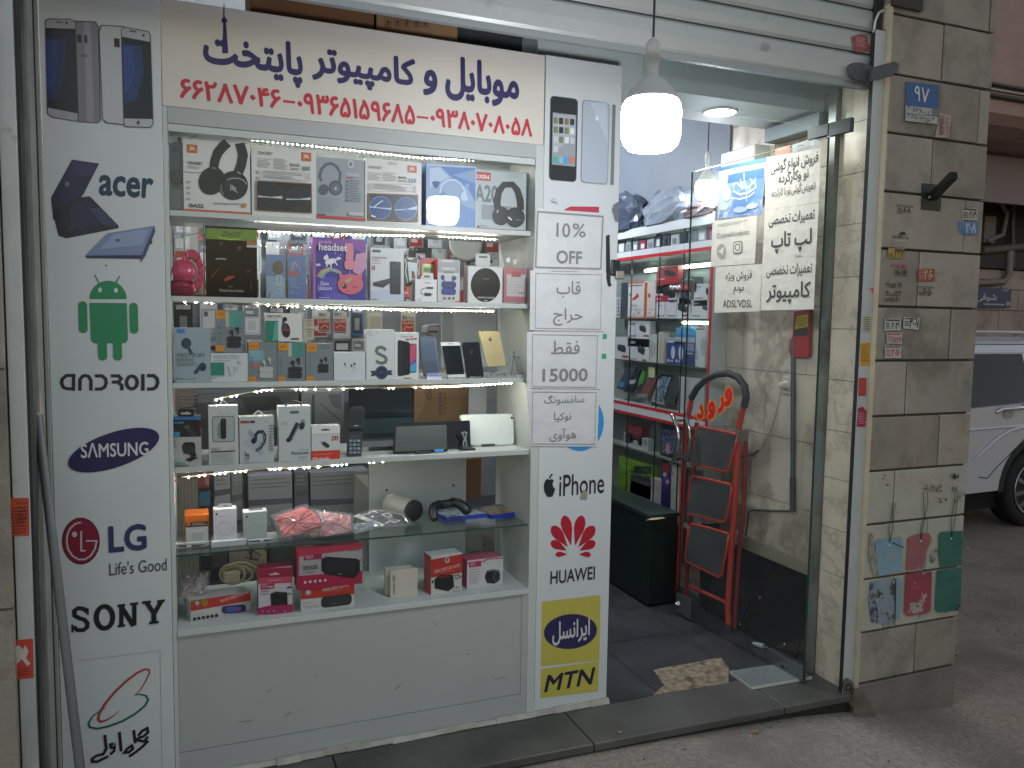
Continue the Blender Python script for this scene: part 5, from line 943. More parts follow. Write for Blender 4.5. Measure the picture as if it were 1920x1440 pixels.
standing('tablet', 'black glossy tablet half hidden behind the grey screened tablet', 'tablet', cD2, [(640, 400), (1212, 374), (1222, 640), (640, 670)], fac(.095), .009, '0e1116', '2a2e30', [], .3, 14, GD, .06)
standing('tablet', 'white tablet turned to show its back, at the right of the fourth shelf', 'tablet', cD2, [(1100, 315), (1660, 305), (1668, 622), (1222, 636)], fac(.13), .01, 'bec7c2', 'aab2ae', [('e', 1643, 348, 12, 13, '2d3234'), ('e', 1643, 348, 6, 7, '0d0f12'), ('r', 1522, 430, 1525, 500, 'a3aca8')], .3, 44, GD, .16, [('stand', boxpart(1330, 618, 1468, 642, '2b2f30', .03, .006))])
g = root('phone_stand', fac(.06).P(fac(.06).uv(872, 844)[0], ZD), 'small empty clear and black stand in front of the glossy tablet', 'stand')
mb = MB(); pl = fac(.055); e = Ink(None, pl, cD2).ext(1125, 664, 1272, 698); mb.pbox(pl, e[0], e[2], ZD+.0005, ZD+.008, .04, M('1c1f21', .3)); part('base', mb, g, bev=.001)
mb = MB(); T = lambda x, y: pl.hit(660+x/S_, 720+y/S_)+Vector((0, .02, 0))
mb.tube([T(1172, 664), T(1160, 620), T(1178, 575), T(1160, 530), T(1150, 505)], .003, M('8e979a', .1), 6); mb.tube([T(1200, 664), T(1195, 620), T(1186, 575), T(1192, 530), T(1198, 508)], .003, M('8e979a', .1), 6); mb.tube([T(1145, 515), T(1172, 502), T(1200, 512)], .003, M('8e979a', .1), 6); part('holder', mb, g)
# laptop screen lying further back
def backthing(name, label, cat, px, y, d, col, ops=(), crop=(0, 0, 1), group=None, z0=None, rough=.5):
    return product(name, label, cat, crop, px, z0, fac(y), d, col, ops, group, rough=rough)
g = root('laptop', fac(.2).P(.5, ZD), 'dark half open laptop lying at the back of the fourth shelf', 'laptop'); pl = fac(.30); mb = MB(); e = Ink(None, pl, cD2).ext(-30, 40, 640, 520)
mb.prism(pl, [(e[0], ZD+.02), (e[2], ZD+.02), (e[2], e[3]), (e[0], e[3])], .008, M('1d262c', .15)); Ink(mb, pl, cD2, rough=.08).p('232f38', [(-20, 52), (600, 45), (640, 330), (420, 330), (-20, 345)]).p('36464c', [(80, 360), (640, 340), (640, 500), (110, 510)]); part('screen', mb, g, bev=.001)
mb = MB(); e2 = Ink(None, fac(.12), cD2).ext(125, 580, 430, 650); mb.box(e2[0], e2[2]+.1, .14, .295, ZD+.0005, ZD+.014, M('8f979a', .35, .4)); mb.box(e2[0]+.02, e2[2]+.08, .139, .1405, ZD+.002, ZD+.016, M('1a1d20', .4)); part('keyboard_base', mb, g, bev=.001)
# --- glass shelf
GE = 'goods on the glass shelf'
def ypx(x, y, z): return max(.03, atz(x, y, z).y)
def tray(label, ltrb, crop, col, topcol, z, h=None, dep=.09, ops=()):
    y = ypx(crop[0]+(ltrb[0]+ltrb[2])/2/crop[2], crop[1]+ltrb[3]/crop[2], z); pl = fac(y); mb = MB(); e = Ink(None, pl, crop).ext(*ltrb); hh = h or (e[3]-z)
    mb.pbox(pl, e[0], e[2], z+.0006, z+hh, dep, M(col, .3), top=M(topcol, .3)); do(Ink(mb, pl, crop), ops); return obj('phone_tray', mb, label, 'display tray', 'display trays on the glass shelf', bev=.001), y, z+hh
_, ytA, ztA = tray('flat clear and white tray under the orange box', (95, 870, 458, 915), cE, 'a7abae', 'bfc2c6', ZE, .016, ops=[('p', '3c4245', [(130, 890), (300, 882), (440, 878), (330, 905), (140, 908)]), ('o', 220, 888, 268, 908, 6, 'c9cccb')])
_, ytB, ztB = tray('flat white tray with a violet cover under the left white box', (470, 858, 835, 905), cE, 'aeb2b6', 'c0c2c8', ZE, .02)
_, ytC, ztC = tray('flat clear tray with dark insert under the right white box', (848, 828, 1168, 872), cE, '9aa0a3', 'b9bdc2', ZE, .014, ops=[('p', '363c40', [(850, 845), (1000, 835), (1120, 832), (1040, 852), (860, 858)]), ('o', 975, 830, 1012, 850, 5, 'c9cccb')])
def rotpl(x, y, z, ang):
    o = atz(x, y, z); return Pl((o.x, o.y, 0), (math.cos(ang), math.sin(ang), 0), (math.sin(ang), -math.cos(ang), 0))
product('speaker_box', 'small orange box with grey front showing a round speaker', 'speaker box', cE, (200, 585, 448, 866), ztA, fac(ytA+.012), .05, 'b4642a', [('p', 'b9601f', [(198, 600), (448, 580), (448, 640), (198, 650)]), ('r', 212, 648, 440, 700, '3d2a20'), ('r', 222, 654, 258, 690, 'b0592a'), ('l', 275, 660, 430, 690, 2, 'a9a19a', .35), ('p', 'aab0ac', [(212, 708), (440, 694), (440, 850), (214, 862)]), ('o', 270, 742, 390, 838, 30, '9aa19d'), ('e', 330, 745, 60, 10, 'b4b9b6')], GE, top='d07a2c',
    extra=lambda mb, ik, e: mb.hexa([ik.pl.P(e[0], e[3], -.02), ik.pl.P(e[2], e[3], -.02), ik.pl.P(e[2], e[3], -.022), ik.pl.P(e[0], e[3], -.022)], [ik.pl.P(e[0], e[3]+.016, -.022), ik.pl.P(e[2], e[3]+.016, -.022), ik.pl.P(e[2], e[3]+.016, -.024), ik.pl.P(e[0], e[3]+.016, -.024)], M('c56a24', .5)))
for lb, L, T, R, B, z, y, cc, tab in (('white charger box with lilac tint standing on the violet tray', 496, 520, 735, 798, ztB, ytB+.02, 'b9b9c2', (545, 462, 688, 500)), ('white charger box with greenish front standing on the clear tray', 806, 548, 1046, 828, ztC, ytC+.01, '9aa5a2', (858, 512, 998, 530))):
    product('charger_box', lb, 'charger box', cE, (L, T, R, B), z, fac(y), .05, cc, [('e', L+32, T+50, 10, 12, '23262a'), ('l', L+55, T+68, L+130, T+80, 1, '8f9396'), ('s', '8b9094', 4, [(L+60, T+140), (L+110, T+125), (L+170, T+140), (L+110, T+155), (L+60, T+140)]), ('e', L+118, T+200, 78, 66, '999fa3'), ('e', L+118, T+200, 74, 62, cc)], GE, top='d9dbdc', side='cfd1d3',
        extra=lambda mb, ik, e, tab=tab: (ik.o(*tab, 8, 'b4b7bd'), ik.o(tab[0]+50, tab[1]+14, tab[0]+100, tab[1]+26, 5, '5d6166') if tab[3]-tab[1] > 25 else None))
# bagged phone cases: crumpled clear bags with a soft case inside
def bag(label, pts, y0, y1, z, th, col, group=None, ops=None, name='phone_case_bag'):
    """pts: outline in photograph pixels, laid on the shelf leaning back"""
    mid = sum(p[0] for p in pts)/len(pts); c_ = [atz(p[0], p[1], z) for p in pts]
    xs = [fac(y0).uv(*p)[0] for p in pts]; zs = [fac(y0).uv(*p)[1] for p in pts]; z0, z1 = min(zs), max(zs); g = root(name, (sum(xs)/len(xs), (y0+y1)/2, z), label, 'phone case', group)
    ang = math.atan2(y1-y0, z1-z0)
    pl = Pl((0, y0, z0), (1, 0, 0), (0, -math.cos(ang), math.sin(ang)), (0, math.sin(ang), math.cos(ang)))
    O = pl; uv = [O.uv(*p) for p in pts]; cu = sum(u for u, v in uv)/len(uv); cv = sum(v for u, v in uv)/len(uv)
    def pillow(sc, h, m, seed):
        rr = random.Random(seed); mb = MB(); N = 40; rings = [(1, 0), (.93, .35), (.8, .7), (.6, .9), (.35, 1), (.1, 1)]; per = []
        for i in range(N):
            t = i/N*len(uv); k = int(t); f = t-k; a = uv[k % len(uv)]; b = uv[(k+1) % len(uv)]; per.append((a[0]*(1-f)+b[0]*f, a[1]*(1-f)+b[1]*f))
        vs = []
        for r_, hh in rings:
            for (u, v) in per:
                j = rr.gauss(0, .0022) if r_ < 1 else 0; vs.append(O.P(cu+(u-cu)*r_*sc+j, max(.0008/max(.2, math.cos(ang)), cv+(v-cv)*r_*sc+j), .002+h*hh+(rr.gauss(0, .0022) if r_ < 1 else 0)))
        fs = [(q_*N+i, q_*N+(i+1) % N, (q_+1)*N+(i+1) % N, (q_+1)*N+i) for q_ in range(len(rings)-1) for i in range(N)]; fs.append(tuple(range((len(rings)-1)*N, len(rings)*N)))
        mb.mesh(vs, fs, m, False); return mb
    part('soft_case', pillow(.86, th*.6, M(col, .35, noise=.2, scale=30), 1), g)
    if ops:
        mb = MB(); do(Ink(mb, Pl(pl.P(0, 0, th*.75+.002), pl.U, pl.N, pl.V), (0, 0, 1)), ops); part('printed_card', mb, g)
    part('clear_bag', pillow(1.02, th, glass('bag_film', (.97, .97, .97), .12, .2, .08), 5), g)
    return g
GBG = 'bagged phone cases on the glass shelf'
for lb, pts, y0, y1, th, col, ops in (
    ('bagged coral red phone case, leftmost and biggest of the pile', [(508, 967), (572, 945), (600, 962), (612, 985), (560, 1005), (525, 1013), (518, 990)], .035, .10, .012, 'd2656a', None),
    ('bagged pale pink phone case under the coral one', [(560, 1006), (612, 985), (600, 962), (590, 955), (640, 962), (655, 985), (600, 1010)], .06, .13, .010, 'd6a5a6', None),
    ('bagged pink case with a white edge, middle of the pile', [(598, 975), (640, 960), (662, 964), (664, 998), (606, 1010), (596, 996)], .035, .09, .012, 'd08f95', None),
    ('bagged pale blue white phone case lying in front of the lettered bag', [(660, 982), (700, 978), (716, 990), (664, 1003), (657, 995)], .03, .07, .012, 'a9b2c2', None),
    ('flat bag with black and white lettered card', [(660, 968), (705, 953), (755, 962), (778, 985), (745, 990), (690, 984), (664, 972)], .06, .13, .008, '8e8a8c', [('p', '3a3b3e', [(678, 968), (708, 958), (752, 966), (765, 980), (720, 984)]), ('p', 'b9bcbc', [(662, 968), (672, 964), (722, 984), (716, 988)]), ('e', 726, 966, 10, 4, 'c4c6c6', 8), ('e', 726, 966, 5, 2, '3a3b3e', 8), ('s', 'b9bcbc', 2.5, [(690, 964), (700, 958), (708, 962)]), ('s', 'b9bcbc', 2.5, [(722, 982), (730, 977), (740, 980), (750, 976)])])):
    bag(lb, pts, y0, y1, ZE, th, col, GBG, ops)
# cylinder speaker lying down
g = root('speaker', (0, 0, 0), 'white cylinder speaker with dark mesh end lying on the glass shelf', 'speaker')
c_ = atz(779, 981, ZE); ctr = Vector((c_.x, c_.y+.03, ZE+.0405)); g.location = (ctr.x, ctr.y+.04, ZE)
ax = Vector((.36, -.92, -.0)).normalized(); T = Matrix.Translation(ctr) @ ax.to_track_quat('Z', 'Y').to_matrix().to_4x4()
mb = MB(); mb.lathe([(.036, -.15), (.0395, -.146), (.040, -.13), (.040, -.004)], M('b9bab4', .4, noise=.05), 36, T); part('body', mb, g)
mb = MB(); mb.lathe([(.0402, -.004), (.0402, .004), (.037, .010), (.0, .011)], M('23282d', .6, noise=.3, scale=90, bump=.6, bscale=500), 36, T); part('mesh_end', mb, g)
mb = MB(); mb.lathe([(.0, -.154), (.034, -.152), (.0362, -.1495)], M('1c2024', .5), 36, T); part('rear_cap', mb, g)
# game controller
g = root('game_controller', atz(850, 985, ZE), 'black two handled game controller leaning on the blue disc case', 'game controller')
CM = M('1d2123', .38); cp_ = fac(ypx(835, 985, ZE)+.01); H = lambda x, y, d=0.: (lambda h: Vector((h.x, h.y+d, max(h.z, ZE+.012))))(cp_.hit(660+x/S_, 880+y/S_))
def chain(pts, rs, sub=2):
    me = bpy.data.meshes.new('tmp'); me.from_pydata([tuple(p) for p in pts], [(i, i+1) for i in range(len(pts)-1)], []); o = bpy.data.objects.new('tmp', me); COL.objects.link(o)
    md = o.modifiers.new('skin', 'SKIN'); me.skin_vertices[0].data[0].use_root = True
    for i, r in enumerate(rs): me.skin_vertices[0].data[i].radius = (r, r)
    sd = o.modifiers.new('sub', 'SUBSURF'); sd.levels = sub; sd.render_levels = sub
    dg = bpy.context.evaluated_depsgraph_get(); m2 = bpy.data.meshes.new_from_object(o.evaluated_get(dg)); vs = [v.co.copy() for v in m2.vertices]; fs = [tuple(p.vertices) for p in m2.polygons]
    bpy.data.objects.remove(o); bpy.data.meshes.remove(me); bpy.data.meshes.remove(m2); return vs, fs
mb = MB(); vs, fs = chain([H(815, 505, -.045), H(822, 430, -.02), H(830, 385, .0), H(890, 375, .012), H(965, 375, .018), H(1040, 345, .012), H(1110, 350, .0), H(1150, 395, -.02), H(1180, 435, -.035)], [.014, .018, .02, .017, .017, .017, .021, .021, .017]); mb.mesh(vs, fs, CM, True); part('body', mb, g)
for nm, x, y in (('thumbstick', 890, 335), ('thumbstick', 1035, 305)):
    mb = MB(); mb.lathe([(.005, 0), (.0045, .008), (.008, .009), (.0082, .012), (.0, .011)], M('15181a', .5), 18, Matrix.Translation(H(x, y+14, -.006)) @ Matrix.Rotation(-.25, 4, 'X')); part(nm, mb, g)
mb = MB(); p = H(965, 368, -.014); mb.box(p.x-.016, p.x+.016, p.y-.004, p.y+.012, p.z-.002, p.z+.012, M('2a2f31', .25)); part('touchpad', mb, g, bev=.003)
for x, y in ((800, 360), (1085, 298), (1105, 310), (1100, 292)):
    mb = MB(); mb.lathe([(.004, 0), (.004, .004), (0, .0045)], M('3d4346', .3), 12, Matrix.Translation(H(x, y+18, -.004))); part('button', mb, g)
g2 = root('coin', atz(847, 973, ZE), 'small brass coloured coin lying below the game controller', 'coin'); mb = MB(); mb.lathe([(.0, .0006), (.012, .0006), (.0125, .002), (.012, .0034), (0, .0034)], M('7d715a', .3, .7), 24, Matrix.Translation(atz(824, 972, ZE))); part('disc', mb, g2)
for lb, pts, colr, ops in (
    ('blue edged disc case with a pale blue cover under the controller', ((838, 978), (915, 970), (902, 952), (878, 942), (838, 960)), '2a3fa8', ('9fb4c4', '6f93b4')),
    ('blue edged disc case with an orange brown cover ending the glass shelf', ((922, 973), (989, 964), (984, 955), (950, 940), (898, 948)), '2433a0', ('8f7a5c', '7d8c9a'))):
    a, b = atz(*pts[0], ZE+.001), atz(*pts[1], ZE+.001); d = Vector((b.x-a.x, b.y-a.y, 0)); L = d.length; d.normalize(); nrm = Vector((-d.y, d.x, 0)); g = root('disc_case', a, lb, 'disc case', 'game disc cases')
    dp = .15; mb = MB(); q4 = [a, b, b+nrm*dp-d*.02, a+nrm*dp-d*.02]; z0, z1 = ZE+.0007, ZE+.0145
    mb.hexa([(p.x, p.y, z0) for p in q4], [(p.x, p.y, z1) for p in q4], M(colr, .2)); part('case', mb, g, bev=.001)
    mb = MB(); ins = [a+d*.004+nrm*.006, b-d*.004+nrm*.006, b+nrm*(dp-.004)-d*.024, a+nrm*(dp-.004)-d*.016]; N = 6
    for i in range(N):
        t0, t1 = i/N, (i+1)/N; f = lambda s, t: ins[0].lerp(ins[1], s).lerp(ins[3].lerp(ins[2], s), t)
        mb.face([tuple(f(0, t0))[:2]+(z1+.0006,), tuple(f(1, t0))[:2]+(z1+.0006,), tuple(f(1, t1))[:2]+(z1+.0006,), tuple(f(0, t1))[:2]+(z1+.0006,)], M(ops[i % 2] if i in (2, 4, 5) else ops[0], .2, noise=.5, scale=40))
    part('cover', mb, g)
# --- bottom counter
GF = 'speaker boxes on the bottom counter'
pl = rotpl(310+262/S_, 1000+915/S_, ZF, .26)
product('speaker_box', 'long white and red music player box with a blue lit speaker, leftmost on the counter', 'speaker box', cF, (262, 655, 874, 870), ZF, pl, .075, 'b7b5b0', [
    ('p', 'a9312b', [(262, 694), (876, 604), (878, 690), (262, 802)]), ('e', 328, 718, 32, 34, '6b6460'), ('e', 328, 716, 18, 20, 'b9b2ae'), ('e', 405, 712, 34, 32, '8f7a2a'), ('e', 405, 708, 16, 16, '55752f'), ('t', 'MUSIC BOX PLAYER', 566, 634, 860, 664, 'd0bdb6', .015, .14), ('l', 570, 672, 800, 690, 2, 'c06a60', .3),
    ('l', 282, 830, 430, 838, 1, '8f8c86'), ('p', '2a2f52', [(580, 755), (610, 745), (800, 728), (826, 745), (826, 795), (800, 812), (610, 824), (578, 805)]), ('p', '47569a', [(610, 765), (680, 752), (740, 758), (740, 800), (640, 806)]), ('p', '6a4a86', [(690, 765), (740, 750), (780, 765), (760, 798)])] + [('e', 298+i*45, 878-i*7.5, 17, 17, '1f2022') for i in range(6)], GF, top='b9bab6', side='c2c1bc', extra=lambda mb, ik, e: None)
product('speaker_box', 'upright crimson and white box with a black cube speaker', 'speaker box', cF, (956, 352, 1308, 828), ZF, fac(ypx(310+1130/S_, 1000+828/S_, ZF)), .06, 'b7b4ba', [
    ('p', '8d1f3c', [(956, 362), (1304, 346), (1304, 440), (956, 460)]), ('p', 'b0455a', [(956, 460), (1304, 440), (1304, 508), (956, 522)]), ('p', 'c6a9b2', [(1070, 418), (1110, 410), (1130, 396), (1145, 408), (1172, 410), (1170, 424), (1075, 430)]), ('l', 1060, 476, 1200, 492, 1, 'c98a98', .5), ('r', 980, 522, 1122, 572, '95294a'), ('t', 'TSCO', 990, 536, 1050, 560, 'd0b2bc', .015), ('l', 1058, 540, 1112, 560, 1, 'd0b2bc', .6), ('l', 985, 588, 1070, 604, 1, 'a0527a', .6), ('t', 'Speaker', 985, 612, 1066, 632, '55505e', .008),
    ('p', '18181b', [(1080, 618), (1130, 596), (1252, 604), (1258, 740), (1200, 770), (1090, 748)]), ('p', '2a2b2e', [(1080, 618), (1130, 596), (1252, 604), (1205, 630)]), ('s', '2a2b2e', 10, [(1250, 625), (1295, 615)]), ('r', 1250, 545, 1300, 560, '3c3a40'), ('p', '8f1f4c', [(956, 768), (1060, 742), (1308, 726), (1308, 828), (956, 832)])] + [('e', x, 798, 9, 9, 'bd7f96') for x in (1000, 1060, 1115, 1230)], GF, side='8d1f3c')
y1_ = ypx(310+1650/S_, 1000+792/S_, ZF)
o1 = product('speaker_box', 'low white and red music player box with a dark speaker, under the big crimson box', 'speaker box', cF, (1395, 560, 1944, 790), ZF, fac(y1_), .07, 'b9b7b3', [
    ('p', 'a9312b', [(1395, 572), (1945, 505), (1945, 625), (1395, 680)]), ('e', 1470, 610, 34, 34, '77726e'), ('e', 1470, 606, 20, 22, 'b9b2ae'), ('t', 'MUSIC BOX PLAYER', 1618, 540, 1885, 572, 'd0bdb6', .015, .1), ('l', 1620, 580, 1830, 600, 2, 'c06a60', .3), ('l', 1420, 705, 1510, 725, 2, '9a9792'), ('o', 1602, 634, 1916, 748, 44, '1d2123'), ('o', 1612, 642, 1906, 740, 40, '2b3032'), ('e', 1735, 715, 14, 10, '4a5052')] + [('e', 1435+i*32, 755-i*2, 9, 14, 'a5a29d') for i in range(5)], GF, top='a4a3a0', side='c0bfba')
zt = fac(y1_).uv(310+1660/S_, 1000+556/S_)[1]
product('speaker_box', 'big crimson and white speaker box with a wide black speaker, topmost of its stack', 'speaker box', (640, 960, 3), (-250, 205, 118, 418), zt+.002, fac(y1_-.005), .08, '9c2044', [
    ('p', '9a9799', [(-238, 252), (118, 196), (118, 330), (-238, 360)]), ('p', 'a8344a', [(-250, 210), (118, 180), (118, 206), (-246, 252)]), ('r', -212, 238, -110, 268, '8f1f48'), ('t', 'TSCO', -205, 244, -160, 262, 'd0b2bc', .015), ('t', 'SPEAKER', -216, 300, -132, 324, '2c2430', .015), ('t', 'TS 2313', -205, 332, -155, 344, '55505e', .008), ('p', '17171c', [(-112, 262), (-80, 250), (90, 262), (104, 275), (104, 335), (70, 372), (-90, 350), (-112, 330)]), ('p', '232329', [(-90, 262), (80, 270), (80, 340), (-85, 338)]), ('s', '3a3a40', 5, [(102, 270), (114, 268)]), ('r', -20, 345, 5, 350, '7a7a80'), ('l', 40, 212, 108, 222, 1, '55505e')] + [('e', -204+i*28, 394-i*3, 8, 8, 'c9b4be') for i in range(5)], GF, top='b4485a', side='8a1f38')
c8 = (640, 960, 3)
for lb, ltrb, ang in (('cream slab box standing behind its twin', (246, 312, 396, 470), -.05), ('cream slab box with a row of small marks, standing in front of its twin', (276, 325, 428, 486), .02)):
    pl = rotpl(640+ltrb[0]/3, 960+ltrb[3]/3, ZF, ang)
    product('switch_box', lb, 'slim box', c8, ltrb, ZF, pl, .016, 'b8b4a6', [('l', 288, 355, 302, 392, 6, '6a675e', .5)] + [('e', 296, yy, 4, 5, '5c594f') for yy in (405, 418, 430, 444, 458)] if ang > 0 else [], 'cream slab boxes on the counter', side='a9a596', top='c4c0b2')
pl = rotpl(640+505/3, 960+470/3, ZF, .1)
product('speaker_box', 'red and white cube box with a black speaker, right of the cream slabs', 'speaker box', c8, (505, 242, 678, 466), ZF, pl, .07, 'b9b8b4', [
    ('p', 'a42c28', [(505, 268), (680, 236), (680, 340), (505, 370)]), ('e', 595, 270, 13, 16, 'b2aaa6'), ('e', 595, 268, 7, 9, '55484a'), ('t', 'STEREO MUSIC BOX PLAYER', 522, 308, 666, 326, 'd0aca6', .012, .12), ('l', 555, 332, 640, 340, 1, 'c46a62'), ('p', '17191b', [(522, 378), (555, 352), (628, 352), (634, 420), (600, 446), (525, 430)]), ('p', '5a2622', [(540, 362), (600, 352), (615, 362), (560, 374)]), ('s', '33373a', 5, [(634, 358), (660, 352), (670, 364), (650, 374), (636, 368)]), ('s', '6b6e6e', 2, [(628, 420), (662, 418), (662, 442), (628, 444)], True), ('e', 646, 424, 5, 4, '2b2e30'), ('r', 508, 384, 518, 400, '2b2e30')], GF, top='bfc2c0', side='a94440')
pl = rotpl(640+707/3, 960+434/3, ZF, .06)
product('speaker_box', 'pink red and white box with a round dark speaker, rightmost on the counter', 'speaker box', c8, (707, 262, 908, 430), ZF, pl, .075, 'bab8ba', [
    ('p', '9b3a52', [(707, 284), (800, 275), (815, 262), (908, 255), (908, 262), (820, 268), (806, 280), (707, 292)]), ('r', 718, 278, 786, 308, '972748'), ('t', 'TSCO', 724, 286, 752, 302, 'd0b2bc', .015), ('l', 720, 320, 780, 410, 6, '9b999c', .3), ('p', '16191e', [(806, 365), (816, 330), (850, 322), (886, 326), (892, 380), (860, 402), (818, 398)]), ('e', 872, 362, 20, 34, '3f4852', 10), ('e', 872, 362, 12, 24, '1b1f25', 10), ('s', '55606a', 6, [(818, 335), (850, 328), (880, 332)])], GF, top='a84a60', side='a83a52')
bag('pinkish foam bag slumped at the left end of the counter', [(330, 1128), (336, 1085), (350, 1072), (395, 1071), (393, 1095), (382, 1118)], .12, .2, ZF, .02, 'a08f8e', None, None, 'foam_bag')
# pale cable coil lying behind
g = root('cable_coil', (.17, .24, ZF), 'coiled pale power cable with a white plug behind the left music box', 'cable'); pl = fac(.24); Q = lambda x, y, d=0.: pl.hit(310+x/S_, 1000+y/S_)+Vector((0, d, 0))
CC = M('b5a892', .5); mb = MB()
for k, (rx, ry, cx_, cy_) in enumerate(((130, 105, 690, 420), (110, 90, 705, 435), (140, 85, 760, 440))): mb.tube([Q(cx_+rx*math.cos(t/16*6.283), min(540, cy_+ry*math.sin(t/16*6.283)), .012*k) for t in range(16)], .0036, CC, 6, closed=True)
mb.tube([Q(560, 420), (Q(620, 330)), Q(760, 300), Q(830, 300), Q(900, 340), Q(940, 350)], .004, CC, 6); part('pale_cable', mb, g)
mb = MB(); DC = M('4a423c', .5); mb.tube([Q(500, 330, .03), Q(600, 215, .03), Q(760, 195, .03), Q(900, 205, .03), Q(985, 240, .03), Q(960, 300, .03), Q(830, 270, .03), Q(880, 210, .03), Q(990, 170, .03), Q(1060, 210, .03)], .0026, DC, 6); mb.tube([Q(880, 360, .01), Q(1000, 330, .01), Q(1090, 350, .01)], .0026, DC, 6); part('dark_cable', mb, g)
mb = MB(); e = Ink(None, pl, cF).ext(600, 390, 770, 520); mb.pbox(pl, e[0], e[2], e[1], e[3], .03, M('b9ad98', .45)); part('plug_block', mb, g, bev=.006)
# ================================================================ GOODS SEEN BEHIND THE WINDOW
GH = 'packs hanging behind the window'
rr = random.Random(21)
mb = MB(); mb.box(-.3, 1.7, .90, .915, 1.12, 2.2, M('8b9295', .6, noise=.1)); obj('hook_board', mb, 'grey hook board with hanging accessory packs behind the window', 'display board')
HC = ['b9bdbd', 'a9afb0', 'c2c4c2', '8b9296', '3a4046', '262b31', 'a3423f', '9fa6ab', 'b4aeb0', '55606a', 'b2b8ba', '2f5f8f']
kinds = (('phone case pack with a pale inner frame', 0), ('pack with a dark middle and pale header', 1), ('charger pack with a pale lower half', 2), ('carded pack with red lower half and pale top', 3))
k = 0
PLACE = ['behind the pink headphones', 'behind the black earphone box', 'behind the blue cable packs', 'behind the unicorn box', 'behind the power bank box', 'above the earbuds box', 'above the wireless charger', 'near the right end']
for row, (z, yb, h_) in enumerate(((1.875, .86, .14), (1.745, .84, .13), (1.62, .82, .12), (1.48, .86, .14), (1.345, .84, .12))):
    n = 19
    for i in range(n):
        x = -.2+i*.088+rr.uniform(-.012, .012)
        if row >= 3 and x > .72: continue
        w, h = rr.uniform(.052, .075), h_*rr.uniform(.8, 1.15); c_ = rr.choice(HC); y = yb-rr.uniform(0, .05)
        mb = MB(); pl = fac(y); mb.pbox(pl, x-w/2, x+w/2, z-h/2, z+h/2, rr.uniform(.006, .02), M(c_, .3))
        ik = Ink(mb, pl, (0, 0, 1)); kind = (i*3+row) % 4
        def R(u0, v0, u1, v1, c2): ik.w += .0002; mb.face([pl.P(x+w*(u0-.5), z+h*(v0-.5), ik.w), pl.P(x+w*(u1-.5), z+h*(v0-.5), ik.w), pl.P(x+w*(u1-.5), z+h*(v1-.5), ik.w), pl.P(x+w*(u0-.5), z+h*(v1-.5), ik.w)], M(c2, .35))
        if kind == 0: R(.08, .06, .92, .8, '9aa1a4'); R(.16, .1, .84, .74, 'c0c4c4'); R(.22, .58, .45, .72, '5a6064')
        elif kind == 1: R(.1, .1, .9, .75, '31363c'); R(.3, .2, .7, .6, '8d9498'); R(.1, .8, .9, .95, 'b3b7b7')
        elif kind == 2: R(.1, .08, .9, .55, 'c6c8c6'); R(.28, .15, .72, .48, 'aeb2b2'); R(.1, .62, .9, .9, '6d757c'); R(.2, .7, .6, .8, 'b9bdbd')
        else: R(.05, .05, .95, .55, '8f2a2d'); R(.15, .2, .6, .35, 'bda9a6'); R(.1, .62, .9, .9, 'b9bbb9')
        mb.tube([(x, y+.06, z+h/2-.012), (x, y-.012, z+h/2-.012), (x, y-.016, z+h/2-.006)], .0018, M('8f9699', .3, .6), 5)
        obj('hanging_pack', mb, kinds[kind][0]+' hanging behind the '+('second' if row < 3 else 'third')+' shelf', 'accessory pack', GH+' '+kinds[kind][0])
G9 = 'screen guard cards behind the third shelf'
for lb, x0, x1, top, bot, glass_ in (('red and white 9H GLASS card, leftmost of the glass cards', 1570, 1695, 135, 350, 1), ('red and white 9H GLASS card, middle one of the glass cards', 1728, 1865, 135, 360, 1)):
    product('screen_guard_pack', lb, 'screen guard pack', cC, (x0, top, x1, bot), None, fac(.42), .006, 'b5b8b6', [('t', '9H', x0+10, top+8, x0+75, top+50, '3a3d3f', .02), ('r', x0+8, top+75, x1-8, bot-25, '9a2c2f'), ('t', 'GLASS', x0+14, top+82, x1-14, top+112, 'd0b9b5', .02), ('s', 'c9aaa6', 8, [(x0+25, top+170), (x0+70, top+135), (x1-20, top+160)]), ('r', x0+10, bot-20, x1-10, bot-8, '5a5f62')], G9)
product('screen_guard_pack', 'cream and red 9H GLASS card, rightmost of the glass cards', 'screen guard pack', cC2, (505, 130, 655, 345), None, fac(.42), .006, 'b9b8ae', [('t', '9H', 516, 172, 565, 220, '33363a', .02), ('l', 582, 190, 640, 215, 2, '85867f'), ('r', 512, 226, 634, 345, 'a8332f'), ('t', 'GLASS', 520, 234, 628, 262, 'd6c0b8', .02), ('s', 'd0b0a8', 10, [(530, 320), (560, 285), (590, 300), (625, 290)])], G9)
product('phone_case_pack', 'cream phone case pack left of the rightmost glass card', 'phone case', cC2, (148, 132, 318, 345), None, fac(.42), .01, 'a8a89e', [('o', 160, 150, 306, 345, 14, 'c0c0b6'), ('o', 186, 175, 290, 345, 8, 'b0b1a8')], G9)
for lb, y0 in (('white plug adapter, upper of two stacked behind the third shelf', 210), ('white plug adapter, lower of two stacked behind the third shelf', 322)):
    product('plug_adapter', lb, 'plug', cC, (1415, y0, 1530, y0+100), None, fac(.42), .03, 'c3c2b8', [('o', 1460, y0+25, 1505, y0+75, 6, 'aeada4'), ('r', 1450, y0+15, 1515, y0+20, '7d7c75')], 'white plug adapters')
g = root('card_reader', fac(.45).P(.9, 1.33), 'grey card payment terminal standing behind the third shelf', 'card terminal'); mb = MB(); pl = fac(.45)
mb.prism(pl, [Ink(None, pl, cC2).q(*p) for p in ((772, 290), (800, 272), (930, 262), (945, 340), (930, 390), (860, 395), (768, 345))], .08, M('8a8f90', .4)); part('body', mb, g, bev=.004)
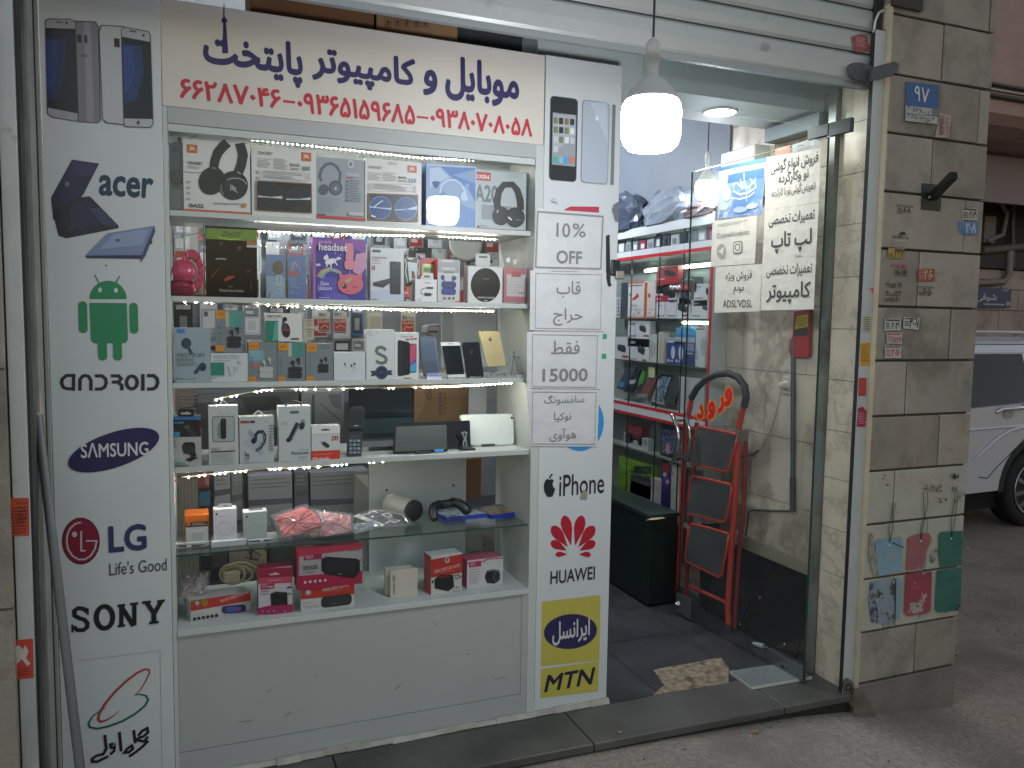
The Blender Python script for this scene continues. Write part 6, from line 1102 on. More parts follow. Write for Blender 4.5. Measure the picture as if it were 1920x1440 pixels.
mb = MB(); ik = Ink(mb, pl, cC2); ik.r(785, 330, 880, 350, '5a2e30')
for i in range(3):
    for j in range(3): ik.r(800+j*36, 284+i*14, 822+j*36, 292+i*14, 'b0633f' if i == 0 else 'b5b8b8')
part('keypad', mb, g)
# clutter behind shelves four to six
backthing('paper_stack', 'tall leaning stack of pinkish white papers behind the phone holder box', 'paper stack', (328, 727, 362, 800), .45, .12, 'a89c9a', [('l', 328, 727, 364, 800, 14, '857a7a', .25), ('l', 340, 738, 368, 800, 9, 'b8aeac', .3)])
g = backthing('cardboard_box', 'plain brown carton with stamped bars behind the white tablet', 'cardboard box', (736, 700, 879, 800), .47, .25, '7d6248', [('l', 822, 736, 830, 780, 6, '5a4836', .6), ('l', 832, 736, 836, 780, 5, '5a4836', .6), ('s', '2a2520', 1.2, [(806, 722), (800, 745), (804, 750), (808, 745), (807, 722)]), ('p', '8d7055', [(764, 735), (790, 728), (800, 750), (780, 790), (764, 790)])], z0=None)
backthing('cardboard_box', 'lower brown carton standing right of the pale back board', 'cardboard box', (873, 860, 902, 934), .5, .2, '7d5a3e')
backthing('equipment_case', 'dark grey device case behind the fourth shelf left of the brown carton', 'device case', (365, 736, 560, 800), .62, .2, '4d5355', [('p', '6a706e', [(370, 740), (440, 736), (440, 752), (370, 756)]), ('p', '2f3638', [(450, 745), (520, 742), (540, 770), (470, 780)]), ('p', '7b8180', [(480, 770), (560, 768), (560, 800), (480, 800)])])
backthing('equipment_case', 'pale grey device with dark slots behind the fourth shelf', 'device case', (565, 735, 645, 800), .66, .2, '7e8485', [('r', 585, 740, 590, 800, '4a5052'), ('p', '5d6366', [(615, 740), (640, 738), (640, 770), (622, 760)]), ('s', '3c4143', 1.5, [(600, 756), (640, 790)])])
backthing('curtain_panel', 'ribbed beige panel behind the left end of the glass shelf', 'panel', (326, 885, 372, 1110), .43, .01, '8f8b84', [('r', x, 885, x+2, 1110, '7d7972') for x in range(332, 372, 7)])
backthing('blue_folder', 'blue folder standing behind the orange speaker box', 'folder', (373, 922, 394, 948), .45, .01, '3f6a86')
backthing('red_pack', 'red and pink pack above the blue folder behind the glass shelf', 'accessory pack', (371, 886, 392, 914), .45, .02, '8d4a4c', [('p', 'b57a78', [(382, 886), (392, 886), (392, 912), (384, 905)])])
for i, (L, T, R, B, c_, lb) in enumerate(((402, 884, 432, 955, 'a8adb5', 'pale grey upright carton, first from the left behind the bagged cases'), (434, 884, 455, 975, '82868c', 'slate upright carton behind the bagged cases'), (466, 890, 548, 985, '9da0ab', 'wide grey carton behind the bagged cases'), (552, 884, 578, 960, '6b7380', 'dark blue grey upright carton behind the bagged cases'), (582, 884, 690, 990, '92989c', 'broad grey sheet of clear wrap behind the bagged cases'), (405, 925, 452, 985, '5a5d68', 'dark low box behind the white charger boxes'))):
    backthing('storage_carton', lb, 'carton', (L, T, R, B), .52+.015*i, .1, c_, [('l', L+3, T+8, R-3, T+30, 3, '9aa0a8' if i % 2 else '6a6e78', .2), ('p', '5f6470', [(L, (T+B)/2), (R, (T+B)/2-4), (R, (T+B)/2+6), (L, (T+B)/2+12)])], group='cartons stored behind the glass shelf')
backthing('device_box', 'dark box of adapters and cables behind the bottom counter', 'box', (377, 1025, 430, 1090), .48, .1, '3a3c42', [('p', '85807a', [(378, 1030), (394, 1030), (394, 1042), (378, 1042)]), ('p', '55575c', [(398, 1030), (425, 1028), (425, 1060), (398, 1064)])])
backthing('device_box', 'cream carton behind the cable coil', 'box', (425, 1022, 500, 1075), .55, .1, 'a39b8b', [('r', 468, 1024, 473, 1050, '4c4844'), ('e', 450, 1028, 2, 3, '6b665e')])
backthing('device_box', 'broad slate box behind the big crimson speaker box', 'box', (505, 1008, 690, 1100), .6, .1, '55575f')
backthing('computer_case', 'beige computer case with vents seen behind the rightmost speaker box', 'computer case', (873, 985, 940, 1052), .5, .3, 'a29f94', [('l', 880, 1034, 903, 1050, 4, '4a4944', .4), ('p', '8b887e', [(902, 1000), (925, 1014), (928, 1050), (905, 1050)]), ('e', 908, 1022, 2, 2, '3a3936'), ('e', 932, 1024, 2, 2, '3a3936')])
backthing('grey_panel', 'grey support panel left of the pale back board', 'panel', (664, 885, 691, 1100), .40, .012, '7c7f80', [('p', 'a5a5a4', [(665, 890), (690, 890), (690, 915)])])
pl = fac(.80); c_ = Vector(pl.hit(660+1165/S_, 400+320/S_)); g = root('wall_clock', c_, 'round blue grey dial with a pale rim hanging behind the wireless charger', 'dial'); T = Matrix.Translation(c_) @ Matrix.Rotation(rad(90), 4, 'X')
mb = MB(); mb.lathe([(.072, -.01), (.078, .004), (.074, .012), (.064, .012)], M('b3b5ad', .4), 36, T); part('rim', mb, g)
mb = MB(); mb.lathe([(.0, .008), (.064, .008), (.066, .0)], M('5f7484', .25, noise=.35, scale=40), 36, T); part('dial_face', mb, g)
mb = MB(); mb.box(-.4, .95, 1.3, 1.7, .0, 1.15, M('7d8384', .5, noise=.15)); obj('shop_counter', mb, 'grey shop counter standing deeper inside behind the window', 'counter', bev=.005)
# ================================================================ DOORWAY
HX, HY, FX, FY = 2.345, -.144, 2.295, .711
dU = Vector((HX-FX, HY-FY, 0)).normalized(); dN = Vector((-abs(dU.y), -dU.x, 0)); dN = Vector((dU.y, -dU.x, 0))
if dN.x > 0: dN = -dN
DP = Pl((FX, FY, 0), dU, dN); DW = Vector((HX-FX, HY-FY, 0)).length
DG = glass('door_glass', (.972, .985, .978), .04, .02)
dr = root('glass_door', (HX, HY, 0), 'frameless glass door standing open, with papers stuck on it', 'door')
mb = MB(); mb.pbox(DP, 0, DW, .012, 2.235, .01, DG); part('pane', mb, dr)
mb = MB(); EG = M('2f3f38', .15)
mb.pbox(DP, -.0012, 0, .012, 2.235, .01, EG); mb.pbox(DP, DW, DW+.0012, .012, 2.235, .01, EG); mb.pbox(DP, 0, DW, 2.235, 2.2365, .01, M('8fa09a', .2)); part('polished_edge', mb, dr)
ST_ = M('8d9190', .28, .85)
for nm, u0, u1 in (('hinge_plate', DW-.2, DW+.004), ('lock_plate', -.004, .115)):
    mb = MB()
    for w in (.0075, -.0105): mb.pbox(DP, u0, u1, .01, .075 if nm == 'hinge_plate' else .11, .0068, ST_, w=w)
    if nm == 'hinge_plate': Ink(mb, DP, (1240, 960, 4.8), w0=.0078).r(1085, 1375, 1120, 1400, '2b2d2c').e(1148, 1408, 6, 9, '3b3d3c')
    part(nm, mb, dr, bev=.001)
mb = MB(); c_ = DP.hit(1240+163/4.8, 960+825/4.8); T = Matrix.Translation(c_) @ dN.to_track_quat('Z', 'Y').to_matrix().to_4x4(); mb.lathe([(.017, .006), (.017, .014), (.011, .02), (.010, .026), (0, .028)], M('b5b4ac', .15, .95), 24, T); part('lock_cylinder', mb, dr)
mb = MB()
for w in (.0075, -.0105): mb.pbox(DP, DW-.10, DW+.006, 2.243, 2.288, .007, M('3d4346', .5, .3), w=w)
part('top_patch', mb, dr, bev=.001)
mb = MB(); mb.pbox(DP, DW+.008, DW+.115, 2.235, 2.288, .02, M('3d4244', .5, .4), w=.006); obj('pivot_bracket', mb, 'dark steel bracket joining the glass door top to the tiled reveal', 'bracket', bev=.002)
# paired curved pull handles
for w, px in ((.05, [(95, 462), (120, 520), (148, 600), (156, 690), (150, 770), (125, 850), (85, 918)]), (-.06, [(205, 458), (228, 520), (252, 600), (260, 690), (255, 770), (236, 840), (205, 905)])):
    pw = Pl(DP.P(0, 0, w), DP.U, DP.N); mb = MB(); P = [pw.hit(1240+x/4.8, 680+y/4.8) for x, y in px]; CH = M('aeb2b2', .14, .95)
    mb.tube(P, .0105, CH, 12)
    for t in (1, 5): mb.tube([P[t], P[t]-DP.N*(w-(.0 if w > 0 else -.01))], .006, CH, 8)
    part('handle', mb, dr)
mb = MB(); p = DP.hit(1240+165/4.8, 680+836/4.8); mb.lathe([(0, -.014), (.010, -.010), (.014, 0), (.010, .010), (0, .014)], M('b7b4a2', .15, .9), 20, Matrix.Translation(p+dN*.02)); mb.tube([p+dN*.02, p-dN*.03], .004, M('aeb2b2', .14, .95), 8); part('door_knob', mb, dr)
# entrance word on the door: red letters with yellow rim
for ch, b in (('و', (562, 210, 648, 412)), ('ر', (503, 290, 572, 474)), ('و', (410, 332, 496, 532)), ('د', (316, 362, 390, 520))):
    mb = MB(); ik = Ink(mb, DP, (1240, 680, 4.8), w0=.0006, rough=.5)
    ik.t(ch, *b, 'd08a1c', .11); x0, y0, x1, y1 = b; dx, dy = (x1-x0)*.09, (y1-y0)*.06; ik.t(ch, x0+dx, y0+dy, x1-dx, y1-dy, 'b3191c', .06)
    part('entrance_letter', mb, dr)
# papers on the door
C3, C6 = (1280, 0, 3), (1280, 480, 3)
PD = Pl(DP.P(0, 0, .0012), DP.U, DP.N)
IK = '3a3c3b'; PW = 'c3c0b6'
def dp(label, corners, ops, crop, col=PW, curl=.0011): return paper(label, corners, ops, crop, PD, None, IK, None, col, curl)
sl = -.36
def tt(txt, x0, y0, x1, y1, b=.012): return ('t', txt, x0, y0, x1, y1, IK, b)
dp('top right door paper about selling new and used phones, in Persian', [(470, 886), (778, 832), (765, 1138), (462, 1180)], [tt('فروش انواع گوشی', 498, 872, 762, 970), tt('نو وکارکرده', 542, 960, 708, 1030), tt('(تعویض گوشی نو با کارکرده)', 503, 1035, 748, 1098, .004)], C3)
dp('middle right door paper about laptop repairs, in Persian', [(462, 1182), (766, 1140), (752, 1440), (450, 1470)], [tt('تعمیرات تخصصی', 487, 1190, 742, 1265), tt('لپ تاپ', 500, 1295, 726, 1420, .02)], C3)
dp('lowest right door paper about computer repairs, in Persian', [(450, 8), (752, -12), (738, 300), (438, 306)], [tt('تعمیرات تخصصی', 473, 42, 728, 118), tt('کامپیوتر', 473, 146, 720, 270, .02)], C6)
dp('lower left door paper reading ADSL VDSL below Persian words', [(186, 62), (446, 44), (434, 310), (178, 320)], [tt('فروش ویژه', 243, 85, 390, 142, .008), tt('مودم', 288, 168, 346, 218, .008), tt("ADSL'VDSL", 228, 246, 394, 290, .01)], C6)
C9 = (1140, 240, 4.5)
dp('door paper with two round app icons and an account name', [(885, 785), (1258, 738), (1240, 1142), (868, 1172)], [('l', 925, 795, 1180, 832, 2, '8b887e', .2), ('t', 'ID:paytakhtmobcom', 922, 872, 1192, 928, '77746c', .004), ('e', 960, 1040, 40, 62, '8f8c84'), ('p', PW, [(930, 1045), (985, 1000), (968, 1075), (955, 1050)]),
    ('o', 1058, 955, 1136, 1060, 18, '6f6c66'), ('o', 1066, 965, 1128, 1050, 14, PW), ('e', 1097, 1008, 24, 32, '6f6c66'), ('e', 1097, 1008, 15, 22, PW), ('e', 1117, 976, 5, 6, '6f6c66')], C9)
sky_b = M('5d7fb4', .3, noise=.35, scale=14, dirt='a9b7cc', dscale=11, dlo=.45, dhi=.6)
dp('blue poster with white brush calligraphy in a clear sleeve on the door', [(936, 350), (1334, 262), (1300, 728), (925, 772)], [('p', '3f6ab8', [(936, 335), (1334, 250), (1330, 285), (936, 362)]), ('p', sky_b, [(1000, 395), (1320, 330), (1300, 726), (935, 768)]), ('p', '3a62a8', [(1010, 400), (1318, 335), (1312, 420), (1005, 470)])] +
   [('s', 'b9c3d2', w_, pts) for w_, pts in ((8, [(1095, 470), (1130, 500), (1180, 505), (1240, 450), (1250, 420)]), (9, [(1060, 530), (1110, 560), (1190, 545), (1250, 500), (1245, 450)]), (7, [(1120, 430), (1128, 480), (1140, 520)]), (7, [(1150, 380), (1155, 440), (1165, 500)]), (8, [(1050, 590), (1120, 600), (1200, 575), (1240, 540)]), (6, [(1175, 470), (1170, 560), (1175, 620)]), (6, [(1060, 480), (1085, 460), (1110, 465)]), (6, [(1200, 430), (1222, 440), (1215, 465)]))] +
   [('p', 'b4bfcc', [(985, 370), (1005, 360), (1020, 420), (1000, 520), (985, 500), (975, 430)]), ('e', 1010, 560, 34, 60, 'b7c0c9', 10), ('e', 980, 660, 40, 40, 'aab6c4', 0), ('e', 1120, 690, 60, 26, '8fa0ba', -5), ('e', 1220, 660, 50, 22, 'aab6c4', -8)], C9, col='a6aeb4')
C10 = (1130, 100, 1920/430)
mb = MB(); ik = Ink(mb, PD, C10, w0=.0006); ik.p('b06a58', [(1448, 800), (1568, 768), (1566, 845), (1446, 872)]).l(1470, 790, 1555, 815, 2, 'c9b4ac', .2); obj('door_card', mb, 'small salmon card on top of the highest door paper', 'card')
mb = MB(); ik = Ink(mb, PD, C10, w0=.0009); ik.p('8d9494', [(1590, 770), (1700, 730), (1775, 715), (1815, 735), (1812, 790), (1590, 835)]).e(1757, 753, 13, 15, 'c5c8c6').e(1757, 753, 6, 8, '555b5b').s('4c5151', 6, [(1635, 780), (1660, 770), (1690, 775)]).l(1630, 790, 1740, 815, 2, '5f6565', .3); obj('door_card', mb, 'small grey card with a hole at the hinge corner of the glass door', 'card')
# transom and frame
mb = MB(); mb.box(1.4975, 2.462, -.150, -.142, 2.27, 2.9, glass('transom_glass', (.93, .96, .95), .04, .05)); obj('transom_glass', mb, 'fixed glass pane above the open door', 'glass pane')
mb = MB(); JM = M('7d8580', .35, .3, noise=.1, scale=6, dirt='5b5c55', dscale=4)
mb.box(2.440, 2.4638, -.084, -.04, 0, 2.75, JM); mb.box(2.462, 2.5575, -.058, -.02, 0, 2.75, M('958f80', .6, noise=.15)); obj('door_frame', mb, 'grimy grey metal door jamb against the tiled reveal', 'door frame', bev=.002)
# latch on the column edge
g = root('door_latch', (1.498, -.01, 1.8), 'black latch with chrome keeper on the right edge of the sign column', 'latch'); mb = MB(); pl = fac(-.006); e = Ink(None, pl, (1140, 240, 4.5)).ext(28, 1110, 106, 1250)
mb.pbox(pl, e[0], e[2], e[1], e[3], .05, M('1d2226', .35)); part('latch_case', mb, g, bev=.006)
mb = MB(); e = Ink(None, pl, (1140, 240, 4.5)).ext(62, 1205, 132, 1275); mb.pbox(pl, e[0], e[2], e[1], e[3], .03, M('a7acad', .2, .9), w=.006); part('keeper', mb, g, bev=.003)
mb = MB(); ik = Ink(mb, F0, (1080, 380, 1), w0=.004); mb.prism(fac(-.004), [ik.q(*p) for p in ((56, 62), (62, 60), (64, 150), (66, 156), (60, 157), (56, 140))], .003, M('20242a', .5)); obj('black_tape', mb, 'black strip of tape on the column edge beside the upper papers', 'tape')
# ---- red step ladder folded behind the glass
L_ = Pl((2.40, 0, 0), (0, -1, 0), (-1, 0, 0)); C11, C12 = (1240, 680, 4.8), (1240, 960, 4.8)
g = root('step_ladder', L_.hit(1320, 1150) , 'red folding step ladder with three black treads and hoop handle behind the glass door', 'ladder'); g.location = (2.43, .65, 0)
RM = M('b83a2e', .35, noise=.08, scale=12); RM2 = M('7f201e', .4)
def lp3(c, pts, x=0.): return [L_.hit(c[0]+a/c[2], c[1]+b/c[2])+Vector((x, 0, 0)) for a, b in pts]
lf = lp3(C11, [(262, 380), (222, 540), (212, 700), (205, 900), (190, 1150), (180, 1400)])+lp3(C12, [(165, 350), (150, 560), (118, 720), (98, 815)]); lf[-1].z = .012
rf = lp3(C11, [(730, 440), (700, 560), (690, 800), (672, 1100), (655, 1400)])+lp3(C12, [(640, 200), (615, 600), (598, 850), (606, 1060)]); rf[-1].z = max(.012, rf[-1].z)
mb = MB(); mb.tube(lf, .0145, RM, 12); part('front_rail', mb, g)
mb = MB(); mb.tube(rf, .0145, RM, 12); part('front_rail', mb, g)
hoop = [lf[0]]+lp3(C11, [(270, 320), (320, 230), (400, 150), (500, 105), (600, 95), (690, 130), (750, 210), (765, 310), (745, 400)])+[rf[0]]
mb = MB(); mb.tube(hoop, .0135, RM, 12); part('hoop_handle', mb, g)
mb = MB(); mb.tube(hoop[1:-1]+[], .0175, M('25292c', .6, bump=.3, bscale=300), 14); part('rubber_grip', mb, g)
L5 = Pl((2.438, 0, 0), (0, -1, 0), (-1, 0, 0)); l5 = lambda c, pts: [L5.hit(c[0]+a/c[2], c[1]+b/c[2]) for a, b in pts]
rl = l5(C11, [(318, 540), (300, 900), (270, 1300)])+l5(C12, [(235, 400), (225, 690)])
rr_ = l5(C11, [(765, 600), (755, 900), (738, 1400)])+l5(C12, [(705, 300), (662, 900)]); rr_[-1].z = .012; rl[-1].z = .012
for w_ in (rl, rr_):
    mb = MB(); mb.tube(w_, .0115, RM2, 10); part('rear_leg', mb, g)
for P in (lf[-1], rf[-1]):
    mb = MB(); mb.lathe([(.016, -.012), (.016, .02), (.0135, .026)], M('3c2a28', .7), 14, Matrix.Translation(P)); part('foot_cap', mb, g)
mb = MB(); mb.tube([lf[-3], lf[-3]] if False else lp3(C12, [(250, 665), (420, 740), (580, 815)], .0), .009, RM, 10); part('stretcher', mb, g)
TRD = [(C11, [(318, 572), (690, 645), (600, 985), (236, 905)]), (C11, [(270, 1020), (640, 1100), (575, 1440+0), (215, 1355)]), (C12, [(250, 100), (612, 195), (530, 595), (205, 440)])]
RUB = M('4a4f50', .75, bump=.6, bscale=220, noise=.12, scale=60)
for c, pts in TRD:
    pw = Pl((2.378, 0, 0), (0, -1, 0), (-1, 0, 0)); uv = [pw.uv(c[0]+a/c[2], c[1]+b/c[2]) for a, b in pts]
    mb = MB(); cu = sum(u for u, v in uv)/4; cv = sum(v for u, v in uv)/4; inn = [(cu+(u-cu)*.93, cv+(v-cv)*.93) for u, v in uv]
    mb.prism(pw, inn, .014, RUB)
    for i in range(15):
        t = (i+.5)/15; a = Vector(inn[0]).lerp(Vector(inn[3]), t); b = Vector(inn[1]).lerp(Vector(inn[2]), t); v = (b-a); a = a+v*.05; b = b-v*.05; n_ = Vector((0, .0028))
        mb.prism(pw, [tuple(a-n_), tuple(b-n_), tuple(b+n_), tuple(a+n_)], .003, RUB, w=.003)
    t_ = part('tread', mb, g)
    rim = [pw.P(u, v, -.004) for u, v in uv]; sm = []
    for i in range(4):
        for k in (.06, .5, .94): sm.append(rim[i].lerp(rim[(i+1) % 4], k))
    mb = MB(); mb.tube(sm, .0075, RM, 8, closed=True); part('tread_frame', mb, g)
for a, b in ((C11, (765, 640)), ):
    mb = MB(); p = L5.hit(a[0]+b[0]/a[2], a[1]+b[1]/a[2])+Vector((-.03, 0, 0)); mb.box(p.x-.03, p.x+.035, p.y-.014, p.y+.014, p.z-.035, p.z+.02, M('8d8a84', .35, .6)); part('hinge_plate', mb, g, bev=.003)
# ---- things on and by the marble wall
M_ = sidepl(2.556)
bp = [atz(x, y, 0) for x, y in ((1373, 1177), (1486, 1237))]
g = root('glass_sheet', (2.5, .27, 0), 'dark glass sheet leaning against the marble wall behind the door', 'glass sheet')
mb = MB(); x0, x1 = 2.455, 2.548; ya, yb, zt = .70, .03, .372
mb.hexa([(x0, ya, .002), (x0, yb, .002), (x0+.008, yb, .002), (x0+.008, ya, .002)], [(x1-.008, ya, zt), (x1-.008, yb, zt), (x1, yb, zt), (x1, ya, zt)], M('14191b', .12, noise=.2)); part('sheet', mb, g, bev=.001)
mb = MB(); mb.hexa([(x1-.0086, ya, zt-.03), (x1-.0086, yb, zt-.03), (x1-.007, yb, zt-.03), (x1-.007, ya, zt-.03)], [(x1-.0086, ya, zt-.022), (x1-.0086, yb, zt-.022), (x1-.007, yb, zt-.022), (x1-.007, ya, zt-.022)], M('3e4446', .3)); 
for yy, zz_ in ((.11, .05), (.33, .19), (.42, .03)): mb.lathe([(.008, 0), (.007, .003), (0, .004)], M('8f9695', .2, .8), 12, Matrix.Translation((x0+.09*zz_/.372-.001, yy, zz_)) @ Matrix.Rotation(rad(-90), 4, 'Y'))
part('fixings', mb, g)
mb = MB(); mb.box(2.535, 2.5575, .02, .71, .375, .44, M('8d8878', .5, noise=.15)); obj('wall_ledge', mb, 'narrow stone ledge on the marble wall above the dark glass sheet', 'ledge', bev=.003)
g = root('wall_socket', M_.hit(1476, 728), 'white wall socket with a plugged in cord on the marble wall', 'socket'); mb = MB(); e = Ink(None, M_, C11).ext(1095, 125, 1190, 285); mb.pbox(M_, e[0], e[2], e[1], e[3], .01, M('b3ac9c', .4), w=.008); part('face_plate', mb, g, bev=.003)
mb = MB(); p = M_.hit(1240+1135/4.8, 680+205/4.8); mb.lathe([(.022, .0085), (.022, .012), (.017, .0125), (.016, .035), (.012, .045), (0, .046)], M('bdb5a5', .45), 18, Matrix.Translation(p) @ Vector((-1, 0, 0)).to_track_quat('Z', 'Y').to_matrix().to_4x4()); part('plug', mb, g)
mb = MB(); W = lambda pts, x=-.012: [M_.hit(1240+a/4.8, 680+b/4.8)+Vector((x, 0, 0)) for a, b in pts]
mb.tube(W([(1110, 240), (1095, 300), (1060, 460), (1000, 650), (930, 760), (910, 785)], -.02), .0035, M('a89f8e', .5), 6); part('pale_cord', mb, g)
mb = MB(); mb.tube(W([(910, 785), (860, 825), (780, 850), (700, 840)], -.02), .0055, M('3a3a38', .5), 6); part('dark_cord', mb, g)
mb = MB(); mb.tube(W([(1210, 1335), (1000, 1332), (830, 1325), (800, 1345), (790, 1440), (765, 1600), (745, 1690)], -.01), .005, M('3a3b38', .5), 6); obj('wall_cable', mb, 'dark cable bent along the marble wall from the pole foot to the ledge', 'cable')
g = root('crank_pole', M_.hit(1497, 960), 'dark pole with red and yellow plastic head standing against the marble wall', 'pole')
mb = MB(); mb.tube(W([(1212, -220), (1210, 300), (1208, 1030)], -.016), .011, M('4e5350', .4, .2), 10); mb.tube(W([(1208, 1030), (1207, 1335)], -.016), .0135, M('3e423e', .5), 10); part('pole', mb, g)
mb = MB(); pp = Pl((2.535, 0, 0), (0, -1, 0), (-1, 0, 0)); q = Ink(None, pp, C6)
mb.prism(pp, [q.q(*p) for p in ((626, 312), (712, 300), (708, 560), (690, 572), (612, 566), (596, 540), (602, 470), (618, 455))], .02, M('93262a', .4)); part('red_head', mb, g, bev=.004)
mb = MB(); Ink(mb, pp, C6, w0=.0008).p('b39a2e', [(640, 340), (706, 325), (705, 400), (632, 412)]).p('26261f', [(632, 412), (705, 398), (704, 448), (622, 452)]).l(640, 350, 700, 400, 4, '6a5a1e', .25); part('label', mb, g)
g = root('power_plug', atz(1425, 1205, 0), 'loose whitish power plug lying on the floor by the dark glass sheet', 'plug'); g.location.z = 0
mb = MB(); a, b = atz(1412, 1206, .012), atz(1432, 1212, .012); mb.tube([a, a.lerp(b, .6), b], [.007, .012, .013], M('a9b0ab', .4), 10); part('plug_body', mb, g); d = (b-a).normalized()
mb = MB(); s = d.cross(Vector((0, 0, 1)))*.006
for k in (-1, 1): mb.tube([b+s*k, b+s*k+d*.018], .0022, M('9da09c', .3, .8), 6)
part('pin', mb, g)
# ---- red and white showcase along the right wall
X0 = 2.46; SC = sidepl(X0); Y0, Y1 = .735, 3.2
sc = root('wall_showcase', (X0+.05, 1.6, 0), 'red and white glass fronted showcase along the right wall', 'showcase'); RD_ = M('a8252c', .35); WW = M('b5bcc0', .4)
mb = MB(); mb.box(X0, 2.556, Y0, Y0+.022, .45, 2.06, WW); mb.box(X0, 2.556, Y0, Y0+.022, 0, .449, M('22292a', .5)); mb.box(X0-.004, X0, Y0, Y0+.02, .95, 1.885, RD_); part('end_panel', mb, sc)
mb = MB(); mb.box(2.55, 2.5558, Y0+.023, Y1, .3, 2.02, M('79847f', .5, noise=.15, scale=8)); part('back_panel', mb, sc)
mb = MB(); mb.box(X0, 2.549, Y0+.023, Y1, 2.0, 2.05, WW); mb.box(X0, X0+.02, Y0+.023, Y1, 1.885, 1.918, WW); mb.box(X0-.002, X0+.019, Y0+.023, Y1, 1.866, 1.8845, RD_); part('top_board', mb, sc)
mb = MB(); mb.box(X0-.002, X0+.02, Y0+.023, Y1, .985, 1.0, RD_); mb.box(X0-.001, X0+.02, Y0+.023, Y1, .946, .9845, M('b9bebf', .4)); mb.box(X0-.002, X0+.02, Y0+.023, Y1, .93, .9455, RD_); mb.box(X0+.0205, 2.549, Y0+.023, Y1, .985, .999, WW); part('red_band', mb, sc)
SG = glass('shelf_glass', (.86, .93, .9), .05, .03)
for z in (1.517, 1.261): 
    mb = MB(); mb.box(X0+.012, 2.549, Y0+.023, Y1, z-.006, z, SG); mb.box(X0+.0115, X0+.0119, Y0+.023, Y1, z-.006, z, M('46564f', .2)); part('glass_shelf', mb, sc)
for z in (.732, .386):
    mb = MB(); mb.box(X0+.012, 2.549, Y0+.023, Y1, z-.012, z, M('7f867e', .45)); part('shelf', mb, sc)
mb = MB(); mb.box(X0+.001, X0+.006, Y0+.023, Y1, 1.0, 1.865, GLASS()); mb.box(X0+.001, X0+.006, Y0+.023, Y1, .05, .929, GLASS()); part('glass_front', mb, sc)
mb = MB()
for y in (1.0, 1.24, 1.55, 1.9): mb.box(X0-.0002, X0+.0068, y, y+.0025, .05, 2.0, M('2b3634', .2))
part('glass_joint', mb, sc)
g = root('tube_light', (2.54, 1.3, 1.8), 'fluorescent tube glowing inside the top of the showcase', 'tube light'); mb = MB(); mb.tube([(2.525, .86, 1.80), (2.525, 1.5, 1.80)], .007, emit('effff0', 12, 'tube_glow'), 8); part('tube', mb, g); mb = MB(); mb.box(2.534, 2.548, .84, 1.52, 1.79, 1.815, M('a9aeaa', .4)); part('holder', mb, g)
g = root('tube_light', (2.54, 1.2, 1.49), 'fluorescent tube glowing under the upper glass shelf of the showcase', 'tube light'); mb = MB(); mb.tube([(2.53, .80, 1.494), (2.53, 1.1, 1.494)], .006, emit('effff0', 12, 'tube_glow'), 8); part('tube', mb, g); mb = MB(); mb.box(2.538, 2.549, .78, 1.12, 1.486, 1.505, M('a9aeaa', .4)); part('holder', mb, g)
mb = MB(); mb.lathe([(.02, 0), (.016, .02), (.0, .021)], M('b7b9b6', .2, .8), 18, Matrix.Translation(SC.hit(1140+735/6, 520+125/6)) @ Matrix.Rotation(rad(-90), 4, 'Y')); mb.lathe([(.02, 0), (.016, .02), (.0, .021)], M('b7b9b6', .2, .8), 18, Matrix.Translation(SC.hit(1140+795/6, 520+125/6)) @ Matrix.Rotation(rad(-90), 4, 'Y')); part('glass_lock', mb, sc)
S6, S7 = (1140, 520, 6), (1140, 740, 1440/280)
IP = sidepl(X0+.03)
def inbox(lb, ltrb, z, col, ops=(), crop=S6, name='speaker_box', cat='speaker box', d=.04, grp='boxes in the red and white showcase', pl=IP): return product(name, lb, cat, crop, ltrb, z, pl, d, col, ops, grp)
def spk(x, y, w, h, c='22272d'): return [('p', c, [(x-w/2, y-h*.4), (x-w*.3, y-h/2), (x+w*.3, y-h*.35), (x+w/2, y), (x+w*.4, y+h/2), (x, y+h*.4), (x-w*.45, y+h*.2)]), ('s', '474e56', 6, [(x-w*.35, y-h*.25), (x, y-h*.2), (x+w*.3, y-h*.05)])]
dots = lambda x, y, n, c='5a4a50': [('r', x+i*22, y, x+i*22+12, y+18, c) for i in range(n)]
inbox('orange edged white box with a red phone holder picture, upper shelf of the showcase', (225, 50, 405, 455), 1.517, 'bfc0bf', [('r', 225, 48, 405, 70, 'b06a50'), ('r', 240, 85, 385, 100, '6d6f72'), ('p', 'a8332c', [(270, 245), (340, 180), (350, 220), (310, 245), (285, 260)]), ('e', 250, 195, 10, 20, '8d7a2a'), ('l', 265, 310, 330, 330, 2, '8b8d90'), ('r', 225, 362, 405, 366, '85888a'), ('e', 290, 412, 12, 12, '9a9c9e'), ('e', 348, 400, 14, 16, '8f9193'), ('r', 225, 440, 405, 458, 'b5765c')])
inbox('orange sided white box beside the phone holder box in the showcase', (408, 55, 530, 455), 1.517, 'c0bcb8', [('r', 408, 55, 440, 455, 'a8583c'), ('e', 465, 205, 14, 28, 'a03a34'), ('r', 440, 360, 530, 364, '85888a'), ('e', 468, 405, 10, 14, '8f9193'), ('r', 440, 438, 530, 458, 'b5765c')])
inbox('plain white box with dotted marks below the crimson speaker box in the showcase', (545, 275, 768, 458), 1.517, 'c0c3c5', [('r', 575, 312, 615, 322, '7b8084'), ('r', 690, 270, 745, 285, '5d6266'), ('s', '8d9296', 4, [(668, 345), (668, 385)])] + dots(553, 425, 4) + dots(676, 422, 4))
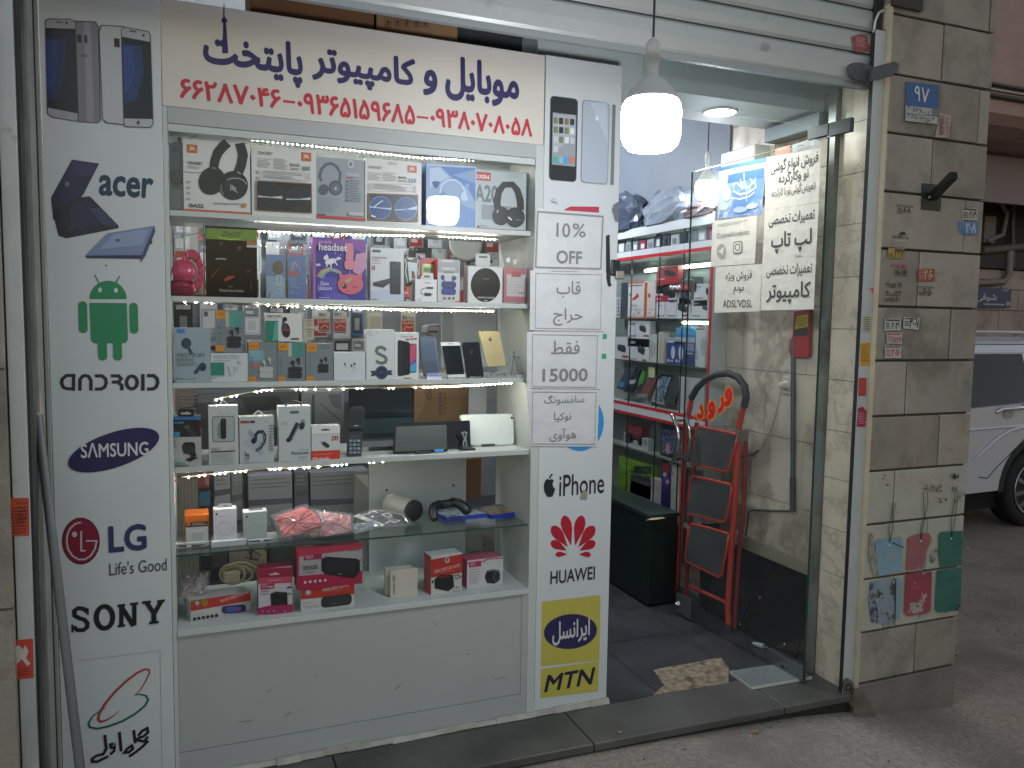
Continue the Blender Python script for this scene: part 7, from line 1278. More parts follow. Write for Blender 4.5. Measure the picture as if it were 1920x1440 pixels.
inbox('white and crimson box with a black speaker resting on the lower pair in the showcase', (535, 70, 770, 272), 1.555+.064, 'b9bcbf', [('p', '1c2027', [(612, 110), (640, 100), (740, 100), (760, 130), (760, 220), (720, 235), (630, 215), (612, 180)]), ('r', 535, 205, 680, 272, '9d2740'), ('r', 545, 140, 600, 160, '55595e'), ('r', 560, 75, 620, 95, '9d3d42'), ('r', 545, 235, 600, 250, 'c9a9b0')])
inbox('white box with a dark round speaker at a slant, by the lower crimson box', (776, 230, 926, 460), 1.517, 'bcc0c4', spk(838, 345, 105, 110) + [('r', 830, 418, 905, 440, '8a3a40'), ('r', 880, 235, 925, 250, '9da2a6')])
inbox('small violet grey box above the slanted speaker box', (800, 75, 935, 226), 1.517+.075, '8f8a9c', [('r', 812, 80, 930, 145, '9a3a44'), ('l', 830, 95, 910, 130, 3, 'b9888c', .3), ('p', '5a5878', [(850, 170), (905, 160), (905, 215), (850, 222)])])
inbox('white speaker box, upper of two at the near end of the upper showcase shelf', (968, 70, 1120, 250), 1.517+.066, 'b9bec2', [('r', 990, 100, 1050, 114, '6b7074'), ('r', 990, 130, 1040, 140, '9da2a6'), ('e', 1118, 158, 16, 42, '20252b')] + dots(984, 225, 4))
inbox('white speaker box, lower of two at the near end of the upper showcase shelf', (945, 258, 1118, 458), 1.517, 'bcc1c5', spk(1090, 340, 60, 70) + [('r', 962, 288, 1018, 302, '6b7074')] + dots(955, 425, 4))
inbox('dark red box with a black boombox at the top of the showcase', (410, 1170, 590, 1320), 1.517+.14, '8f3d45', [('p', '23282c', [(470, 1210), (500, 1195), (565, 1215), (572, 1260), (480, 1240)]), ('r', 412, 1255, 590, 1318, '9a2f3a'), ('l', 418, 1270, 480, 1295, 1, 'c4a0a4')], C9)
inbox('narrow dark blue box at the far end of the upper showcase shelf', (145, 60, 225, 455), 1.517, '2f3844', [('r', 145, 200, 160, 300, '4a5563')])
inbox('slim white box edge with dotted marks at the far end of the showcase', (92, 220, 138, 455), 1.517, 'a5aaad', [('e', 118, y, 9, 14, '3d4347') for y in (262, 300, 340, 380, 420)])
inbox('dark brown box at the top near end of the showcase', (820, 0, 1000, 60), 1.517+.142, '4a4f50', [('s', '8c9391', 10, [(840, 40), (900, 10), (960, 30)])])
inbox('white box with a black handbag shaped speaker, top of the lower stack', (226, 490, 470, 682), 1.261+.083, 'bcc1c4', spk(392, 580, 80, 85) + [('s', '7d8488', 5, [(365, 550), (378, 528), (400, 524), (420, 548)]), ('r', 248, 515, 305, 535, '777c80'), ('r', 400, 648, 458, 668, '8c4a50')] + dots(240, 648, 4))
inbox('white box with a black oblong speaker, lower left of the stack', (82, 672, 240, 930), 1.261, 'b6bbc0', spk(155, 800, 100, 95) + [('r', 160, 878, 232, 906, '8c3a42')])
inbox('white box with a black tilted speaker, lower right of the stack', (244, 690, 465, 940), 1.261, 'babfc4', spk(375, 815, 85, 120) + [('r', 245, 720, 312, 745, '85898d'), ('r', 385, 922, 435, 942, '7d454a')] + dots(246, 910, 4))
inbox('tall grey white box with a silver device picture behind the lower stack', (476, 640, 552, 960), 1.261, 'aab0ae', [('s', '7b827e', 10, [(495, 720), (490, 830), (500, 900)]), ('s', '5d6563', 8, [(520, 740), (525, 860)])], d=.03)
inbox('cream long carton standing right of the silver device box', (556, 615, 640, 965), 1.261, 'b1ad9e', [('r', 585, 640, 600, 960, '9f9b8c')], d=.03)
inbox('navy and white box with a mouse picture, left of the navy pair', (660, 680, 745, 975), 1.261, '2b4176', [('r', 660, 680, 745, 735, 'aeb5be'), ('l', 672, 695, 735, 715, 1, '4a5563'), ('e', 733, 845, 22, 75, 'b5bcc6'), ('r', 668, 920, 690, 950, 'b5bcc6'), ('r', 700, 930, 735, 950, '9aa5b8')])
inbox('navy and white box with a mouse picture, right of the navy pair', (752, 675, 980, 980), 1.261, '2b4176', [('r', 752, 675, 980, 730, '9fa8b4'), ('t', 'ADSL', 765, 695, 820, 720, '4a5563', .01), ('e', 822, 850, 26, 85, 'b5bcc6'), ('o', 868, 745, 972, 830, 6, '8f9bb0'), ('r', 876, 850, 960, 870, '8f9bb0'), ('r', 762, 925, 785, 955, 'b5bcc6'), ('r', 795, 935, 815, 955, '9aa5b8'), ('p', '223560', [(860, 735), (985, 735), (985, 975), (860, 975)]), ('o', 872, 745, 970, 830, 6, '74829c'), ('r', 880, 848, 955, 866, '9aa5b8')])
inbox('light blue plastic cartridge lying on the navy boxes', (768, 570, 960, 668), 1.261+.118, '4a93c4', [('s', 'a9cade', 9, [(820, 575), (830, 548), (945, 548), (958, 575)]), ('l', 790, 590, 930, 640, 3, '6fb0d6', .3), ('p', '3a7fae', [(768, 640), (960, 650), (960, 668), (768, 668)])], name='plastic_cartridge', cat='cartridge', d=.03)
inbox('white tall box with a pale device at the near end of the middle showcase shelf', (988, 540, 1095, 950), 1.261, 'b1b6b8', [('r', 1000, 575, 1085, 590, '8d5a5e'), ('e', 1072, 780, 30, 105, '93a09c'), ('r', 1010, 540, 1080, 555, '8a4a4e')] + [('e', 1002, y, 7, 10, '55595c') for y in (820, 850, 885, 915)])
g = None
for lb, pts, c_, ops in (
    ('blue and black lettered box lying at a slant on the red band shelf', [(95, 1250), (185, 1060), (330, 1000), (200, 1275)], '2e4254', [('p', '3f7fb4', [(110, 1215), (150, 1175), (195, 1190), (160, 1240)])]),
    ('black and white lettered box lying at a slant beside the blue one', [(170, 1290), (290, 1080), (370, 1030), (270, 1300)], '1f2732', [('p', 'a9aeb2', [(240, 1160), (320, 1150), (300, 1195), (225, 1200)])]),
    ('green package lying behind the slanted lettered boxes', [(335, 1220), (380, 1060), (415, 1060), (395, 1190)], '3f8a3f', []),
    ('brown patterned tray tilted on the red band shelf', [(345, 1330), (470, 1090), (560, 1105), (450, 1370)], '6d4a42', [('p', '7d8486', [(330, 1310), (450, 1310), (440, 1350), (330, 1350)])]),
    ('white framed picture of blue patterns tilted on the red band shelf', [(490, 1390), (595, 1090), (730, 1105), (620, 1435)], 'a9b0b2', [('p', M('7d97a8', .4, noise=.6, scale=70, dirt='2f4256', dscale=60, dlo=.5, dhi=.55), [(505, 1380), (605, 1110), (712, 1122), (615, 1415)])]),
    ('dark grey folder standing behind the framed picture', [(560, 1060), (860, 1090), (740, 1420), (640, 1430)], '3e4646', [])):
    pl = sidepl(X0+.035); mb = MB(); ik = Ink(mb, pl, S6); mb.prism(pl, [ik.q(*p) for p in pts], .012, M(c_, .35)); do(ik, ops); obj('showcase_item', mb, lb, 'packaged item', 'tilted goods on the red band shelf')
inbox('small glowing yellow green note in the showcase', (455, 1010, 525, 1090), 1.17, 'b3b88a', name='paper_note', cat='note', d=.002)
inbox('white board leaning at the near end of the red band shelf', (800, 1130, 1085, 1400), 1.0, 'a3a9ab', [('s', '6b7274', 4, [(812, 1250), (812, 1395)])], name='board', cat='board', d=.01)
for lb, ltrb, z, c_, ops in (
    ('white network camera on the shelf below the red band', (152, 372, 232, 495), .732, 'b7bcbd', [('o', 165, 385, 215, 465, 6, '2b3340'), ('l', 172, 395, 210, 455, 4, '5a6674', .3)]),
    ('white plug adapter on the shelf below the red band', (235, 425, 300, 500), .732, 'b0b6b7', [('o', 245, 440, 290, 490, 6, 'a2a9aa')]),
    ('white round plug beside the adapter below the red band', (303, 420, 385, 500), .732, 'abb1b2', [('e', 355, 460, 26, 30, '8b9293')]),
    ('dark red carton behind the white plugs', (172, 285, 330, 400), .732+.02, '6a2a30', [('r', 180, 295, 320, 340, '83343a'), ('l', 190, 350, 300, 380, 2, '9a5a5e')]),
    ('tall black box with a comic pattern below the red band', (508, 290, 720, 580), .732, '1d2438', [('p', M('4a5578', .4, noise=.7, scale=60, dirt='8f97a5', dscale=45, dlo=.55, dhi=.6), [(515, 330), (715, 345), (715, 575), (515, 560)]), ('p', 'b58a8e', [(560, 470), (590, 465), (600, 560), (570, 580), (555, 530)]), ('r', 620, 362, 700, 380, 'a33a3c')]),
    ('lime green and black box on the lowest showcase shelf', (105, 640, 420, 770), .386+.06, '6f9a2e', [('p', '1c2327', [(248, 690), (415, 690), (415, 770), (248, 760)]), ('p', '5d8626', [(105, 735), (240, 760), (415, 765), (400, 790), (120, 760)]), ('r', 330, 700, 400, 745, '3f4646'), ('l', 130, 690, 220, 730, 2, '86b03a', .4)]),
    ('stack of white folded papers under the lime green box', (215, 780, 515, 890), .386, 'b1b5b0', [('l', 225, 790, 510, 885, 7, '8d928d', .25)]),
    ('purple red and blue comic box on the lowest showcase shelf', (518, 640, 605, 905), .386, '2f2c62', [('p', '8f2b34', [(530, 650), (600, 660), (595, 760), (525, 740)]), ('e', 548, 770, 18, 22, 'b0b4c0'), ('p', '5a3d86', [(530, 800), (595, 790), (590, 880), (530, 860)]), ('e', 575, 840, 16, 18, 'c0a0a8')]),
    ('white box with a small symbol beside the comic box', (610, 680, 690, 950), .386, 'aeb3ae', [('r', 622, 730, 630, 780, '5d3f46'), ('s', '55595a', 5, [(625, 920), (640, 905)])])):
    inbox(lb, ltrb, z, c_, ops, S7, 'packaged_item', 'packaged item', .04, 'goods below the red band')
# packs hanging in the narrow top compartment
rr = random.Random(5)
for i in range(16):
    y = .80+i*.085; w, h = rr.uniform(.05, .075), rr.uniform(.05, .075); pl = sidepl(X0+.03); mb = MB(); c_ = rr.choice(('aab2b8', '7d878e', '39424b', '515c66', '8d969c', 'b5bcc0', '8a3f4a'))
    mb.pbox(pl, -y-w/2, -y+w/2, 1.925, 1.925+h, .012, M(c_, .25)); mb.pbox(pl, -y-w*.3, -y+w*.3, 1.93, 1.925+h*.6, .001, M(rr.choice(('c0c6ca', '262d35', '66727c')), .3), w=.001)
    obj('hanging_pack', mb, 'small accessory pack in the narrow top compartment of the showcase', 'accessory pack', 'packs in the top compartment of the showcase')
# bundles on top of the showcase
def bundle(lb, x0, x1, y0, y1, z0, z1, col, seed, rough=.25, ops=None):
    rr = random.Random(seed); mb = MB(); N, K = 20, 7; vs = []; cx, cy = (x0+x1)/2, (y0+y1)/2
    for k in range(K):
        t = k/(K-1); s = (1-max(0, t-.35)**2*1.3)*(1 if k else .96)
        for i in range(N):
            a = 2*math.pi*i/N; c, d = math.cos(a), math.sin(a); e = lambda v: math.copysign(abs(v)**.6, v)
            vs.append((cx+e(c)*(x1-x0)/2*s+rr.gauss(0, .006), cy+e(d)*(y1-y0)/2*s+rr.gauss(0, .012), z0+(z1-z0)*t*(1-.12*rr.random()*(t > .9))))
    fs = [(k*N+i, k*N+(i+1) % N, (k+1)*N+(i+1) % N, (k+1)*N+i) for k in range(K-1) for i in range(N)]+[tuple(range((K-1)*N, K*N))]
    mb.mesh(vs, fs, M(col, rough, noise=.25, scale=9, bump=.4, bscale=30), False); return obj('wrapped_bundle', mb, lb, 'bundle', 'bundles lying on the showcase')
mb = MB(); mb.box(2.548, 2.5575, Y0+.02, 3.4, 2.055, 3.02, M('59636f', .6, noise=.08)); obj('wall_panel', mb, 'blue grey panel on the wall above the red and white showcase', 'wall panel')
bundle('dark blue grey bag slumped on the far end of the showcase top', 2.44, 2.56, 1.5, 2.1, 2.051, 2.30, '3a4556', 1)
bundle('silver grey wrapped bundle with shiny folds on the showcase top', 2.45, 2.56, .98, 1.45, 2.051, 2.25, '7d8794', 2, .15)
bundle('flat brownish wrapped bundle near the bulb on the showcase top', 2.45, 2.56, .74, 1.05, 2.051, 2.13, '6d6468', 3, .15)
# green black counter box on the floor
g = root('counter_box', (2.3, 1.5, 0), 'dark green counter box with a chipped corner standing before the showcase', 'counter'); mb = MB(); GB_ = M('14211f', .35, noise=.25, scale=7)
mb.box(2.195, 2.365, .835, 2.6, .012, .475, GB_); part('carcass', mb, g, bev=.003)
mb = MB(); mb.box(2.188, 2.37, .828, 2.6, .4755, .497, M('1d2b29', .3, noise=.3, scale=9, dirt='3a4542', dscale=4)); part('top', mb, g, bev=.002)
mb = MB(); tp = Pl((0, 0, .4975), (1, 0, 0), (0, 0, 1), (0, 1, 0)); Ink(mb, tp, S7).p(M('a3917a', .8, noise=.3, scale=40), [(362, 1212), (420, 1190), (520, 1182), (555, 1192), (470, 1206)]); part('chipped_edge', mb, g)
# back of the shop: pale things seen above the door
mb = MB(); mb.box(2.47, 2.558, .46, .72, 2.1, 2.34, M('b9bdb6', .4)); obj('wall_unit', mb, 'white boxy unit high on the marble wall behind the door papers', 'wall unit', bev=.006)
mb = MB(); mb.box(2.474, 2.5572, .05, .40, 2.33, 2.395, M('5d6a6c', .5)); obj('wall_box', mb, 'grey blue box under the beam at the top of the doorway', 'box', bev=.004)
# ================================================================ PILLAR STICKERS AND PLATES
PP = fac(YP-.0038); cP = (1620, 340, 4); cQ = (1640, 0, 4.8)
g = root('number_plate', fac(YP).hit(1730, 190), 'blue enamel house number plate 97 high on the stone pillar', 'number plate')
mb = MB(); ik = Ink(mb, fac(YP-.008), cQ); q = [ik.q(*p) for p in ((286, 735), (578, 768), (572, 1055), (278, 1040))]; mb.prism(fac(YP-.008), q, .003, M('5d646a', .4)); ik.p('1f4a82', [(286, 735), (578, 768), (573, 978), (282, 950)]); part('plate', mb, g, bev=.001)
mb = MB(); ik = Ink(mb, fac(YP-.009), cQ, w0=.001); ik.t('۹۷', 355, 782, 488, 918, 'b9bdc0', .016, -.06); part('numerals', mb, g)
mb = MB(); ik = Ink(mb, fac(YP-.008), cQ, w0=.0012); ik.p('9c9d9c', [(278, 950), (510, 978), (508, 1036), (276, 1018)]).t('۲۰۵۳۶-۰-۱', 292, 972, 490, 1016, '2b2d30', .012, -.08); part('code_strip', mb, g)
mb = MB(); ik = Ink(mb, fac(YP-.008), cQ, w0=.0018); ik.p('9c9d9c', [(274, 1020), (566, 1056), (560, 1118), (272, 1088)]).t('۱۳۸۱۷-۷۳۵۶۱', 285, 1038, 500, 1084, '2b2d30', .012, -.08).e(522, 1068, 10, 12, '4a4d50'); part('code_strip', mb, g)
def ps(label, poly, bg, ops, crop=cP, noise=.1):
    mb = MB(); ik = Ink(mb, PP, crop, w0=.0008, rough=.65)
    if bg: ik.p(M(bg, .65, noise=noise, scale=60), poly)
    do(ik, ops); return obj('sticker', mb, label, 'sticker', 'small printed stickers on the stone pillar')
D = '2f2d2c'; R_ = '9a3040'
ps('pinkish torn sticker with two columns of digits right of the number plate', [(578, 1015), (688, 1042), (668, 1240), (540, 1235), (565, 1120)], 'a8928c', [('t', '۶۶۲۸۷۰۴۶', 575, 1060, 612, 1220, '6d5a55', .01), ('l', 580, 1040, 625, 1220, 14, '6b5650', .45), ('l', 635, 1060, 665, 1225, 11, '94786f', .4)], cQ)
ps('white sticker numbered 2030 in black at the right of the bracket', [(735, 200), (850, 205), (850, 295), (732, 288)], 'a3a19c', [('l', 742, 206, 842, 222, 1, D, .7), ('t', '۲۰۳۰', 790, 226, 846, 284, D, .03), ('l', 738, 232, 785, 280, 4, D, .45)])
ps('blue sticker numbered 208 below the black 2030 sticker', [(700, 300), (855, 308), (850, 400), (720, 398)], '5577a0', [('t', '۲۰۸', 762, 312, 840, 388, 'a9b2ba', .03), ('l', 728, 360, 760, 390, 3, '34527c', .4)])
ps('small black print numbered 808 on the upper left of the pillar', [], None, [('l', 240, 178, 368, 200, 2, '55524d', .4), ('t', '۸۰۸', 292, 198, 348, 236, D, .02), ('l', 246, 200, 288, 248, 4, '45423e', .4)])
ps('small black print with a phone number above the yellow sticker', [], None, [('p', D, [(258, 405), (275, 380), (305, 378), (312, 402)]), ('t', '۲۲۱۴۶۰۰۱۰', 215, 410, 335, 432, D, .015), ('s', 'a5a29a', 6, [(222, 448), (330, 452), (362, 430)])])
ps('yellow sticker numbered 3313 on the left of the pillar', [(180, 500), (305, 502), (298, 580), (182, 572)], '9f8446', [('t', '۳۳۱۳', 228, 504, 305, 570, D, .03), ('l', 188, 540, 225, 570, 3, D, .4)])
ps('print numbered 1919 with small pink marks on the pillar', [], None, [('t', '۱۹', 284, 660, 320, 716, D, .03), ('t', '۱۹', 232, 662, 262, 714, D, .03), ('r', 262, 688, 284, 694, D), ('e', 222, 628, 12, 10, '9a5560'), ('e', 270, 628, 14, 9, '9a5560'), ('e', 305, 628, 12, 9, '9a5560'), ('l', 240, 642, 310, 656, 1, R_, .5)])
ps('print with long phone number below the 1919 print', [], None, [('t', '۲۲۰۸۵۶', 165, 760, 238, 800, D, .02), ('t', '۱۱', 252, 758, 278, 796, D, .02)])
ps('dark print numbered 1020, lowest of the left prints above a joint', [], None, [('e', 175, 830, 9, 8, D), ('e', 240, 832, 9, 8, D), ('e', 266, 830, 9, 8, D), ('l', 160, 845, 270, 862, 2, D, .4), ('t', '۱۰۲۰', 205, 868, 270, 906, D, .03), ('t', '۸۸۹۲۳', 152, 872, 205, 905, D, .015)])
ps('red sticker numbered 206 on the rust stained block', [(400, 658), (526, 655), (528, 748), (402, 752)], '8f4632', [('t', '۲۰۶۰', 452, 664, 518, 742, 'b5a79a', .02), ('l', 408, 668, 450, 740, 5, 'a98d80', .3)])
ps('white and black print numbered 8050 below the red sticker', [(400, 780), (515, 775), (515, 800), (400, 806)], '8b867d', [('l', 404, 790, 520, 804, 1, D), ('t', '۸۰۵۰', 440, 802, 512, 858, '4a352c', .03), ('l', 402, 826, 442, 856, 3, D, .5)])
ps('white sticker numbered 2030 in black at the left edge of its block', [(155, 1030), (275, 1028), (275, 1118), (152, 1120)], 'aaa8a6', [('l', 162, 1036, 268, 1052, 1, D, .7), ('t', '۲۰۳۰', 205, 1056, 270, 1108, D, .03), ('l', 160, 1060, 200, 1110, 4, D, .45)])
ps('white sticker numbered 3007 in black beside the black 2030 one', [(296, 1018), (420, 1025), (408, 1115), (292, 1102)], 'aaa8a6', [('l', 304, 1026, 400, 1040, 1, D, .6), ('t', '۳۰۰۷', 340, 1030, 412, 1100, D, .03), ('l', 302, 1048, 338, 1090, 3, D, .45)])
ps('white sticker numbered 7727 in red, middle of the red numbered pair', [(170, 1130), (285, 1140), (282, 1222), (168, 1216)], 'a5a09d', [('t', '۷۷۲۷', 208, 1166, 280, 1214, R_, .03), ('l', 175, 1160, 205, 1208, 4, R_, .35), ('e', 185, 1144, 9, 8, R_), ('l', 200, 1142, 270, 1156, 1, R_, .5)])
ps('white sticker numbered 2070 in red, lowest sticker of its block', [(155, 1232), (280, 1235), (278, 1326), (155, 1325)], 'a8a4a2', [('l', 162, 1238, 272, 1252, 1, '4a3034', .6), ('t', '۲۰۷۰', 205, 1256, 274, 1312, R_, .03), ('l', 162, 1262, 200, 1316, 4, R_, .4)])
# steel bracket on the pillar
g = root('steel_bracket', fac(YP).hit(1746, 385), 'dark green steel plate with a square tube arm bolted on the pillar', 'bracket'); GS = M('2d3330', .5, .4, noise=.2, scale=20)
mb = MB(); q = Ink(None, PP, (1280, 0, 3)); pl = fac(YP-.008); e = Ink(None, pl, (1280, 0, 3)).ext(1348, 1035, 1455, 1182); mb.pbox(pl, e[0], e[2], e[1], e[3], .008, GS); part('base_plate', mb, g, bev=.001)
mb = MB(); a = pl.hit(1280+1405/3, 1110/3); b = fac(-.45).hit(1280+1525/3, 985/3); s_ = .014; d = (b-a).normalized(); u = d.cross(Vector((0, 0, 1))).normalized(); v = u.cross(d)
mb.hexa([a-u*s_-v*s_, a+u*s_-v*s_, a+u*s_+v*s_, a-u*s_+v*s_], [b-u*s_-v*s_, b+u*s_-v*s_, b+u*s_+v*s_, b-u*s_+v*s_], GS); k = s_*.75; b2 = b+d*.0006
mb.face([b2-u*k-v*k, b2+u*k-v*k, b2+u*k+v*k, b2-u*k+v*k], M('0f1111', .9)); part('tube_arm', mb, g)
mb = MB(); mb.lathe([(.007, 0), (.006, .006), (0, .007)], M('8b8b84', .4, .7), 8, Matrix.Translation(pl.hit(1743, 370)) @ Matrix.Rotation(rad(90), 4, 'X')); part('bolt', mb, g)
# shutter lock hasp
g = root('lock_hasp', fac(-.26).hit(1640, 135), 'dark rubbery lock strap between shutter end and pillar', 'lock hasp'); HM = M('4a4e50', .6, noise=.2, scale=30)
pl = fac(-.272); ik = Ink(None, pl, (1280, 0, 3)); mb = MB(); mb.prism(pl, [ik.q(*p) for p in ((945, 370), (960, 352), (1000, 352), (1075, 375), (1070, 450), (1045, 462), (965, 440), (948, 415))], .018, HM); part('strap_plate', mb, g, bev=.003)
pl2 = Pl(pl.hit(1280+1070/3, 410/3), (1, -.35, 0), (-.35, -1, 0)); mb = MB(); ik = Ink(None, fac(-.305), (1280, 0, 3)); mb.prism(fac(-.305), [ik.q(*p) for p in ((1072, 378), (1190, 345), (1215, 360), (1210, 400), (1180, 425), (1060, 455))], .012, HM); part('strap_arm', mb, g, bev=.003)
g = root('ring_plate', atz(1591, 1284, .04), 'rusty steel ring plate at the foot of the right shutter rail', 'ring plate'); mb = MB(); pl = fac(-.282); ik = Ink(None, pl, C12 if False else (1280, 960, 3))
mb.prism(pl, [ik.q(*p) for p in ((905, 950), (930, 935), (958, 955), (962, 1000), (940, 1030), (910, 1030))], .008, M('6b6560', .6, .4, noise=.2)); Ink(mb, pl, (1280, 960, 3), w0=.0008).e(930, 985, 16, 20, '2b2826').e(930, 988, 8, 10, '6b6560'); part('plate', mb, g)
mb = MB(); mb.hexa([(2.50, -.335, ZS), (2.60, -.335, ZS), (2.60, -.30, ZS), (2.47, -.30, ZS)], [(2.475, -.315, -.0), (2.50, -.318, .02), (2.50, -.30, .03), (2.462, -.30, .03)], M('5f574f', .9, noise=.3, scale=14, bump=.6, bscale=40)); obj('broken_mortar', mb, 'broken mortar lump at the foot of the stone pillar by the rail', 'mortar lump', bev=.006)
# broom handle leaning left
g = root('broom_pole', fac(-.04).hit(65, 705), 'grey metal pole with a beige cap leaning at the left edge of the sign panel', 'pole')
a = fac(-.10).hit(61, 700); b = fac(-.36).hit(150, 1440); c_ = a+(b-a)*1.28; g.location = c_
mb = MB(); m0 = a+(b-a)*.11; mb.tube([m0, c_], .0125, M('5d6264', .45, .2, noise=.08), 14); part('pole', mb, g)
mb = MB(); mb.tube([a-(b-a)*.02, a, a+(b-a)*.03, a+(b-a)*.112], [.006, .012, .0145, .0145], M('a8a08c', .7, noise=.2, scale=60, bump=.5, bscale=90), 12); part('taped_cap', mb, g)
# litter on the street
for lb, px, w, c_ in (('small orange leaf scrap on the street before the doorstep', (1415, 1371), .022, '8a6a48'), ('tiny pale crumb on the doorstep edge', (1160, 1373), .012, '9a7a60'), ('pale torn scrap under the doorstep edge', (1398, 1343), .022, '7d7068')):
    p = atz(*px, -.044 if px[1] != 1373 else .003); mb = MB(); pts = [(p.x+w*math.cos(a_)*random.uniform(.5, 1), p.y+w*.8*math.sin(a_)*random.uniform(.5, 1), p.z+random.uniform(0, .004)) for a_ in (0, 1.1, 2.2, 3.3, 4.4, 5.4)]
    mb.face(pts, M(c_, .8)); mb.face([(x, y, z-.003) for x, y, z in pts][::-1], M(c_, .8)); obj('litter_scrap', mb, lb, 'litter')
# ================================================================ ALLEY
AW = 5.8
g = root('alley_building', (12, AW, ZS), 'pinkish stone and plaster building across the side alley', 'building')
STN = M('9c8b84', .7, noise=.14, scale=2.2, dirt='6d5d58', dscale=1.6, dlo=.5, dhi=.7); JT = M('57504c', .9)
mb = MB(); mb.box(3.6, 20, AW+.01, AW+4, ZS, 2.35, JT)
z = ZS
for i in range(8):
    h = .315; x = 3.6-(.4 if i % 2 else 0)
    while x < 20: mb.box(max(3.6, x+.006), x+.9-.006, AW, AW+.02, z+.006, min(z+h-.006, 2.34), STN); x += .9
    z += h
part('stone_wall', mb, g)
PLS = M('a48a84', .9, noise=.14, scale=2.5, bump=1.0, bscale=42)
pa = fac(4.3)
zb = pa.uv(1885, 232)[1]; zb2 = pa.uv(1885, 195)[1]
mb = MB(); prof = [(AW, zb-.1), (4.75, zb-.06), (4.45, zb+.02), (4.32, zb+.12), (4.3, zb+.3), (4.3, 6.1), (AW, 6.1)]
mb.mesh([(6.0, y, z) for y, z in prof]+[(20, y, z) for y, z in prof], [(i, (i+1) % 7, 7+(i+1) % 7, 7+i) for i in range(7)], PLS); mb.face([(6.0, y, z) for y, z in prof], PLS); part('upper_bay', mb, g)
mb = MB()
for dz, c_, r_ in ((.30, '2f2b2d', .03), (.37, 'a9a4a6', .012), (.43, '2f2b2d', .025)): mb.tube([(6, 4.28, zb+dz), (9.0, 4.28, zb+dz+.0), (20, 4.28, zb+dz)], r_, M(c_, .5), 6)
part('cable_run', mb, g)
mb = MB(); mb.box(6, 20, AW-.02, AW+.5, 2.36, zb-.1, M('1f1d1f', .8)); mb.box(6, 20, AW-.06, AW-.021, 2.36, 2.62, M('34302f', .8)); part('dark_opening', mb, g)
mb = MB(); mb.box(6, 20, 5.2, 5.26, zb-.75, zb-.12, M('7d7072', .6)); part('soffit_panel', mb, g)
paw = fac(AW-.08)
mb = MB()
for pts, r_, c_ in (([(1845, 360), (1870, 372), (1888, 400), (1880, 440), (1850, 452)], .035, '6d6866'), ([(1905, 330), (1898, 420), (1900, 500)], .03, '4a4646'), ([(1830, 530), (1882, 528), (1892, 515), (1893, 470)], .05, '7a6f6c'), ([(1840, 470), (1920, 462)], .06, '57524f')): mb.tube([paw.hit(*p) for p in pts], r_, M(c_, .6), 8)
part('pipes', mb, g)
mb = MB(); e = Ink(None, paw, (0, 0, 1)).ext(1846, 405, 1858, 455); mb.pbox(paw, e[0], e[2]+.1, e[1], e[3], .2, M('5f5a59', .6)); part('meter_box', mb, g)
mb = MB(); e = Ink(None, paw, (0, 0, 1)).ext(1865, 348, 1876, 366); mb.pbox(paw, e[0], e[2], e[1], e[3], .05, emit('e8b070', .9, 'amber_glow')); part('amber_lamp', mb, g)
g = root('street_sign', fac(AW-.03).hit(1865, 557), 'blue alley name sign with white Persian letters on the stone wall behind the car', 'street sign')
psn = fac(AW-.05); mb = MB(); ik = Ink(mb, psn, (1280, 480, 3)); u0, v0, u1, v1 = ik.ext(1560, 178, 1847, 287); mb.pbox(psn, u0, u1, v0, v1, .02, M('1a2f5e', .4)); part('plate', mb, g)
mb = MB(); ik = Ink(mb, psn, (1280, 480, 3), w0=.003); ik.t('کوچه', 1795, 182, 1838, 200, 'a3a9b4', .01).t('شوقی', 1650, 212, 1765, 258, 'b0b5be', .012).l(1690, 268, 1808, 278, 1, '8d95a5', .8).e(1829, 268, 11, 12, '8d95a5'); part('lettering', mb, g)
# ---- parked car
CYF = 1.85; CXR = 6.52
car = root('parked_car', (5.4, 2.7, ZS), 'silver white SUV parked in the alley behind the stone pillar', 'car')
CP = M('c4c2ca', .28, .2, coat=.5); DKP = M('17181b', .6); TIN = M('0d1016', .06)
G0 = ZS; W0, W1 = CYF, CYF+1.78; wr = .335
def arch(cx, r=.40, n=12): return [(cx+r*math.cos(math.pi-math.pi*i/n), G0+.335+r*math.sin(math.pi-math.pi*i/n)*1.0) for i in range(n+1)]
fx, rx = CXR-2.62, CXR
low = [(fx-.85, .28), (fx-.42, .17)]+arch(fx)+[(fx+.42, .17), (rx-.42, .2)]+arch(rx)+[(rx+.45, .22), (rx+.78, .3), (rx+.86, .55), (rx+.84, .85), (rx+.72, .96)]
top_ = [(rx-.9, .885), (fx+.5, .845), (fx-.1, .80), (fx-.72, .66), (fx-.88, .5)]
outline = [(x, z if z < 0 else z) for x, z in low]+top_
plc = fac(W0); mb = MB(); mb.prism(fac(W0), outline, W1-W0, CP); part('body', mb, car, bev=.05)
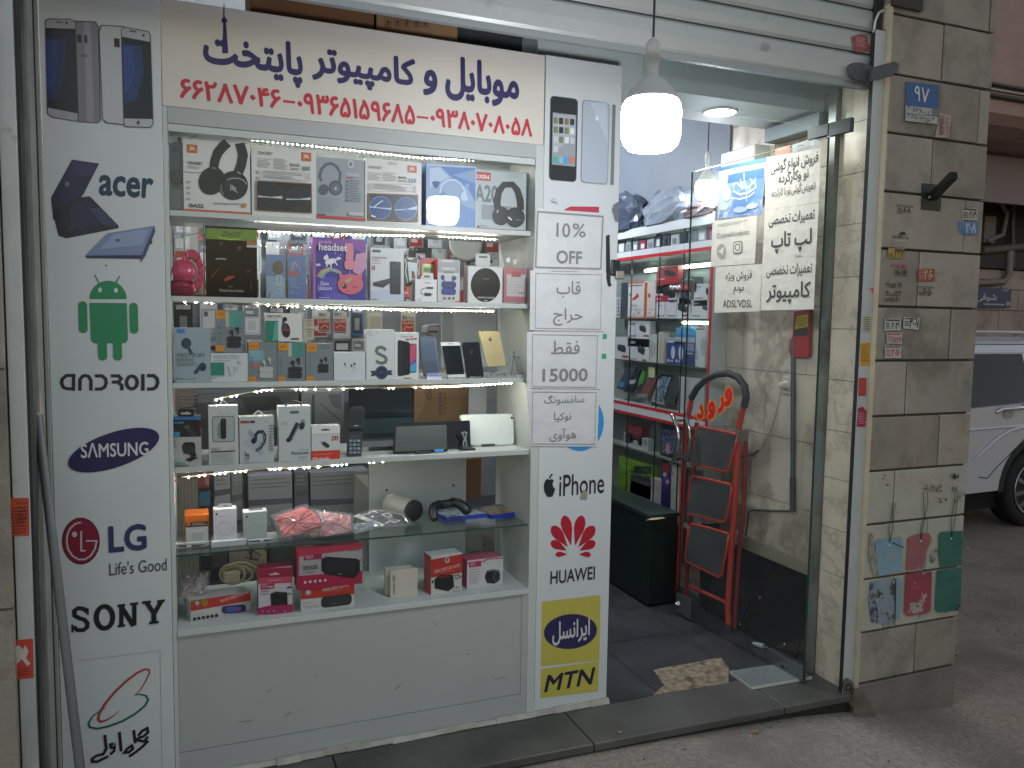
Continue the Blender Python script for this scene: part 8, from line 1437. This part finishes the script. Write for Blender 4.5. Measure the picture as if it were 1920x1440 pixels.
# greenhouse: tapered
base = [(fx+.35, .80), (rx+.74, .90)]; roof = [(fx+1.05, 1.42), (rx+.45, 1.44)]
def gh(y0, y1, zoff=0):
    pass
mb = MB(); ys0, ys1 = W0+.03, W1-.03; yr0, yr1 = W0+.20, W1-.20
mb.hexa([(fx+.30, ys0, .80), (rx+.76, ys0, .88), (rx+.76, ys1, .88), (fx+.30, ys1, .80)], [(fx+1.1, yr0, 1.40), (rx+.42, yr0, 1.40), (rx+.42, yr1, 1.40), (fx+1.1, yr1, 1.40)], CP); mb.hexa([(fx+1.1, yr0, 1.401), (rx+.42, yr0, 1.401), (rx+.42, yr1, 1.401), (fx+1.1, yr1, 1.401)], [(fx+1.35, yr0+.12, 1.46), (rx+.3, yr0+.12, 1.46), (rx+.3, yr1-.12, 1.46), (fx+1.35, yr1-.12, 1.46)], CP); part('cabin', mb, car, bev=.03)
sl_ = Vector((0, yr0-ys0, .56)).normalized(); gp = Pl((0, ys0, .84), (1, 0, 0), (0, -sl_.z, sl_.y), sl_)
def win(u0, u1, v0, v1, slant=0, slant2=0): 
    mb = MB(); mb.prism(gp, [(u0, v0), (u1, v0), (u1+slant2, v1), (u0+slant, v1)], .004, TIN, w=.006); part('window', mb, car, bev=.002)
win(fx+.75, fx+1.55, .05, .50, .35, 0); win(fx+1.60, rx-.02, .05, .50, 0, -.02); win(rx+.04, rx+.5, .07, .48, 0, -.18)
mb = MB(); mb.pbox(gp, fx+.6, rx+.6, .03, .048, .006, M('b5b8bc', .15, .9), w=.01); part('chrome_trim', mb, car)
mb = MB(); mb.pbox(gp, fx+1.0, rx+.45, .51, .535, .006, M('b5b8bc', .2, .7), w=.008); part('window_trim', mb, car)
mb = MB(); mb.tube([(fx+1.5, yr0+.10, 1.45), (fx+1.6, yr0+.09, 1.50), (rx+.1, yr0+.09, 1.50), (rx+.25, yr0+.10, 1.45)], .016, M('b0b2b6', .3, .6), 8); part('roof_rail', mb, car)
sp = fac(W0-.001)
mb = MB(); ik = Ink(mb, fac(W0), (-13, -9, 1), w0=.0015); SH = M('26272b', .6)
for pts in ([(1833, 893), (1850, 896), (1868, 875), (1905, 838), (1920, 822)], ): ik.s(SH, 1.4, pts)
part('door_gap', mb, car)
mb = MB(); ik = Ink(None, fac(W0), (-13, -9, 1)); pts = [fac(W0).hit(x-13, y-9)+Vector((0, -.004, 0)) for x, y in ((1822, 862), (1840, 846), (1865, 822), (1890, 806), (1920, 798))]; mb.tube(pts, [.004, .014, .018, .018, .018], CP, 8); mb.tube([(fx+.2, W0-.002, .69), (rx+.3, W0-.002, .74)], .012, CP, 8); part('crease', mb, car)
mb = MB(); e = ik.ext(1868, 758, 1918, 770); yy = W0-.03
mb.tube([(e[0], W0+.0, e[1]), (e[0]+.02, yy, (e[1]+e[3])/2), (e[2]-.02, yy, (e[1]+e[3])/2+.006), (e[2], W0, e[3])], .017, M('c3c6c9', .15, .8), 10); part('door_handle', mb, car)
mb = MB(); mb.lathe([(.0, .0), (.055, .0), (.06, .003)], M('97969c', .4, .2), 20, Matrix.Translation(((e[0]+e[2])/2-.02, W0-.004, e[1]-.02)) @ Matrix.Rotation(rad(90), 4, 'X') @ Matrix.Scale(.6, 4, (0, 1, 0))); part('handle_recess', mb, car)
for cx in (fx, rx):
    mb = MB(); n = 16; a0 = [(cx+r*math.cos(math.pi-math.pi*i/n), G0+.335+r*math.sin(math.pi-math.pi*i/n)) for r in (.40, .455) for i in range(n+1)]
    for i in range(n): 
        q_ = [a0[i], a0[i+1], a0[n+2+i], a0[n+1+i]]; mb.prism(fac(W0-.004), q_, .03, DKP)
    part('arch_trim', mb, car)
    for y_ in (W0+.015, W1-.235):
        T = Matrix.Translation((cx, y_, G0+.335)) @ Matrix.Rotation(rad(90), 4, 'X'); s = 1 if y_ < W0+.5 else -1
        wb = root('wheel', (0, 0, 0), None, None); wb.parent = car; wb.location = Vector((cx, y_, G0+.335))-Vector(car.location)
        T2 = T @ Matrix.Rotation(0 if s == 1 else math.pi, 4, 'Y')
        mb = MB(); mb.lathe([(.235, -.21), (.31, -.215), (.335, -.18), (.335, -.03), (.318, -.005), (.26, .0), (.235, -.01)], M('141415', .8), 40, T2); mb.lathe([(.236, -.21), (.236, -.02)], M('2b2c2e', .6), 40, T2); part('tyre', mb, wb)
        mb = MB(); AL = M('9a9ca2', .25, .85); mb.lathe([(.232, -.012), (.238, .002), (.222, .004), (.216, -.02)], AL, 40, T2); mb.lathe([(.0, .012), (.05, .010), (.058, -.01)], AL, 20, T2)
        for k_ in range(10):
            a_ = 2*math.pi*k_/10+.2; c2, s2 = math.cos(a_), math.sin(a_); nx, ny = -s2, c2
            P4_ = lambda r, w, zz: T2 @ Vector((c2*r+nx*w, s2*r+ny*w, zz))
            mb.hexa([P4_(.045, -.016, -.02), P4_(.22, -.026, -.022), P4_(.22, .026, -.022), P4_(.045, .016, -.02)], [P4_(.045, -.012, .006), P4_(.222, -.018, -.004), P4_(.222, .018, -.004), P4_(.045, .012, .006)], AL)
        mb.lathe([(.0, -.10), (.228, -.10)], M('1c1d1f', .7), 30, T2); part('rim', mb, wb)
mb = MB(); mb.box(fx-.2, rx+.3, W0+.12, W1-.12, .02, .25, M('0e0e0f', .9)); part('underbody', mb, car)
mb = MB(); mb.box(rx+.60, rx+.80, W0+.02, W0+.2, .62, .86, M('7a1a1e', .2)); part('tail_lamp', mb, car, bev=.01)
mb = MB(); mb.box(fx-.80, fx-.55, W0+.02, W0+.3, .5, .6, M('b9bcc0', .1)); part('headlight', mb, car, bev=.01)
car.location = Vector(car.location)+Vector((.09, 0, -.05))
